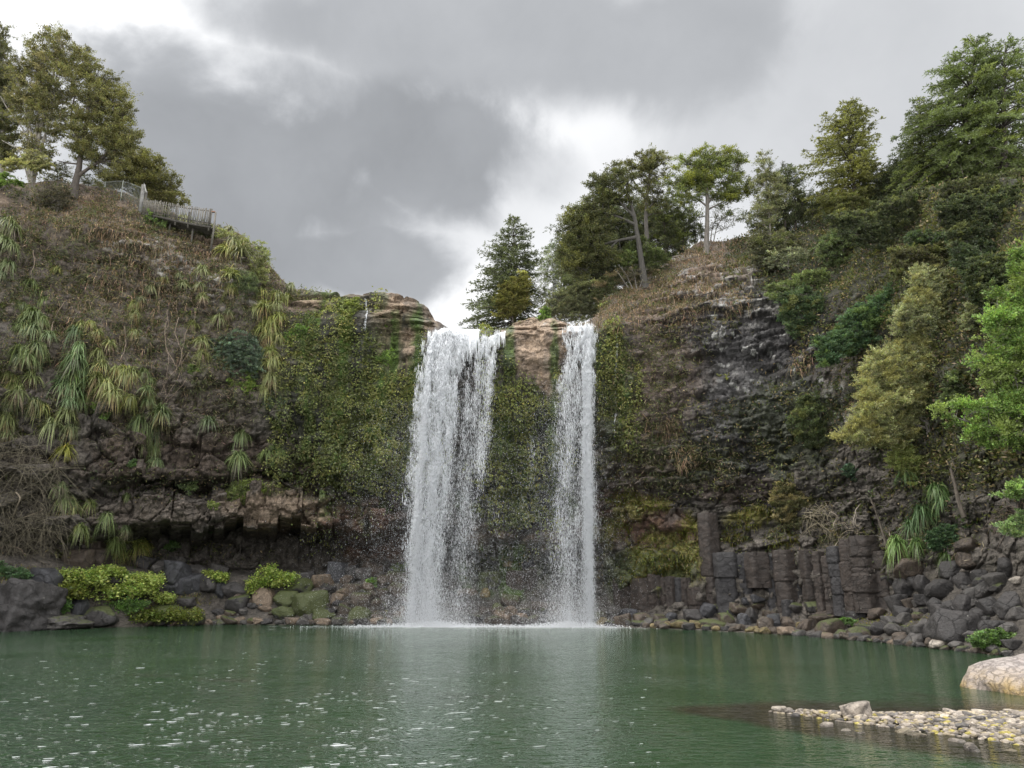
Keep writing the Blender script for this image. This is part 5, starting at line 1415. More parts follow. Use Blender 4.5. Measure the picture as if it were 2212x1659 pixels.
def colony(z, lst, where, tint=(1, 1, 1), kind='hanging strap-leaved plant', name='strap_leaf_plant'):
    got = []
    for (x, y, s) in lst:
        o = tuft(z, x, y, s, tint, name=name)
        if o is not None: got.append((y, o))
    got.sort(key=lambda t: t[0])
    for j, (y, o) in enumerate(got):
        w = 'only' if len(got) == 1 else ORD[j]
        lab = f'{kind}, {w} from the top {where}' if len(got) > 1 else f'{kind} {where}'
        tag(o, lab, 'plant', 'strap-leaved plants hanging on the cliff')
colony(ZL2, [(200,440,90),(280,500,110),(330,560,90),(180,610,80),(230,690,130),(170,740,110),(300,760,110),(150,820,110),(240,830,130),(330,850,100),(130,940,110),(230,930,120),(330,930,100),(90,990,80),(180,1020,120),(260,1030,80)], 'in the column at the far left', (.9, 1.0, .95))
colony(ZL2, [(580,830,110),(580,920,110),(560,1040,140),(590,1130,140),(500,1150,130),(440,1220,130),(540,1230,150),(620,1240,120),(590,1330,120),(480,1320,110)], 'in the bottle-shaped green cascade', (.8, 1.0, .9))
colony(ZL2, [(30,1130,80),(100,1130,90),(190,1160,120),(60,1230,110),(130,1290,120),(210,1340,110),(50,1340,110),(20,1450,110),(90,1490,120),(320,1410,140),(500,1430,140),(420,1530,140),(520,1550,110),(170,1560,110),(40,1580,100)], 'in the spreading mass at lower left', (1, 1.0, .95))
colony(ZL2, [(600,750,70),(690,760,70),(710,840,70),(790,930,90),(720,1000,100),(750,1100,130),(730,1180,120),(790,1230,130),(830,1300,120),(930,1310,110),(860,1080,100),(940,1080,110),(880,1150,130),(960,1150,110)], 'in the zigzag right of the green cascade', (1.15, 1.1, .9))
colony(ZL2, [(430,370,80),(1120,470,90),(1030,560,75),(1000,620,80),(1000,700,80),(970,830,80),(1220,370,70),(1310,410,70),(1370,450,80),(1500,380,90),(1500,540,80),(1470,460,90),(1430,740,80),(1620,740,90),(1680,660,70),(1490,900,100),(1480,960,90)], 'among those dotted over the upper left face', (1.1, 1.05, 1.0))
colony(ZL2, [(1070,1080,80),(1070,1160,70),(1060,1250,90),(1080,1320,90),(1050,1440,110),(1190,1430,140),(1030,1530,140),(1110,1580,130),(1150,1640,110)], 'in the dark strip above the cave', (.8, .9, .85))
colony(ZL2, [(1700,90,120),(1720,180,140),(1760,250,140),(1660,250,120),(1560,60,70),(1690,420,120),(1690,510,100)], 'on the shoulder below the wooden railing', (1.3, 1.2, 1.0))
colony(ZC4, [(540,340,80),(330,400,110),(420,430,120),(530,430,90),(250,520,110),(330,530,130),(420,520,110),(380,620,140),(470,600,110),(320,700,130),(420,690,130),(370,780,130),(440,790,110),(400,870,120),(430,930,110),(380,990,120),(340,1080,120),(400,1080,110),(330,1150,100)], 'in the long tongue left of the ivy wall', (1.15, 1.1, .9))
colony(ZL2, [(40,30,120),(110,70,120),(20,160,120),(100,210,110),(60,300,110),(30,380,80)], 'hanging below the trees at the left edge', (.9, .95, .95))
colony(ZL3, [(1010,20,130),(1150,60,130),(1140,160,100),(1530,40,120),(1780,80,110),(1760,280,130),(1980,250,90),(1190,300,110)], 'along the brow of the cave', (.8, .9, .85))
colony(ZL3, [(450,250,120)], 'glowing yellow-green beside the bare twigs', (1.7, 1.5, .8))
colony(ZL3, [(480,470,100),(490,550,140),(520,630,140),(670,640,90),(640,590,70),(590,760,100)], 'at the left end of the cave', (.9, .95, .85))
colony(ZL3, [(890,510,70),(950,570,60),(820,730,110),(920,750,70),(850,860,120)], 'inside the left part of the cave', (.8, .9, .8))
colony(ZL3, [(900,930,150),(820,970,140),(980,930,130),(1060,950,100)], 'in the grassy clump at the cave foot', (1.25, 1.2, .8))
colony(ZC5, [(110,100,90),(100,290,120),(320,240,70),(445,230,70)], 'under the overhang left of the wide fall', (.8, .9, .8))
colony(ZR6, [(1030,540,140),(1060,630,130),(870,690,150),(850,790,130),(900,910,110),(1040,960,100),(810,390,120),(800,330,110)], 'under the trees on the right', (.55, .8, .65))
colony(ZR6, [(760,950,150)], 'on top of the split column end at right', (.9, 1.2, .8))
colony(ZF, [(1230,870,190),(1180,830,130)], 'right under the wooden railing', (1.4, 1.3, .9))
colony(ZC6, [(525,1220,110)], 'at the rim beside the wide fall', (1.9, 1.9, .8))
colony(ZC6, [(900,1110,130)], 'on the outcrop between the falls', (1.5, 1.6, .8))
# -------------------------------------------------------------- trees, shrubs
rx_ = np.random.default_rng(404)
def fill_crown(poly, Y, thick, spacing, r):
    """clump centres spread through a crown whose outline is poly; thick = depth of crown / its width"""
    P_ = np.array(poly); lo, hi_ = P_.min(0), P_.max(0)
    got = []
    tries = int((hi_[0] - lo[0]) * (hi_[1] - lo[1]) / spacing ** 2 * 26)
    c = r.uniform(lo, hi_, (tries, 2))
    c = c[inpoly(c[:, 0], c[:, 1], poly)]
    if not len(c): return np.zeros((0, 3)), np.zeros(0), 1
    e = edgedist(c[:, 0], c[:, 1], poly)
    emax = max(e.max(), 1)
    k = Y / F
    out, rad, used = [], [], []
    for (x, y), ee in zip(c, e):
        s = r.uniform(-1, 1)
        half = .7 * thick * emax * math.sqrt(max(ee, .3) / emax)
        q = np.array([x, y, s * half])
        rr = r.uniform(.6, 1.25) * spacing * (.75 if ee < spacing * .6 else 1)
        if used:
            dd = np.abs(np.array(used) - q) ; dd = np.sqrt((dd ** 2).sum(1))
            if dd.min() < spacing * .66: continue
        used.append(q); rad.append(rr * k)
        out.append(unproj(x, y, Y) + [0, s * half * k, 0])
    return np.array(out), np.array(rad), k

def tree(name, label, poly, Y, trunks, leaf, bark=(.10, .085, .07), spacing=7, thick=.6, dens=1.0, flat=.42, lsize=.22, lw=.5, style='tuft', group=None, cat='tree',
         alt=None, altp=.15, trad=.22, limb=1.0, open_=.0, dead=.0, seed=None, moss=0):
    """poly and trunks are in picture units; trunks = [(points, radius)]; the first point of the first trunk is the base"""
    r = np.random.default_rng(seed if seed is not None else int(rx_.integers(1e6)))
    (bx_, by_) = trunks[0][0][0][:2]
    Lh, _n = hit(bx_, by_ + 2.0)
    if Lh is not None and -1.5 < Lh[1] - Y < 11 and cat not in ('branch',): Y = Lh[1] + .15
    base = None
    T = []
    for pts, rad in trunks:
        pp = [unproj(x, y, Y + (d[0] if d else 0)) for (x, y, *d) in pts]
        if not T or pts[0][:2] == trunks[0][0][0][:2]: pp[0] = pp[0] - np.array([0, 0, .5])
        T.append((smooth_line(pp, 14), rad))
    base = T[0][0][0]
    root = empty(name, base)
    tag(root, label, cat, group)
    spacing *= 1.25
    if cat in ('bush', 'shrub'): spacing *= .85; thick *= .7
    cen, rad, k = fill_crown(poly, Y, thick, spacing, r)
    if open_: keep = r.random(len(cen)) > open_; cen, rad = cen[keep], rad[keep]
    ta, ba = Acc(), Acc()
    bc = np.array(bark)
    for line, tr in T:
        n = len(line)
        line = line + fbm(np.stack([line[:, 0] * 0 + tr * 40, line[:, 2] * .5, line[:, 2] * 0], -1), 2, 3)[:, None] * np.array([.25, .1, 0]) * np.linspace(0, 1, n)[:, None]
        tube(ta, line, tr * (1 - .62 * np.linspace(0, 1, n)) * (1 + .5 * np.exp(-np.arange(n) * 1.2)), bc * r.uniform(.9, 1.1), 8)
    allp = np.concatenate([l[3:] for l, _ in T]); allr = np.concatenate([rr * (1 - .62 * np.linspace(0, 1, len(l)))[3:] for l, rr in T])
    for j, c in enumerate(cen):
        h = np.hypot(allp[:, 0] - c[0], allp[:, 1] - c[1]); dz = c[2] - allp[:, 2]
        cost = h + np.abs(dz - h * limb * .5) * 1.1
        m = int(np.argmin(cost)); s = allp[m]
        mid = (s + c) / 2 + np.array([0, 0, .12 * np.linalg.norm(c - s)]) * limb + r.normal(size=3) * .06 * np.linalg.norm(c - s)
        t = np.linspace(0, 1, 7)[:, None]
        line = s * (1 - t) ** 2 + 2 * mid * t * (1 - t) + c * t * t
        r0 = min(allr[m] * .55, .018 + .022 * np.linalg.norm(c - s))
        tube(ba, line, r0 * (1 - .75 * t[:, 0]), bc * r.uniform(.8, 1.1), 5)
        for _ in range(3):      # twigs
            d = unit(r.normal(size=3) * [1, 1, .5]) * rad[j] * 1.0
            s2 = line[int(r.integers(3, 7))]
            tube(ba, [s2, s2 + d * .5 + [0, 0, .05], s2 + d], [.018, .012, .006], bc, 4)
    ca = Acc()
    nl = (dens * 210 * (rad / max(rad.mean(), 1e-6)) ** 2).astype(int) if len(rad) else np.zeros(0, int)
    nl = np.maximum(nl * 2.3, 16).astype(int)
    lsize *= .64
    idx = np.repeat(np.arange(len(cen)), nl)
    n = len(idx)
    cl = np.exp(r.normal(size=(len(cen), 1)) * .30)
    u = unit(r.normal(size=(n, 3)))
    rr = r.random(n) ** .45
    R_ = rad[idx]
    if style == 'spray':        # drooping feathery conifer boughs: short rows of needles along arching twigs
        az = r.uniform(0, 2 * PI, (len(cen), 5))
        which = r.integers(0, 5, n); aa = az[idx, which]
        tt = r.random(n)
        reach = R_ * (1.75 - .12 * which) * tt
        dirx = np.stack([np.cos(aa), np.sin(aa), np.zeros(n)], 1)
        p = cen[idx] + dirx * reach[:, None] + np.array([0, 0, 1.0]) * (R_ * (.32 * (which - 1.5) * .5 + .35 * tt - .75 * tt * tt))[:, None] + r.normal(size=(n, 3)) * (.10 * R_)[:, None]
        ax = dirx * .9 + np.array([0, 0, -.25]) + r.normal(size=(n, 3)) * .55
    else:
        ns = 11                 # twiggy sprigs radiating from every bough end
        sd = unit(r.normal(size=(len(cen), ns, 3))) * np.array([1.1, 1.1, flat * .85]) + np.array([0, 0, .16 if style != 'droop' else -.7])
        sl = np.where(r.random((len(cen), ns)) < .18, r.uniform(1.3, 2.0, (len(cen), ns)), r.uniform(.4, 1.3, (len(cen), ns)))
        w_ = r.integers(0, ns, n)
        dv = sd[idx, w_]; tt = r.random(n) ** .75
        p = cen[idx] + dv * (R_ * sl[idx, w_] * tt)[:, None] + r.normal(size=(n, 3)) * (R_ * (.20 - .11 * tt))[:, None]
        if style == 'pad': p[:, 2] -= R_ * .22 * tt ** 2
        ax = dv + np.array([0, 0, .35 if style != 'droop' else -.9]) + r.normal(size=(n, 3)) * .5
    base_c = (np.asarray(leaf) * .9 + np.mean(leaf) * .1) * 1.6
    c = base_c[None] * cl[idx] * np.exp(r.normal(size=(n, 1)) * .28) * (1 + r.normal(size=(n, 3)) * .07)
    if alt is not None:
        kk = (r.random(len(cen)) < altp)[idx] | (r.random(n) < altp * .35)
        c[kk] = np.asarray(alt) * 1.45 * np.exp(r.normal(size=(kk.sum(), 1)) * .28)
    sz = lsize * r.uniform(.6, 1.3, n)
    leaves(ca, p, ax, sz, sz * lw * r.uniform(.7, 1.2, n), np.clip(c, .004, .8), r, .08)
    ta.build('trunk', M_BARK, root, base, True)
    if ba.n: ba.build('branches', M_BARK, root, base, True)
    ca.build('crown', M_LEAF, root, base)
    return root
def pz(z, pts): return [z(*p) for p in pts]
def tz(z, *lines): return [([z(*p) for p in l[:-1]], l[-1]) for l in lines]
OLIVE, DKGREEN, YELLOWG, FRESH = (.088, .085, .03), (.05, .066, .028), (.115, .11, .03), (.10, .15, .03)
PALEB, GREYB, BROWNB = (.22, .20, .17), (.17, .155, .135), (.07, .058, .048)
# --- left crest
tree('broadleaf_tree', 'dark tree cut off by the left edge of the picture', pz(ZL1, [(-200,150),(30,190),(75,200),(40,300),(60,420),(120,560),(120,800),(80,1100),(-200,1150)]), 66, tz(ZL1, [(20,1240),(15,900),(0,400),.3]), (.065, .066, .026), GREYB, 8, lsize=.26, dens=1.0)
tree('broadleaf_tree', 'tall tree with a cluster of bare pale stems at the left', pz(ZL1, [(30,420),(150,345),(200,290),(250,200),(310,185),(470,215),(520,300),(560,470),(510,640),(450,760),(440,900),(350,940),(340,1060),(240,1130),(150,1110),(140,900),(60,760)]), 63.5,
     tz(ZL1, [(215,1240),(200,1100),(210,900),(150,640),(100,480),.16], [(215,1240),(235,1000),(250,820),(270,560),(300,330),.2], [(215,1240),(245,980),(290,780),(350,520),(400,330),.18], [(215,1240),(190,1050),(170,900),(60,720),(10,640),.1], [(215,1240),(270,1000),(330,800),(370,600),(390,450),.13], [(215,1240),(180,1080),(190,860),(230,640),(250,450),.12], [(215,1240),(130,1010),(60,960),(5,930),.07]),
     OLIVE, PALEB, 8, dens=.75, open_=.28, lsize=.24, alt=(.17,.15,.075), altp=.14, limb=1.3)
tree('broadleaf_tree', 'leaning evergreen on the left crest with a dark forked trunk', pz(ZL1, [(470,300),(560,300),(640,420),(690,460),(720,500),(815,545),(870,660),(905,720),(880,790),(925,850),(930,910),(890,970),(850,1080),(740,1150),(640,1200),(590,1110),(560,1060),(470,1060),(430,900),(480,700),(500,500)]), 62.5,
     tz(ZL1, [(490,1290),(505,1200),(530,1100),(545,960),(580,760),(600,560),.34], [(515,1170),(600,1110),(660,1070),(740,960),(800,830),.16], [(530,1090),(440,1080),(380,1065),.09], [(545,960),(500,880),(480,760),(500,600),.14]),
     OLIVE, BROWNB, 8, dens=1.0, open_=.14, lsize=.22, alt=(.115,.11,.04), altp=.2, flat=.45)
tree('broadleaf_tree', 'rounded tree behind the wooden railing', pz(ZL1, [(850,990),(930,970),(1000,1030),(1080,1050),(1085,1150),(1180,1190),(1185,1230),(1240,1310),(1235,1370),(1100,1390),(960,1350),(830,1240),(700,1290),(640,1240),(700,1150),(800,1080)]), 72,
     tz(ZL1, [(960,1480),(955,1380),(940,1200),(930,1050),.25], [(955,1380),(1050,1290),(1130,1230),.12], [(950,1330),(830,1260),(740,1220),.12]), OLIVE, BROWNB, 7, lsize=.24, dens=1.1, alt=(.11,.105,.04), altp=.25)
tree('bush', 'thin bush with gaps of sky under the leaning evergreen', pz(ZL1, [(300,1060),(460,1080),(480,1180),(470,1260),(330,1250),(280,1180)]), 66, tz(ZL1, [(390,1290),(385,1200),(370,1100),.05]), (.07,.07,.035), GREYB, 6, dens=.35, lsize=.16, cat='bush')
tree('bush', 'thin bush under the overhanging leaves left of the metal fence', pz(ZL1, [(520,1140),(620,1170),(680,1220),(640,1260),(560,1250),(520,1280)]), 66, tz(ZL1, [(590,1290),(590,1230),(580,1160),.05]), (.06,.065,.03), GREYB, 6, dens=.45, lsize=.16, cat='bush')
tree('bush', 'mossy grey-green drooping branch among the pale stems', pz(ZL1, [(140,1010),(220,980),(320,1030),(345,1090),(260,1130),(150,1080)]), 61.5, tz(ZL1, [(215,1230),(225,1120),(240,1050),.06]), (.17,.165,.06), GREYB, 5, dens=.9, lsize=.18, style='droop', cat='bush')
tree('bush', 'small mossy shrub in front of the far left tree', pz(ZL1, [(20,1080),(80,1030),(150,1060),(130,1120),(70,1150),(25,1130)]), 60, tz(ZL1, [(70,1240),(72,1180),(80,1090),.05]), (.16,.155,.06), GREYB, 5, dens=.8, lsize=.18, cat='bush')
tree('fern', 'bright green fern fronds at the left edge of the crest', pz(ZL1, [(-40,1150),(60,1160),(135,1220),(60,1210),(-40,1230)]), 58, tz(ZL1, [(-20,1260),(0,1200),.05]), FRESH, GREYB, 5, dens=1.0, lsize=.22, cat='fern', style='spray')
tree('bush', 'dark low shrub at the foot of the forked trunk', pz(ZL1, [(270,1260),(380,1230),(470,1270),(480,1330),(380,1400),(290,1370)]), 60, tz(ZL1, [(380,1410),(380,1340),.05]), (.05,.045,.03), GREYB, 6, dens=.8, lsize=.16, cat='bush')
tree('bush', 'leafy green bush against the wooden railing', pz(ZF, [(770,720),(900,690),(1010,720),(1060,790),(970,850),(900,900),(830,830),(770,800)]), 64.5, tz(ZF, [(910,910),(905,840),(900,760),.04]), (.08,.115,.035), GREYB, 5, dens=.9, lsize=.18, cat='bush')
tree('bush', 'pale twiggy bush at the shoulder of the left cliff', pz(ZF, [(1530,880),(1660,880),(1850,960),(1960,1040),(2060,1000),(2150,1180),(2130,1350),(2100,1480),(1900,1500),(1960,1300),(1920,1120),(1700,960),(1600,1000)]), 65, tz(ZF, [(1990,1640),(1990,1400),(2010,1200),.06], [(1990,1560),(1850,1300),(1800,1100),.05]), (.145,.155,.06), GREYB, 6, dens=.6, lsize=.17, cat='bush')
tree('bush', 'dark bush below the end of the wooden railing', pz(ZF, [(1340,850),(1480,830),(1560,900),(1560,990),(1440,1000),(1370,940)]), 64.5, tz(ZF, [(1450,1020),(1450,930),.05]), (.06,.07,.03), GREYB, 5, dens=.9, lsize=.17, cat='bush')
tree('bush', 'grey-green shrub beneath the pale twiggy bush', pz(ZL2, [(1640,330),(1760,320),(1880,360),(1900,470),(1780,560),(1680,520),(1600,420)]), 62.5, tz(ZL2, [(1780,600),(1770,500),(1760,400),.05]), (.085,.105,.05), GREYB, 6, dens=.8, lsize=.16, cat='bush')
tree('bush', 'large blue-green bush hanging on the left cliff face', pz(ZL2, [(1590,830),(1700,810),(1790,770),(1850,830),(1950,930),(1950,1040),(1900,1130),(1800,1130),(1680,1170),(1600,1100),(1550,1000),(1560,900)]), 61.5, tz(ZL2, [(1770,1180),(1775,1080),(1760,930),.08], [(1775,1080),(1680,980),(1640,900),.05], [(1775,1080),(1850,980),(1880,900),.05]), (.065, .09, .062), GREYB, 6, dens=.8, lsize=.2, lw=.6, cat='bush', open_=.2, style='spray', group='bushes on the left cliff')
tree('bush', 'bright yellow-green bush under the blue-green one', pz(ZL2, [(1640,1140),(1760,1120),(1880,1080),(1890,1180),(1850,1270),(1770,1260),(1690,1190)]), 61, tz(ZL2, [(1830,1290),(1820,1200),.05]), (.12, .165, .035), GREYB, 5, dens=.9, lsize=.18, lw=.7, cat='bush', group='bushes on the left cliff')
tree('bush', 'grey-green feathery bush below the tongue of strap leaves', pz(ZL2, [(1830,1300),(1950,1240),(2040,1230),(2100,1290),(2070,1400),(1930,1420),(1850,1380)]), 62, tz(ZL2, [(1960,1450),(1960,1350),.05]), (.085, .115, .08), GREYB, 5, dens=.8, lsize=.18, cat='bush', group='bushes on the left cliff')
for (z, poly, leaf, label) in [
    (ZL2, [(690,1340),(740,1300),(800,1340),(790,1420),(740,1450),(700,1410)], (.12,.20,.03), 'round bright green bush among the strap leaves at the left'),
    (ZL2, [(1355,640),(1400,610),(1460,630),(1450,680),(1400,695)], (.15,.19,.04), 'small yellow-green bush high on the left face'),
    (ZL2, [(1200,1540),(1245,1510),(1295,1540),(1270,1590),(1220,1580)], (.15,.23,.03), 'bright lime sprig above the cave'),
    (ZL2, [(1010,1470),(1080,1420),(1140,1420),(1120,1470),(1040,1490)], (.12,.18,.04), 'pale green sprig left of the bright lime one'),
    (ZL2, [(1390,1040),(1440,1030),(1450,1080),(1410,1110)], (.12,.17,.04), 'little green bush by the hanging roots'),
    (ZC4, [(490,720),(560,650),(610,615),(670,640),(680,690),(610,740),(560,790),(510,810)], (.10,.17,.03), 'fresh green bush at the top left of the ivy wall'),
    (ZC4, [(1300,850),(1390,830),(1400,900),(1380,980),(1290,970),(1270,930)], (.13,.21,.03), 'bright green bush beside the tan rock'),
    (ZC4, [(1240,590),(1330,570),(1350,640),(1270,640)], (.11,.17,.03), 'small green bush under the tan rim'),
    (ZC4, [(1000,430),(1100,400),(1100,460),(1060,560),(1000,570),(990,480)], (.16,.19,.04), 'yellow-green bush in the groove below the rim'),
    (ZL3, [(1720,420),(1830,400),(1930,420),(1970,490),(1880,500),(1830,580),(1740,590),(1620,530),(1610,490),(1700,480)], (.17,.21,.05), 'bright yellow-green spray of leaves hanging over the cave'),
    (ZL3, [(1530,590),(1570,570),(1610,590),(1580,630)], (.16,.19,.05), 'small yellow-green sprig left of the hanging spray'),
    (ZL3, [(1330,380),(1390,370),(1440,430),(1430,490),(1390,520),(1330,470)], (.11,.15,.05), 'dull green bush above the cave roof'),
    (ZL3, [(1940,340),(1990,330),(2020,360),(1970,370)], (.15,.19,.05), 'tiny sprig on the cave brow'),
    (ZL3, [(1480,740),(1540,740),(1550,790),(1490,790)], (.06,.10,.03), 'dark green fern on the cave roof'),
    (ZL3, [(1180,880),(1260,850),(1310,890),(1280,930),(1200,930)], (.08,.14,.035), 'broad-leaved green plant in the cave'),
    (ZL3, [(940,270),(1000,260),(1010,310),(950,320)], (.08,.14,.04), 'broad-leaved plant on the ledge above the cave'),
    (ZL3, [(0,1010),(60,1040),(220,1090),(200,1160),(100,1140),(0,1130)], (.06,.115,.045), 'green leafy patch on the rocks at the left edge'),
    (ZL3, [(380,1310),(450,1290),(520,1320),(500,1390),(400,1390)], (.09,.17,.04), 'bright green weeds beside the rounded blue-grey boulder'),
    (ZL3, [(790,1320),(900,1300),(1090,1300),(1080,1350),(930,1400),(800,1390)], (.09,.17,.03), 'lush green weeds under the fern mats'),
    (ZC5, [(1050,1140),(1090,1130),(1115,1170),(1080,1200),(1050,1170)], (.12,.22,.03), 'tiny bright green plant among the boulders by the fall'),
    (ZC5, [(1245,1025),(1330,1030),(1330,1090),(1250,1100)], (.09,.12,.035), 'leafy plant on the boulder beside the falling water'),
    (ZR1, [(780,850),(850,815),(910,830),(900,870),(830,880)], (.19,.2,.04), 'small yellow-leaved sprig on the dark rock face'),
    (ZC6, [(960,1130),(1000,1090),(1030,1130),(1025,1220),(980,1235),(950,1190)], (.11,.18,.03), 'leafy green bush at the rim between the falls'),
    (ZR2, [(985,1230),(1010,1190),(1025,1240),(1000,1280)], (.08,.13,.05), 'little plant in a crack of the columns'),
    (ZR2, [(630,1330),(660,1310),(675,1340),(640,1360)], (.09,.15,.04), 'tiny plant at the foot of the columns'),
    (ZR6, [(1215,680),(1290,625),(1330,650),(1290,720),(1250,770),(1215,760)], (.075,.13,.035), 'light green bush in the shade under the right-hand trees'),
    (ZR6, [(930,800),(1060,740),(1180,770),(1210,850),(1180,940),(1080,960),(960,900)], (.055,.105,.045), 'dark leafy shrub above the right-hand boulders'),
    (ZR6, [(330,310),(420,280),(500,350),(480,410),(420,420),(340,370)], (.05,.095,.055), 'blue-green bush on the slope under the olive tree'),
    (ZR6, [(520,700),(600,670),(590,760),(540,750)], (.07,.13,.05), 'small bush beside the leaning sapling'),
    (ZR6, [(510,500),(550,480),(565,530),(530,540)], (.08,.13,.05), 'leafy tip of the leaning sapling, built as a separate piece'),  # the sapling's own leafy tip, kept as its own bush object
    (ZR6, [(300,1440),(350,1420),(390,1450),(380,1480),(320,1470)], (.10,.19,.04), 'green weeds above the rusty mossy mound'),
    (ZR6, [(1250,1590),(1330,1530),(1450,1500),(1600,1560),(1620,1630),(1480,1650),(1300,1640)], (.10,.175,.04), 'grassy green clump on the shore at the right edge'),
    (ZR6, [(1340,1460),(1380,1450),(1380,1495),(1345,1495)], (.13,.17,.05), 'tuft of weeds beside the largest boulder'),
]:
    a0 = np.array(pz(z, poly)); cx, cy = a0.mean(0); low = a0[:, 1].max()
    L, nn = hit(cx, min(low, cy + 3))
    Y = L[1] - .5
    big_ = np.ptp(a0[:, 0])
    o = tree('bush', label, [tuple(p) for p in a0], Y, [([(cx, low + 1), (cx, cy + 1), (cx, a0[:, 1].min() + 2)], .025)], tuple(np.array(leaf) * .66 + np.mean(leaf) * .22), GREYB, 4.2 if big_ > 14 else 3, dens=.5, lsize=.17 if Y > 45 else .13, lw=.75, cat='bush', thick=.6, group='small bushes on the cliff and shore', alt=tuple(np.array(leaf) * .95 + .012), altp=.3)
# --- pale fern mats on the left shore
for (z, poly, label) in [
    (ZL3, [(410,1080),(470,1062),(600,1070),(720,1060),(800,1090),(790,1150),(700,1185),(560,1170),(430,1140)], 'upper left yellow-green fern mat on the shore'),
    (ZL3, [(720,1060),(780,1040),(900,1060),(940,1090),(900,1115),(790,1105)], 'narrow yellow-green fern mat joining the upper one on its right'),
    (ZL3, [(930,1110),(1050,1090),(1200,1095),(1230,1130),(1170,1190),(1160,1240),(1040,1270),(900,1275),(720,1290),(660,1250),(690,1190),(860,1185),(930,1170)], 'largest yellow-green fern mat, below the upper one'),
    (ZL3, [(1150,1270),(1230,1250),(1290,1280),(1270,1310),(1180,1305)], 'small yellow-green fern patch below the dark trio of boulders'),
    (ZL3, [(1500,1090),(1560,1080),(1680,1110),(1660,1160),(1590,1140)], 'fern patch above the black block'),
    (ZC5, [(160,1160),(230,1100),(280,1050),(360,1025),(430,1080),(560,1110),(500,1170),(420,1190),(300,1190),(220,1250),(160,1270)], 'round pale green fern patch at the cave mouth'),
    (ZL3, [(940,1400),(1100,1370),(1300,1350),(1500,1360),(1480,1430),(1200,1440),(1000,1450)], 'low mossy green mat on the waterline rocks'),
    (ZL3, [(440,1180),(560,1180),(650,1220),(620,1270),(480,1260)], 'dull green mat of weeds below the upper left fern mat')]:
    a0 = np.array(pz(z, poly)); cx, cy = a0.mean(0); r = np.random.default_rng(int(cx * 10))
    n = int(np.prod(np.ptp(a0, axis=0)) * (7 if np.ptp(a0[:, 0]) > 40 else 16))
    q = r.uniform(a0.min(0), a0.max(0), (n, 2)); q = q + r.normal(size=q.shape) * .8
    ins = inpoly(q[:, 0], q[:, 1], [tuple(p) for p in a0]); ed = edgedist(q[:, 0], q[:, 1], [tuple(p) for p in a0]) * np.where(ins, 1, -1)
    hole = fbm(np.stack([q[:, 0] / 9, q[:, 1] / 5, q[:, 0] * 0], -1), 3, 23)
    q = q[(ed + r.normal(size=len(q)) * 1.6 + 3.6 * hole > .8) & ((hole < .24) | (np.ptp(a0[:, 0]) < 40))]
    L0, _ = hit(cx, cy + 3); Ls = []
    for (x, y) in q[::6]:
        L, nn = hit(x, y + 2)
        Ls.append(L[1] if L is not None else L0[1])
    Ys = np.minimum(np.repeat(Ls, 6)[:len(q)], L0[1] + 1.5) - .5
    pp = np.array([unproj(x, y, Y) for (x, y), Y in zip(q, Ys)]) + r.normal(size=(len(q), 3)) * [.1, .25, .1]
    dull = 'mossy' in label or 'dull' in label
    base_c = np.array((.15, .17, .04) if dull else (.30, .36, .10))
    c = base_c * np.exp(r.normal(size=(len(pp), 1)) * .35) * (1 + r.normal(size=(len(pp), 3)) * .06)
    k = fbm(pp * 1.3, 3, 17) > .18; c[k] *= [.62, .72, .6]
    a = Acc(); leaves(a, pp, np.stack([r.normal(size=len(pp)) * .8, -np.ones(len(pp)) * .8, r.normal(size=len(pp)) * .35 + .0], 1), r.uniform(.12, .3, len(pp)), r.uniform(.10, .2, len(pp)), np.clip(c, 0, .6), r, .12)
    tag(a.build('fern_mat', M_LEAF, origin=pp.mean(0)), label, 'fern', 'fern mats on the left shore')
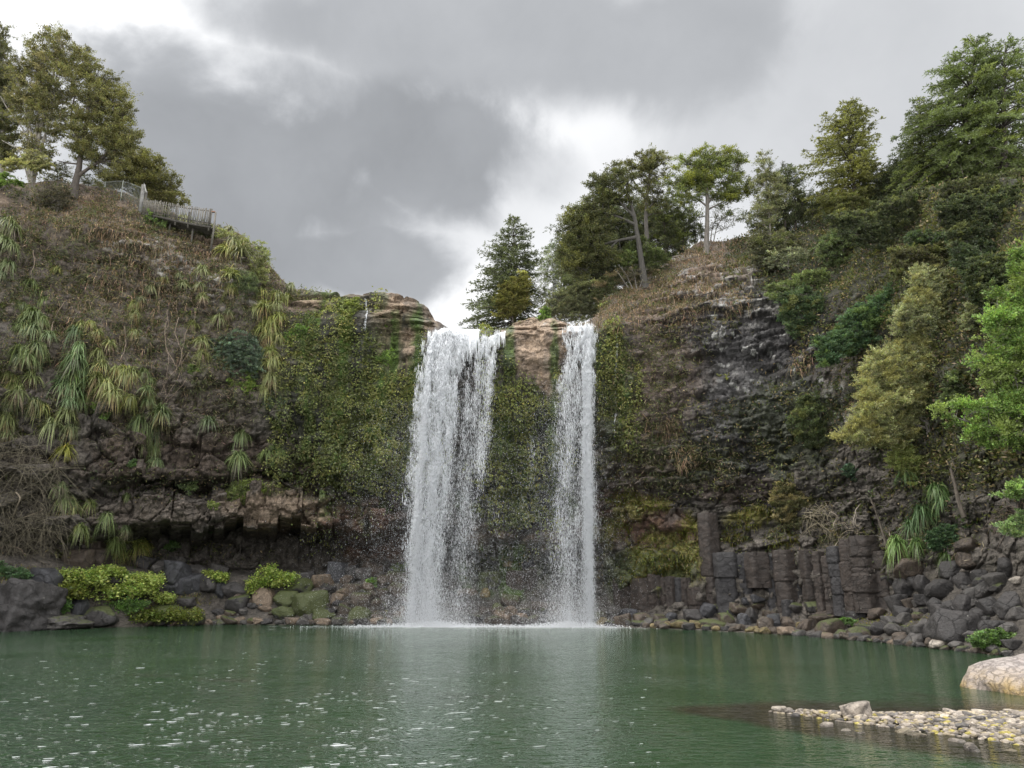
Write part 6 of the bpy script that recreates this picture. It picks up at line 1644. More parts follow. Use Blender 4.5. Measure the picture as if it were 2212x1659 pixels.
# --- centre trees beyond the rim
def whorl(name, label, z, base_, top_, Y, prof, leaf, levels=30, per=6, droop=.35, upturn=.25, lsize=.26, lw=.28, alt=None, altp=.2, dens=1.0, trad=.28, bark=(.07, .058, .048), seed=1, bare=.0):
    """conifer with tiers of boughs round a straight stem; prof = (share of height from the top, reach left, reach right) in sketch units"""
    r = np.random.default_rng(seed)
    k = (z(1, 0)[0] - z(0, 0)[0])
    bx, by = z(*base_); Lh, _n = hit(bx, by + 2)
    if Lh is not None and -1.5 < Lh[1] - Y < 11: Y = Lh[1] + .2
    A, B = unproj(bx, by, Y), unproj(*z(*top_), Y); A = A - np.array([0, 0, .5])
    B = np.array([B[0], A[1] + .3, B[2]])
    root = empty(name, A); tag(root, label, 'tree', None)
    sc = k * Y / F
    tt = np.linspace(0, 1, 16)[:, None]
    ta, ba, ca = Acc(), Acc(), Acc()
    tube(ta, A * (1 - tt) + B * tt + np.array([.25, 0, 0]) * np.sin(tt * 5) * (1 - tt), trad * (1 - .93 * tt[:, 0]), bark, 8)
    P_, AX, CC, SZ = [], [], [], []
    pt = [p[0] for p in prof]; pl = [p[1] * sc for p in prof]; pr = [p[2] * sc for p in prof]
    lc = np.asarray(leaf) * 1.5
    for lv in range(levels):
        f = (lv + r.uniform(0, .8)) / levels
        f = .01 + .95 * f
        h = B * (1 - f) + A * f
        n = per if f > .12 else 4
        for j in range(n):
            if r.random() < .08: continue
            az = (j + r.uniform(-.35, .35)) / n * 2 * PI + lv * 2.4
            reach = (np.interp(f, pt, pr) if math.cos(az) > 0 else np.interp(f, pt, pl)) * r.uniform(.62, 1.12)
            if f < .1: reach *= 1.0
            d = np.array([math.cos(az), math.sin(az), 0]); up = (1 - f) * .55
            s = np.linspace(0, 1, 9)[:, None]
            line = h + d * reach * s + np.array([0, 0, 1.0]) * reach * (up * s - droop * (.4 + f) * s * s * 1.6 + upturn * s ** 4)
            tube(ba, line, np.linspace(.03 + .012 * reach, .01, 9), np.array(bark) * r.uniform(.8, 1.2), 4)
            nt_ = int(6 + reach * 4.5)
            bc = lc * np.exp(r.normal() * .22)
            if alt is not None and r.random() < altp: bc = np.asarray(alt) * 1.5
            for q in range(nt_):
                u = r.uniform(.18 + bare * (f > .7), 1.0); i = u * 8; a0 = line[int(i)] * (1 - i % 1) + line[min(int(i) + 1, 8)] * (i % 1)
                sd = 1 if q % 2 else -1
                perp = np.array([-d[1], d[0], 0]) * sd
                td = unit(d * r.uniform(.5, 1.0) + perp * r.uniform(.3, 1.0) + np.array([0, 0, r.uniform(-.35, .2)]))
                ln = (.25 + .30 * reach * (1.1 - u)) * r.uniform(.7, 1.3)
                m = max(4, int(ln * 15 * dens))
                v = r.random(m)[:, None]
                p = a0 + td * ln * v + np.array([0, 0, -.22]) * ln * v * v + r.normal(size=(m, 3)) * .035
                P_.append(p); AX.append(np.tile(td, (m, 1)) + r.normal(size=(m, 3)) * .5 + np.array([0, 0, .1]))
                CC.append(bc * np.exp(r.normal(size=(m, 1)) * .25)); SZ.append(np.full(m, lsize))
    P_, AX, CC, SZ = np.concatenate(P_), np.concatenate(AX), np.concatenate(CC), np.concatenate(SZ)
    SZ = SZ * r.uniform(.6, 1.3, len(SZ))
    leaves(ca, P_, AX, SZ, SZ * lw, np.clip(CC, .004, .8), r, .08)
    ta.build('trunk', M_BARK, root, A, True); ba.build('branches', M_BARK, root, A, True); ca.build('crown', M_LEAF, root, A)
    return root
whorl('conifer', 'pointed feathery conifer beyond the rim between the falls', ZC6, (735, 1265), (740, 330), 82, [(0, 10, 10), (.08, 95, 90), (.25, 210, 195), (.45, 340, 270), (.62, 440, 300), (.8, 500, 300), (1, 560, 240)], (.066, .076, .042), 27, 6, .30, .22, .34, .26, dens=.9, seed=5, trad=.24)
whorl('conifer', 'tallest conifer at the right with layered drooping boughs', ZR4, (1330, 1330), (1500, 80), 60, [(0, 40, 40), (.08, 190, 140), (.25, 400, 280), (.45, 560, 360), (.62, 620, 360), (.8, 560, 330), (1, 420, 280)], (.07, .088, .035), 28, 7, .42, .10, .27, .28, alt=(.11, .13, .045), altp=.25, dens=1.35, seed=8, trad=.34)
whorl('conifer', 'smaller feathery conifer left of the tallest one', ZR4, (1090, 1330), (1075, 520), 62, [(0, 30, 30), (.15, 110, 110), (.4, 200, 210), (.7, 250, 240), (1, 230, 220)], (.065, .08, .036), 20, 6, .4, .12, .27, .28, alt=(.11, .125, .045), altp=.2, dens=1.2, seed=19, trad=.22)
whorl('conifer', 'dense conifer cut off by the right edge of the picture', ZR4, (1660, 1330), (1715, 105), 57, [(0, 50, 50), (.08, 150, 150), (.25, 270, 280), (.5, 340, 360), (.75, 360, 390), (1, 300, 320)], (.068, .086, .032), 28, 7, .42, .10, .27, .28, alt=(.115, .135, .04), altp=.25, dens=1.15, seed=12, trad=.36)
tree('small_tree', 'small olive-yellow tree in front of the pointed conifer', pz(ZC6, [(600,930),(700,900),(790,800),(850,820),(860,930),(850,1080),(800,1130),(740,1190),(600,1195),(590,1080),(590,1010)]), 78, tz(ZC6, [(730,1220),(725,1100),(730,900),.1]), YELLOWG, BROWNB, 5, dens=.9, lsize=.26, open_=.1)
tree('sapling', 'wispy pale saplings right of the pointed conifer', pz(ZC6, [(950,700),(1050,640),(1120,700),(1200,800),(1330,860),(1310,1000),(1300,1150),(1180,1230),(1000,1100),(880,1090),(940,950),(960,850)]), 80, tz(ZC6, [(1080,1200),(1070,1000),(1060,760),.06], [(1230,1180),(1240,1000),(1250,880),.05], [(960,1130),(990,950),(1000,780),.05]), (.11, .125, .06), GREYB, 6, dens=.4, open_=.3, style='spray', lsize=.30, lw=.25)
tree('tree', 'feathery grey-green tree behind the broad totara-like tree', pz(ZC6, [(1040,430),(1100,440),(1200,560),(1220,800),(1180,900),(1060,820),(1010,640),(1040,520)]), 88, tz(ZC6, [(1160,1000),(1140,800),(1100,520),.1]), (.075, .09, .05), GREYB, 7, dens=.45, open_=.25, style='spray', lsize=.4, lw=.28)
tree('broad_tree', 'broad dark evergreen sweeping down to the left on the right crest', pz(ZR3, [(70,1080),(100,980),(90,840),(100,740),(150,700),(190,650),(300,620),(320,560),(290,540),(310,470),(300,440),(350,430),(470,370),(560,310),(620,380),(700,440),(760,520),(740,640),(640,700),(560,690),(540,800),(460,900),(430,1000),(560,1020),(640,1000),(560,1150),(440,1180),(300,1300),(200,1270),(120,1200)]), 71,
     tz(ZR3, [(790,1330),(760,1150),(735,950),(700,760),(640,560),.36], [(730,930),(560,960),(420,1000),(300,1080),.18], [(715,830),(560,760),(420,720),(300,700),.15], [(700,760),(560,620),(450,520),.14], [(560,960),(430,1090),(300,1200),.09]),
     (.062, .066, .026), (.06, .055, .047), 7.5, dens=1.05, open_=.10, lsize=.24, alt=(.11, .11, .035), altp=.16, flat=.5, limb=.7)
tree('broad_tree', 'upright dark evergreen with pale trunk beside the sweeping one', pz(ZR3, [(560,310),(600,330),(650,290),(740,220),(840,200),(910,230),(990,290),(970,350),(1000,400),(950,480),(900,560),(960,640),(930,720),(850,790),(790,700),(760,520),(700,440),(620,380)]), 73,
     tz(ZR3, [(805,1330),(808,1050),(800,800),(810,560),(830,320),.3], [(800,720),(880,600),(930,500),.1], [(805,640),(720,500),(660,380),.12]), (.066, .066, .027), (.08, .072, .062), 7.5, dens=.95, open_=.14, lsize=.24, alt=(.11, .11, .035), altp=.15)
tree('bush', 'low green boughs at the foot of the upright evergreen', pz(ZR3, [(560,1080),(620,1010),(700,960),(800,940),(860,1000),(950,1060),(970,1130),(870,1180),(800,1170),(700,1210),(560,1150)]), 68, tz(ZR3, [(780,1290),(775,1150),(760,1020),.07]), (.072, .09, .03), GREYB, 6.5, dens=.9, lsize=.22, cat='bush')
tree('bush', 'bare twiggy skirt of stems under the sweeping evergreen', pz(ZR3, [(540,1150),(700,1200),(860,1180),(860,1310),(740,1330),(620,1290)]), 68.5, tz(ZR3, [(700,1360),(640,1260),(560,1160),.05], [(720,1360),(700,1260),(660,1170),.05], [(740,1360),(770,1270),(790,1190),.05], [(650,1350),(580,1250),(530,1190),.04]), (.06, .055, .035), GREYB, 6, dens=.25, open_=.3, lsize=.18, cat='bush')
tree('broad_tree', 'flat-topped evergreen with one straight pale trunk', pz(ZR3, [(1060,270),(1160,220),(1280,185),(1440,155),(1560,185),(1600,260),(1620,320),(1600,400),(1650,480),(1720,540),(1700,590),(1600,600),(1560,690),(1480,760),(1400,680),(1330,600),(1240,600),(1200,690),(1130,680),(1040,620),(960,540),(930,480),(1000,390),(1050,320)]), 70,
     tz(ZR3, [(1295,1050),(1298,950),(1305,800),(1310,640),(1300,430),(1320,260),.30], [(1310,680),(1230,620),(1130,560),.12], [(1310,640),(1420,540),(1520,440),.14], [(1312,700),(1430,640),(1570,560),.1], [(1305,560),(1220,460),(1150,340),.11]),
     (.085, .10, .03), (.12, .107, .092), 7.5, dens=1.0, open_=.14, lsize=.23, alt=(.14, .15, .03), altp=.22, flat=.42, style='pad')
tree('thicket', 'dark thicket filling the gap left of the straight pale trunk', pz(ZR3, [(860,680),(960,560),(1100,690),(1220,740),(1280,760),(1270,960),(1150,1000),(960,1050),(870,960),(850,800)]), 75, tz(ZR3, [(960,1080),(950,900),(940,720),.08], [(1100,1040),(1110,880),(1100,740),.07], [(1200,1010),(1210,880),(1200,780),.06], [(1250,1000),(1255,850),(1240,760),.06]), (.05, .058, .028), BROWNB, 7, dens=.85, open_=.12, lsize=.24, cat='thicket', alt=(.11, .13, .04), altp=.12)
tree('sapling', 'bare see-through branches right of the straight pale trunk', pz(ZR3, [(1340,640),(1480,720),(1580,720),(1540,820),(1420,930),(1340,930)]), 74, tz(ZR3, [(1340,1000),(1400,820),(1540,690),.06], [(1330,980),(1350,850),(1400,720),.06]), (.06, .058, .035), GREYB, 6, dens=.25, open_=.35, lsize=.2)
tree('tree', 'slender pale-leaved tree between the flat-topped one and the dark cone', pz(ZR3, [(1750,230),(1780,210),(1840,260),(1910,310),(1880,360),(1950,500),(1940,700),(1870,830),(1830,900),(1750,900),(1700,840),(1640,780),(1680,700),(1720,560),(1660,480),(1700,360)]), 69, tz(ZR3, [(1815,1040),(1825,900),(1810,640),(1780,300),.12], [(1822,900),(1740,760),(1700,640),.06]), (.105, .11, .055), PALEB, 6, dens=.7, open_=.22, lsize=.2, alt=(.17, .17, .09), altp=.2)
tree('thicket', 'many-stemmed dark thicket left of the cone-shaped tree', pz(ZR4, [(30,1030),(120,1030),(170,1080),(250,1180),(330,1250),(450,1240),(430,1350),(330,1450),(200,1480),(60,1480),(0,1400),(0,1150)]), 68,
     tz(ZR4, [(70,1520),(80,1300),(90,1120),.07], [(150,1510),(150,1350),(140,1150),.09], [(210,1510),(200,1350),(215,1180),.06], [(270,1500),(280,1350),(260,1220),.06], [(330,1500),(350,1380),(380,1260),.06]), (.058, .066, .032), BROWNB, 6.5, dens=.7, open_=.25, lsize=.22, cat='thicket')
whorl('conifer', 'cone-shaped olive evergreen on the right crest', ZR4, (585, 1480), (545, 545), 66, [(0, 30, 30), (.1, 130, 160), (.25, 250, 220), (.45, 360, 260), (.65, 400, 230), (.82, 330, 200), (1, 120, 120)], (.085, .088, .03), 26, 7, .22, .16, .25, .32, alt=(.13, .13, .04), altp=.3, dens=1.4, seed=23, trad=.26)
tree('bush', 'low bright-tipped boughs at the foot of the cone-shaped tree', pz(ZR4, [(420,1250),(560,1250),(700,1310),(720,1350),(560,1420),(500,1450),(480,1350)]), 64, tz(ZR4, [(560,1480),(560,1400),(560,1290),.05]), (.095, .10, .03), BROWNB, 6, dens=.9, lsize=.22, cat='bush', style='pad')
tree('bush', 'grey shrub under the trees between the cone and the tallest conifer', pz(ZR4, [(640,1250),(760,1200),(900,1180),(950,1290),(880,1370),(760,1340),(700,1370)]), 66, tz(ZR4, [(800,1400),(800,1300),(820,1220),.05]), (.06, .065, .04), GREYB, 6, dens=.5, open_=.2, lsize=.2, cat='bush')
tree('bush', 'drooping pale bough hanging from the crest at upper right', pz(ZR4, [(1000,1280),(1110,1240),(1200,1260),(1210,1310),(1130,1330),(1010,1310)]), 55, tz(ZR4, [(1310,1330),(1240,1270),(1100,1280),.04]), (.11, .14, .05), GREYB, 5, dens=.7, style='spray', lsize=.3, lw=.3, cat='branch')
for (z, pts, label, Y) in [(ZR4, [[(1310,1200),(1310,1350),(1330,1480),(1300,1570),.05],[(1310,1350),(1200,1380),(1140,1450),.03],[(1320,1440),(1370,1520),(1350,1600),.025],[(1310,1300),(1390,1240),(1470,1260),.03]], 'bare hanging branch below the tallest conifer', 54),
    (ZR4, [[(1590,1100),(1600,1200),(1660,1300),.05],[(1600,1200),(1570,1290),.03],[(1500,1130),(1550,1220),(1640,1230),(1700,1300),.04]], 'pale bare branch drooping at upper right', 52)]:
    a = Acc(); o0 = None
    for l in pts:
        line = smooth_line([unproj(*z(*p), Y) for p in l[:-1]], 12)
        if o0 is None: o0 = line[0]
        tube(a, line, np.linspace(l[-1], l[-1] * .35, 12), (.24, .21, .18), 6)
        for t in range(14):
            s = line[int(rx_.integers(3, 12))]; tube(a, [s, s + rx_.normal(size=3) * .25 + [0, 0, -.15], s + rx_.normal(size=3) * .45 + [0, 0, -.4]], [.015, .01, .005], (.22, .2, .16), 4)
    tag(a.build('bare_branch', M_BARK, origin=o0), label, 'branch')
tree('thicket', 'dark mass of trees behind the sweeping evergreen', pz(ZD, [(1195,560),(1230,470),(1300,420),(1400,430),(1480,470),(1490,560),(1400,590),(1290,640),(1230,650)]), 82, tz(ZD, [(1330,660),(1330,560),(1320,470),.1], [(1400,640),(1400,540),(1410,470),.1]), (.055, .062, .03), BROWNB, 6.5, dens=.8, open_=.15, lsize=.26, cat='thicket')
tree('thicket', 'low scrubby trees on the skyline right of the straight pale trunk', pz(ZD, [(1600,470),(1640,430),(1720,420),(1800,430),(1850,470),(1840,500),(1720,515),(1640,520)]), 76, tz(ZD, [(1700,520),(1700,450),.07], [(1790,510),(1790,450),.07]), (.06, .068, .032), BROWNB, 6, dens=.6, open_=.25, lsize=.24, cat='thicket')
tree('thicket', 'shadowy trees behind the tallest conifer', pz(ZD, [(1830,440),(1880,370),(1960,330),(2080,320),(2230,330),(2260,430),(2100,450),(1960,460),(1880,480)]), 66, tz(ZD, [(1950,480),(1955,400),.1], [(2090,460),(2090,380),.12]), (.05, .058, .03), BROWNB, 7, dens=.7, open_=.15, lsize=.26, cat='thicket')
for (poly, label, leaf) in [([(1780,470),(1850,455),(1960,440),(2050,450),(2040,520),(1950,540),(1840,530)], 'dark bushes hugging the crest under the shadowy trees', (.05,.06,.03)),
    ([(2040,400),(2150,378),(2250,372),(2250,430),(2120,440),(2040,430)], 'thin bushes along the skyline at the right edge', (.055,.06,.03)),
    ([(1880,440),(1960,415),(2060,400),(2060,450),(1940,480)], 'dark bushes under the trunk of the tallest conifer', (.05,.058,.03)),
    ([(2020,440),(2120,410),(2230,400),(2240,520),(2150,560),(2060,530)], 'dark bushes on the crest at the right edge', (.045,.055,.028)),
    ([(1930,540),(2030,530),(2120,560),(2110,620),(2000,630),(1930,600)], 'brownish bushes below the crest at upper right', (.07,.068,.035)),
    ([(2100,560),(2240,540),(2240,660),(2150,680),(2090,640)], 'shaded bushes at the right edge above the bright green tree', (.05,.062,.03)),
    ([(1620,510),(1700,500),(1740,540),(1690,590),(1620,570)], 'grey-brown heath bush on the crest beside the pale-leaved tree', (.075,.075,.045)),
    ([(1730,860),(1800,830),(1850,880),(1830,960),(1750,970),(1700,920)], 'dull green creeper bush beside the dark rock face', (.06,.075,.035)),
    ([(1680,640),(1740,620),(1800,660),(1780,720),(1710,730)], 'dark green bush over the upper edge of the dark rock face', (.05,.075,.035))]:
    a0 = np.array(poly) * S; cx, cy = a0.mean(0); low = a0[:, 1].max()
    L, nn = hit(cx, low - 2)
    if L is None: L = np.array([0, 55.])
    tree('bush', label, [tuple(p) for p in a0], L[1] - .6, [([(cx, low + 1), (cx, cy + 1), (cx, a0[:, 1].min() + 3)], .05)], leaf, GREYB, 6, dens=.8, lsize=.22, cat='bush', thick=.6, open_=.1, group='bushes on the right slope', alt=(.11, .12, .05), altp=.15)
tree('bush', 'pale wispy bushes on the rim just left of the narrow fall', [(540,320),(543,304),(556,292),(575,284),(598,280),(606,292),(600,318),(570,322)], 73, [([(572,323),(572,310),(574,290)], .05), ([(590,322),(592,305),(595,286)], .04), ([(552,322),(553,308),(555,296)], .04)], (.12,.125,.07), GREYB, 5, dens=.8, open_=.1, lsize=.2, cat='bush')
tree('bush', 'dark low foliage under the sweeping evergreen near the narrow fall', [(588,306),(596,280),(620,266),(650,258),(672,262),(660,280),(630,296),(606,308)], 71, [([(625,306),(626,290),(630,270)], .06)], (.06,.068,.03), GREYB, 6, dens=.8, open_=.15, lsize=.2, cat='bush', alt=(.2,.16,.1), altp=.12)
# --- slope and shore on the right
def slope_tree(name, label, z, poly, trunk, leaf, bark, spacing, dY, **kw):
    a0 = np.array(pz(z, poly)); cx, cy = a0.mean(0)
    b = z(*trunk[0][0]); L, n = hit(b[0], b[1])
    Y = L[1] - dY
    return tree(name, label, [tuple(p) for p in a0], Y, tz(z, *trunk), leaf, bark, spacing, **kw)
slope_tree('shrub', 'light green spreading conifer shrub high on the right slope', ZR5, [(440,30),(520,20),(600,80),(620,130),(560,200),(780,230),(950,290),(900,330),(800,420),(700,440),(560,420),(420,300),(320,200),(330,120)], [[(510,260),(500,180),(470,60),.1],[(500,230),(640,280),(720,290),(800,330),.07]], (.09, .115, .05), GREYB, 6.5, 1.5, dens=.8, style='spray', lsize=.30, lw=.3, cat='shrub', open_=.1)
slope_tree('shrub', 'pale grey-leaved shrub on the right crest', ZR5, [(150,170),(230,200),(300,270),(240,320),(100,330),(-80,300),(-50,200),(60,180)], [[(100,350),(100,280),(110,210),.07]], (.15, .16, .10), GREYB, 6, 1.0, dens=.7, lsize=.2, cat='shrub')
slope_tree('shrub', 'rounded yellow-green shrub on the right slope', ZR5, [(280,340),(370,330),(420,450),(300,500),(200,450),(100,520),(-20,560),(-50,450),(100,400)], [[(200,540),(190,470),(200,400),.07]], (.105, .13, .05), GREYB, 6, 1.0, dens=.9, lsize=.2, cat='shrub')
slope_tree('shrub', 'dark feathery shrub left of the layered green tree', ZR5, [(80,560),(250,510),(350,560),(330,640),(260,690),(180,720),(60,640)], [[(200,740),(190,660),(200,560),.06]], (.045, .078, .035), GREYB, 6, 1.0, dens=1.0, lsize=.26, style='droop', cat='shrub')
slope_tree('tree', 'layered dark blue-green tree in the middle of the right slope', ZR5, [(620,580),(740,560),(870,380),(940,460),(960,540),(920,620),(860,740),(820,880),(700,900),(560,950),(440,1020),(330,1070),(330,920),(290,850),(380,800),(500,730),(480,680)], [[(680,1010),(660,920),(690,780),(800,600),(880,430),.14],[(670,930),(540,880),(400,870),.08]], (.05, .085, .042), BROWNB, 6.5, 2.0, dens=1.05, lsize=.24, flat=.4, style='pad', alt=(.09, .13, .05), altp=.2)
slope_tree('tree', 'slim olive-grey upper tree rising above the big olive one', ZR5, [(1040,300),(1180,300),(1280,400),(1330,540),(1420,640),(1500,750),(1300,840),(1150,810),(890,790),(880,660),(960,560),(1010,420)], [[(1150,980),(1140,820),(1130,600),(1110,330),.13],[(1140,800),(1280,720),(1380,680),.07],[(1140,780),(1030,700),(950,690),.07]], (.20, .21, .115), GREYB, 6.5, 3.5, flat=.85, dens=1.3, lsize=.18, lw=.4, alt=(.23, .22, .10), altp=.2)
slope_tree('tree', 'big rounded olive-yellow tree overhanging the right-hand columns', ZR5, [(750,930),(900,860),(1150,790),(1300,850),(1450,880),(1420,1000),(1300,1080),(1290,1300),(1150,1350),(1080,1400),(1020,1450),(1000,1600),(900,1640),(700,1640),(560,1590),(440,1560),(560,1480),(640,1250),(640,1150),(670,1020)], [[(1150,1740),(1130,1500),(1080,1250),(1020,1000),.2],[(1120,1460),(930,1300),(780,1200),.11],[(1125,1500),(900,1450),(700,1480),.1],[(1080,1250),(1250,1050),(1330,940),.1],[(1090,1280),(930,1080),(830,990),.09]], (.20, .205, .10), GREYB, 6.5, 4.0, flat=.85, dens=1.5, lsize=.18, lw=.4, open_=.06, alt=(.25, .235, .10), altp=.3)
slope_tree('bush', 'hanging yellow-green bush below the big olive tree', ZR6, [(640,220),(700,170),(800,160),(900,190),(960,280),(940,350),(870,380),(860,450),(800,430),(740,360),(650,310)], [[(900,420),(860,330),(800,240),.05]], (.19, .21, .07), GREYB, 5.5, 3.0, dens=1.1, lsize=.16, lw=.45, cat='bush')
slope_tree('bush', 'small grey olive bush beside the bright green tree', ZR5, [(1410,590),(1500,530),(1580,570),(1560,700),(1480,800),(1380,720)], [[(1480,820),(1480,700),(1480,600),.06]], (.18, .19, .11), GREYB, 6, 2.0, dens=1.0, lsize=.16, lw=.45, cat='bush')
slope_tree('bush', 'dull green bushes in the gap right of the olive tree', ZR5, [(1300,1090),(1420,1020),(1520,1120),(1620,1210),(1560,1330),(1380,1290),(1250,1350),(1240,1220)], [[(1420,1400),(1410,1260),(1400,1120),.07]], (.075, .095, .04), GREYB, 6, 2.5, dens=.9, lsize=.18, cat='bush')
slope_tree('shrub', 'dark hanging conifer boughs under the crest at upper right', ZR5, [(960,20),(1120,60),(1380,60),(1390,230),(1270,250),(1130,190),(980,100)], [[(1200,280),(1190,160),(1180,60),.06]], (.055, .08, .035), GREYB, 6.5, 1.5, dens=.8, style='spray', lsize=.3, lw=.3, cat='shrub')
slope_tree('shrub', 'wide shadowy shrub on the slope left of the bright green tree', ZR5, [(1320,160),(1600,120),(1750,250),(1740,420),(1500,440),(1330,330)], [[(1540,470),(1530,330),(1530,200),.07]], (.045, .06, .03), GREYB, 7, 1.0, dens=.9, lsize=.2, cat='shrub')
slope_tree('bush', 'bushy mound of dry twigs and leaves on top of the columns', ZR2, [(1010,420),(1060,270),(1190,200),(1340,280),(1440,350),(1480,480),(1450,640),(1330,660),(1150,640),(1040,560)], [[(1250,680),(1240,540),(1220,320),.08]], (.085, .085, .04), GREYB, 6, 1.5, dens=1.0, lsize=.2, cat='bush', alt=(.2, .17, .09), altp=.25)
edge_tree = tree('broadleaf_tree', 'bright fresh green tree leaning in from the right edge', pz(ZR5, [(1836,90),(1780,160),(1730,380),(1800,520),(1650,510),(1600,620),(1510,680),(1560,780),(1600,900),(1480,960),(1500,1100),(1640,1200),(1600,1330),(1380,1290),(1200,1360),(1240,1440),(1400,1560),(1500,1650),(1836,1660),(2150,1600),(2150,100)]), 31,
     [([ZR5(2200,2100), ZR5(2150,1700), ZR5(2060,1200), ZR5(1980,700), ZR5(1900,250)], .2), ([ZR5(2150,1700), ZR5(1850,1560), ZR5(1600,1500), ZR5(1330,1420)], .09), ([ZR5(2080,1300), ZR5(1850,1180), ZR5(1650,1050), ZR5(1540,980)], .08), ([ZR5(2000,900), ZR5(1800,740), ZR5(1640,620)], .07)],
     (.10, .155, .035), GREYB, 11, dens=1.1, open_=.26, lsize=.2, lw=.6, alt=(.15, .19, .06), altp=.3, flat=.85, thick=.5)
limb_a = tree('branch', 'loose leafy branch hanging at the right edge over the shade', pz(ZR6, [(1480,520),(1540,440),(1652,380),(1750,400),(1750,560),(1600,540),(1500,545)]), 30, [([ZR5(2130,1600), ZR5(2080,1650), ZR6(1800,330), ZR6(1680,400), ZR6(1560,490)], .05)], (.11, .165, .05), GREYB, 6, dens=.6, open_=.2, lsize=.15, lw=.6, cat='branch')
limb_b = tree('branch', 'lowest pale-leaved branch at the right edge above the boulders', pz(ZR6, [(1500,790),(1560,700),(1652,640),(1750,660),(1750,880),(1600,880),(1560,830)]), 30, [([ZR5(2160,1750), ZR5(2120,1800), ZR6(1800,600), ZR6(1680,720), ZR6(1560,800)], .05)], (.12, .17, .07), GREYB, 6, dens=.6, open_=.25, lsize=.14, lw=.6, cat='branch')
for b_ in (limb_a, limb_b):          # both limbs belong to the bright green tree
    del b_['category']
    b_.location = b_.location - edge_tree.location; b_.parent = edge_tree
for (pts, rad, label) in [([(640,910),(600,760),(560,640),(520,540)], .09, 'thin leaning bare sapling on the right-hand columns'), ([(1210,680),(1170,560),(1140,430),(1110,320)], .14, 'dark leaning trunk in the shade under the right-hand trees')]:
    b = ZR6(*pts[0]); L, n = hit(*b); line = smooth_line([unproj(*ZR6(*p), L[1] - .6) for p in pts], 14)
    a = Acc(); tube(a, line, np.linspace(rad, rad * .5, 14), (.12, .10, .08), 7)
    for t in range(8):
        s = line[int(rx_.integers(6, 14))]; tube(a, [s, s + rx_.normal(size=3) * .2 + [0, 0, .2], s + rx_.normal(size=3) * .4 + [0, 0, .5]], [.025, .015, .006], (.13, .11, .09), 4)
    tag(a.build('bare_sapling', M_BARK, origin=line[0]), label, 'tree')
# --- bare twig tangle on the left, hanging roots, bare stalks
def tangle(z, poly, n, label, colr, length=(1.0, 2.6), rad=.012, name='twig_tangle', Yoff=1.2, down=.2, cat='shrub'):
    r = np.random.default_rng(n); a0 = np.array(pz(z, poly)); a = Acc(); k = 0; o0 = None
    while k < n:
        q = r.uniform(a0.min(0), a0.max(0))
        if not inpoly(q[:1], q[1:], [tuple(p) for p in a0])[0]: continue
        L, nn = hit(*q)
        if L is None: continue
        k += 1
        s = L - np.array([0, 1, 0]) * r.uniform(0, Yoff)
        if o0 is None: o0 = s
        d = unit(r.normal(size=3) * [1, .5, .7] + [.2, -.2, -down]); ln = r.uniform(*length); bend = r.normal(size=3) * .5
        t = np.linspace(0, 1, 7)[:, None]
        p = s + d * ln * t + bend * ln * t * t * .7 + np.array([0, 0, -.35]) * ln * t ** 3
        tube(a, p, np.linspace(rad * r.uniform(.6, 2.2), rad * .4, 7), np.array(colr) * r.uniform(.6, 1.3), 4)
    tag(a.build(name, M_BARK, origin=o0), label, cat)
tangle(ZL3, [(0,120),(200,100),(420,240),(520,420),(560,640),(480,860),(330,960),(60,960),(0,900)], 850, 'large tangle of bare grey-brown twigs at the lower left', (.15, .13, .09))
tangle(ZR2, [(1270,430),(1480,420),(1490,640),(1380,700),(1250,640)], 130, 'pale bare twigs of a dead bush above the columns', (.30, .26, .18), (.6, 1.4))
tangle(ZR2, [(1480,560),(1680,620),(1640,820),(1500,800)], 60, 'sparse dead twigs beside the bare stalks on the columns', (.30, .25, .18), (.5, 1.2))
tangle(ZR6, [(1380,600),(1560,590),(1600,720),(1400,780)], 120, 'brown tangle of dead twigs under the overhang at right', (.12, .09, .07), (.5, 1.4))
def roots(z, lines, label, colr=(.26, .20, .15), rad=.026, name='hanging_root', cat='root', off=.35):
    a = Acc(); o0 = None
    for l in lines:
        pts = []
        for p in l:
            L, n = hit(*z(*p), off)
            if L is not None: pts.append(L)
        if len(pts) < 2: continue
        pts = np.array(pts); pts[:, 1] = np.minimum(pts[:, 1], np.median(pts[:, 1]) + .3)
        line = smooth_line(pts, 14)
        line = line + fbm(line * 1.5, 2, 5)[:, None] * np.array([.18, .05, .05])
        if o0 is None: o0 = line[0]
        tube(a, line, np.linspace(rad, rad * .55, 14), np.array(colr) * rx_.uniform(.8, 1.15), 5)
    if o0 is not None: tag(a.build(name, M_BARK, origin=o0), label, cat)
roots(ZL2, [[(1240,720),(1230,850),(1250,960),(1240,1080),(1200,1180),(1180,1300)], [(1330,700),(1310,820),(1340,930),(1290,1060),(1240,1150),(1210,1260)], [(1370,800),(1360,900),(1330,1010),(1260,1120),(1190,1200)], [(1410,930),(1350,1010),(1320,1080),(1290,1190),(1200,1330)],
    [(1250,900),(1270,1010),(1290,1060),(1250,1180),(1220,1330)], [(1390,1150),(1310,1250),(1230,1330),(1190,1380)], [(1220,640),(1240,720),(1235,780)], [(1300,560),(1290,640),(1270,690)]], 'bundle of pale roots hanging down the middle of the left face')
roots(ZL2, [[(240,200),(225,260),(232,330),(228,420)]], 'thin pale root at the upper left, above the strap-leaf column', rad=.028)
roots(ZL2, [[(465,590),(440,680),(470,740),(465,800),(490,850)]], 'curling pale root right of the strap-leaf column', rad=.032)
roots(ZL2, [[(395,740),(380,820),(365,890)]], 'short pale root beside the strap-leaf column', rad=.04)
roots(ZL2, [[(950,760),(930,860),(905,950),(885,1020)]], 'slanting thin root in the middle of the left face', rad=.03)
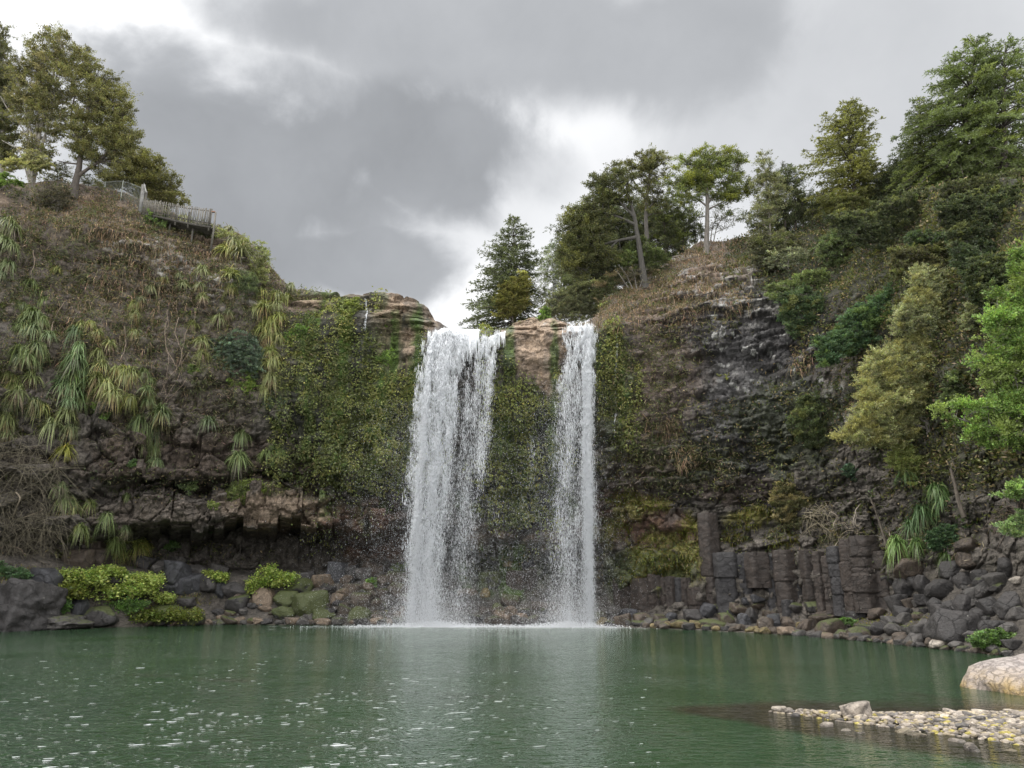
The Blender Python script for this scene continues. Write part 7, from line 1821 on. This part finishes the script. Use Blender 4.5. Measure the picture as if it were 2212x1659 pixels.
roots(ZL2, [[(1560,830),(1575,900),(1555,960)]], 'thin root left of the blue-green bush', rad=.03)
roots(ZC7, [[(1820,950),(1815,1010),(1820,1080),(1840,1100),(1880,1110)], [(1830,1090),(1850,1130),(1790,1180)]], 'pale curved root on the wall right of the narrow fall', (.36, .24, .15), .035)
roots(ZC8, [[(240,320),(280,290),(270,340)], [(320,390),(370,420),(400,350),(360,340)]], 'bare pale twigs sticking out of the dark ledge between the falls', (.30, .24, .17), .03)
roots(ZR2, [[(1530,500),(1545,600),(1560,700),(1550,770)], [(1550,650),(1530,560),(1510,520)], [(1565,760),(1530,840),(1490,905)]], 'forked bare stalk standing on the columns', (.33, .28, .22), .035, name='bare_stalk')
roots(ZR2, [[(1700,480),(1715,560),(1740,640),(1747,720)], [(1735,620),(1715,590),(1710,540)]], 'bare stalk right of the forked one', (.30, .26, .21), .035, name='bare_stalk')
roots(ZR3, [[(1015,1140),(1080,1120),(1150,1130),(1210,1110)], [(1060,1130),(1110,1145),(1160,1125)]], 'driftwood-like fallen branch on the dry grass of the right crest', (.2, .17, .14), .07, name='fallen_branch', cat='branch')
roots(ZL3, [[(10,910),(70,905),(120,940),(180,962)]], 'thick fallen branch at the left edge above the rocks', (.22, .17, .13), .09, name='fallen_branch', cat='branch')
roots(ZL3, [[(40,585),(90,565),(130,570),(190,620),(230,560)]], 'crooked pale branch inside the twig tangle', (.28, .23, .17), .06, name='fallen_branch', cat='branch', off=1.3)

# ------------------------------------------------------- fence and lookout
WOOD, WOODD, STEEL = (.13, .12, .10), (.075, .068, .057), (.22, .235, .21)
def plain(name, rough, metal=0.0):
    m, nt, out = nodes(name)
    at = N(nt, 'ShaderNodeAttribute', attribute_name='Col'); geo = N(nt, 'ShaderNodeNewGeometry')
    n1 = noise(nt, geo.outputs['Position'], 3.5, 6, .65)
    b = N(nt, 'ShaderNodeBsdfPrincipled'); b.inputs['Roughness'].default_value = rough; b.inputs['Metallic'].default_value = metal
    nt.links.new(mixc(nt, 1.0, at.outputs['Color'], mapr(nt, n1.outputs[0], .3, .7, .6, 1.3), 'MULTIPLY'), b.inputs['Base Color'])
    nt.links.new(b.outputs[0], out.inputs['Surface']); return m
M_WOOD, M_STEEL = plain('weathered_timber', .85), plain('galvanised_steel', .5, .3)
def prof_line(z, pts, Y): return [unproj(*z(*p), Y) for p in pts]
YFe = 66.0
# tall steel bar fence
def metal_fence(label, top, bot, posts, nb, Y, midrail=None):
    root = empty('metal_fence', unproj(*ZF(*bot[0]), Y)); tag(root, label, 'fence'); b0 = np.array(root.location)
    T, B = prof_line(ZF, top, Y), prof_line(ZF, bot, Y)
    tx = np.array([t[0] for t in top]); bx = np.array([t[0] for t in bot])
    a = Acc()
    for f in np.linspace(0, 1, nb):
        p = smooth_line(B, 50)[int(f * 49)]; q = smooth_line(T, 50)[int(f * 49)]
        g = (f * 49) % 1; sb, st = smooth_line(B, 200), smooth_line(T, 200)
        p, q = sb[int(f * 199)], st[int(f * 199)]
        tube(a, [p, (p + q) / 2, q], .016, STEEL, 5)
    a.build('bar_panel', M_STEEL, root, b0)
    for line, nm in ((T, 'rail'), (B, 'rail')):
        a = Acc(); L = smooth_line(line, 20) - np.array([0, .03, .12 if line is T else -.12]); tube(a, L, .028, STEEL, 6); a.build(nm, M_STEEL, root, b0)
    for (x0, y0, x1, y1) in posts:
        a = Acc(); p, q = unproj(*ZF(x1, y1), Y - .06), unproj(*ZF(x0, y0), Y - .06)
        q = np.array([p[0] * .7 + q[0] * .3, q[1], q[2]]); tube(a, [p - [0, 0, .4], (p + q) / 2, q], .05, (.34, .36, .31), 8); a.build('post', M_STEEL, root, b0)
metal_fence('tall steel bar fence beside the wooden railing on the left crest', [(320,350),(530,340),(740,410)], [(315,540),(500,620),(700,680)], [(332,350,312,540), (532,335,492,625)], 30, YFe)
metal_fence('lower steel bar fence farther back behind the leaning evergreen', [(40,440),(180,420),(320,390)], [(30,500),(170,505),(310,530)], [(178,425,168,510)], 20, 70)
# board post where the two meet
root = empty('board_post', unproj(*ZF(715, 735), 65.6)); tag(root, 'tall grey board post between the steel fence and the wooden railing', 'post'); b0 = np.array(root.location)
a = Acc(); p, q = unproj(*ZF(715, 740), 65.6), unproj(*ZF(755, 385), 65.6); tl = math.atan2(q[0] - p[0], q[2] - p[2]) * .5
box(a, p - [0, 0, .3], .34, .10, q[2] - p[2] + .3, (.18, .175, .165), .2, tl); a.build('board', M_WOOD, root, b0)
a = Acc(); box(a, p + [.30, .12, -.3], .16, .16, (q[2] - p[2]) * .82 + .3, WOODD, .2, tl); a.build('back_post', M_WOOD, root, b0)
a = Acc(); p2, q2 = unproj(*ZF(745, 690), 65.4), unproj(*ZF(765, 375), 65.4); e = unproj(*ZF(788, 470), 65.4)
tube(a, [q2, (q2 + e) / 2, e], .055, (.36, .35, .33), 4); a.build('brace', M_WOOD, root, b0)
# wooden railing with pickets
root = empty('wooden_railing', unproj(*ZF(740, 740), 65.3)); tag(root, 'weathered wooden picket railing of the lookout on the left crest', 'railing'); b0 = np.array(root.location)
top = [(745,562),(900,572),(1130,612),(1330,642),(1500,662)]; low = [(745,690),(900,716),(1130,772),(1330,812),(1500,838)]
T, B = smooth_line(prof_line(ZF, top, 65.3), 120), smooth_line(prof_line(ZF, low, 65.3), 120)
rr = np.random.default_rng(3)
for nm, off in (('top_rail', (T, .10)), ('bottom_rail', (B, -.30))):
    a = Acc(); L = off[0] - np.array([0, -.06, off[1]]); tube(a, L[::10].tolist() + [L[-1].tolist()], .06, WOODD, 4); a.build(nm, M_WOOD, root, b0)
for f in np.linspace(.005, .995, 46):
    a = Acc(); i = int(f * 119); p, q = B[i], T[i]; lean = rr.normal() * .012
    box(a, [p[0], p[1] - .06, p[2] - rr.uniform(-.05, .12)], .075, .03, q[2] - p[2] + rr.uniform(-.03, .08) + .05, np.array(WOOD) * rr.uniform(.65, 1.15), rr.normal() * .05, .03 + lean)
    a.build('picket', M_WOOD, root, b0)
for x, y0, y1 in ((760, 560, 760), (870, 565, 740), (1110, 600, 800), (1250, 690, 830), (1480, 655, 860)):
    a = Acc(); p, q = unproj(*ZF(x, y1), 65.42), unproj(*ZF(x, y0), 65.42); box(a, p - [0, 0, .3], .12, .12, q[2] - p[2] + .35, np.array(WOOD) * .8); a.build('post', M_WOOD, root, b0)
a = Acc(); p, q = unproj(*ZF(1522, 990), 65.3), unproj(*ZF(1530, 690), 65.3); box(a, p - [0, 0, .5], .13, .13, q[2] - p[2] + .5, WOOD); box(a, q - [0, 0, 0], .34, .20, .1, (.22, .12, .08)); a.build('corner_post', M_WOOD, root, b0)
# deck boards carrying the railing
a = Acc(); p, q = B[2], B[-1]
L = B[::17] + np.array([0, .1, -.12]); 
for y in np.linspace(.0, 2.6, 9): tube(a, L + [0, y, 0], .13, np.array(WOODD) * rr.uniform(.8, 1.2), 4)
a.build('deck', M_WOOD, root, b0)
for i in (0, 45, 80, 118):
    a = Acc(); box(a, B[i] + [0, .8, -2.6], .14, .14, 2.5, WOODD); a.build('support', M_WOOD, root, b0)
print('objects', len(bpy.data.objects), 'faces', sum(len(m.polygons) for m in bpy.data.meshes))
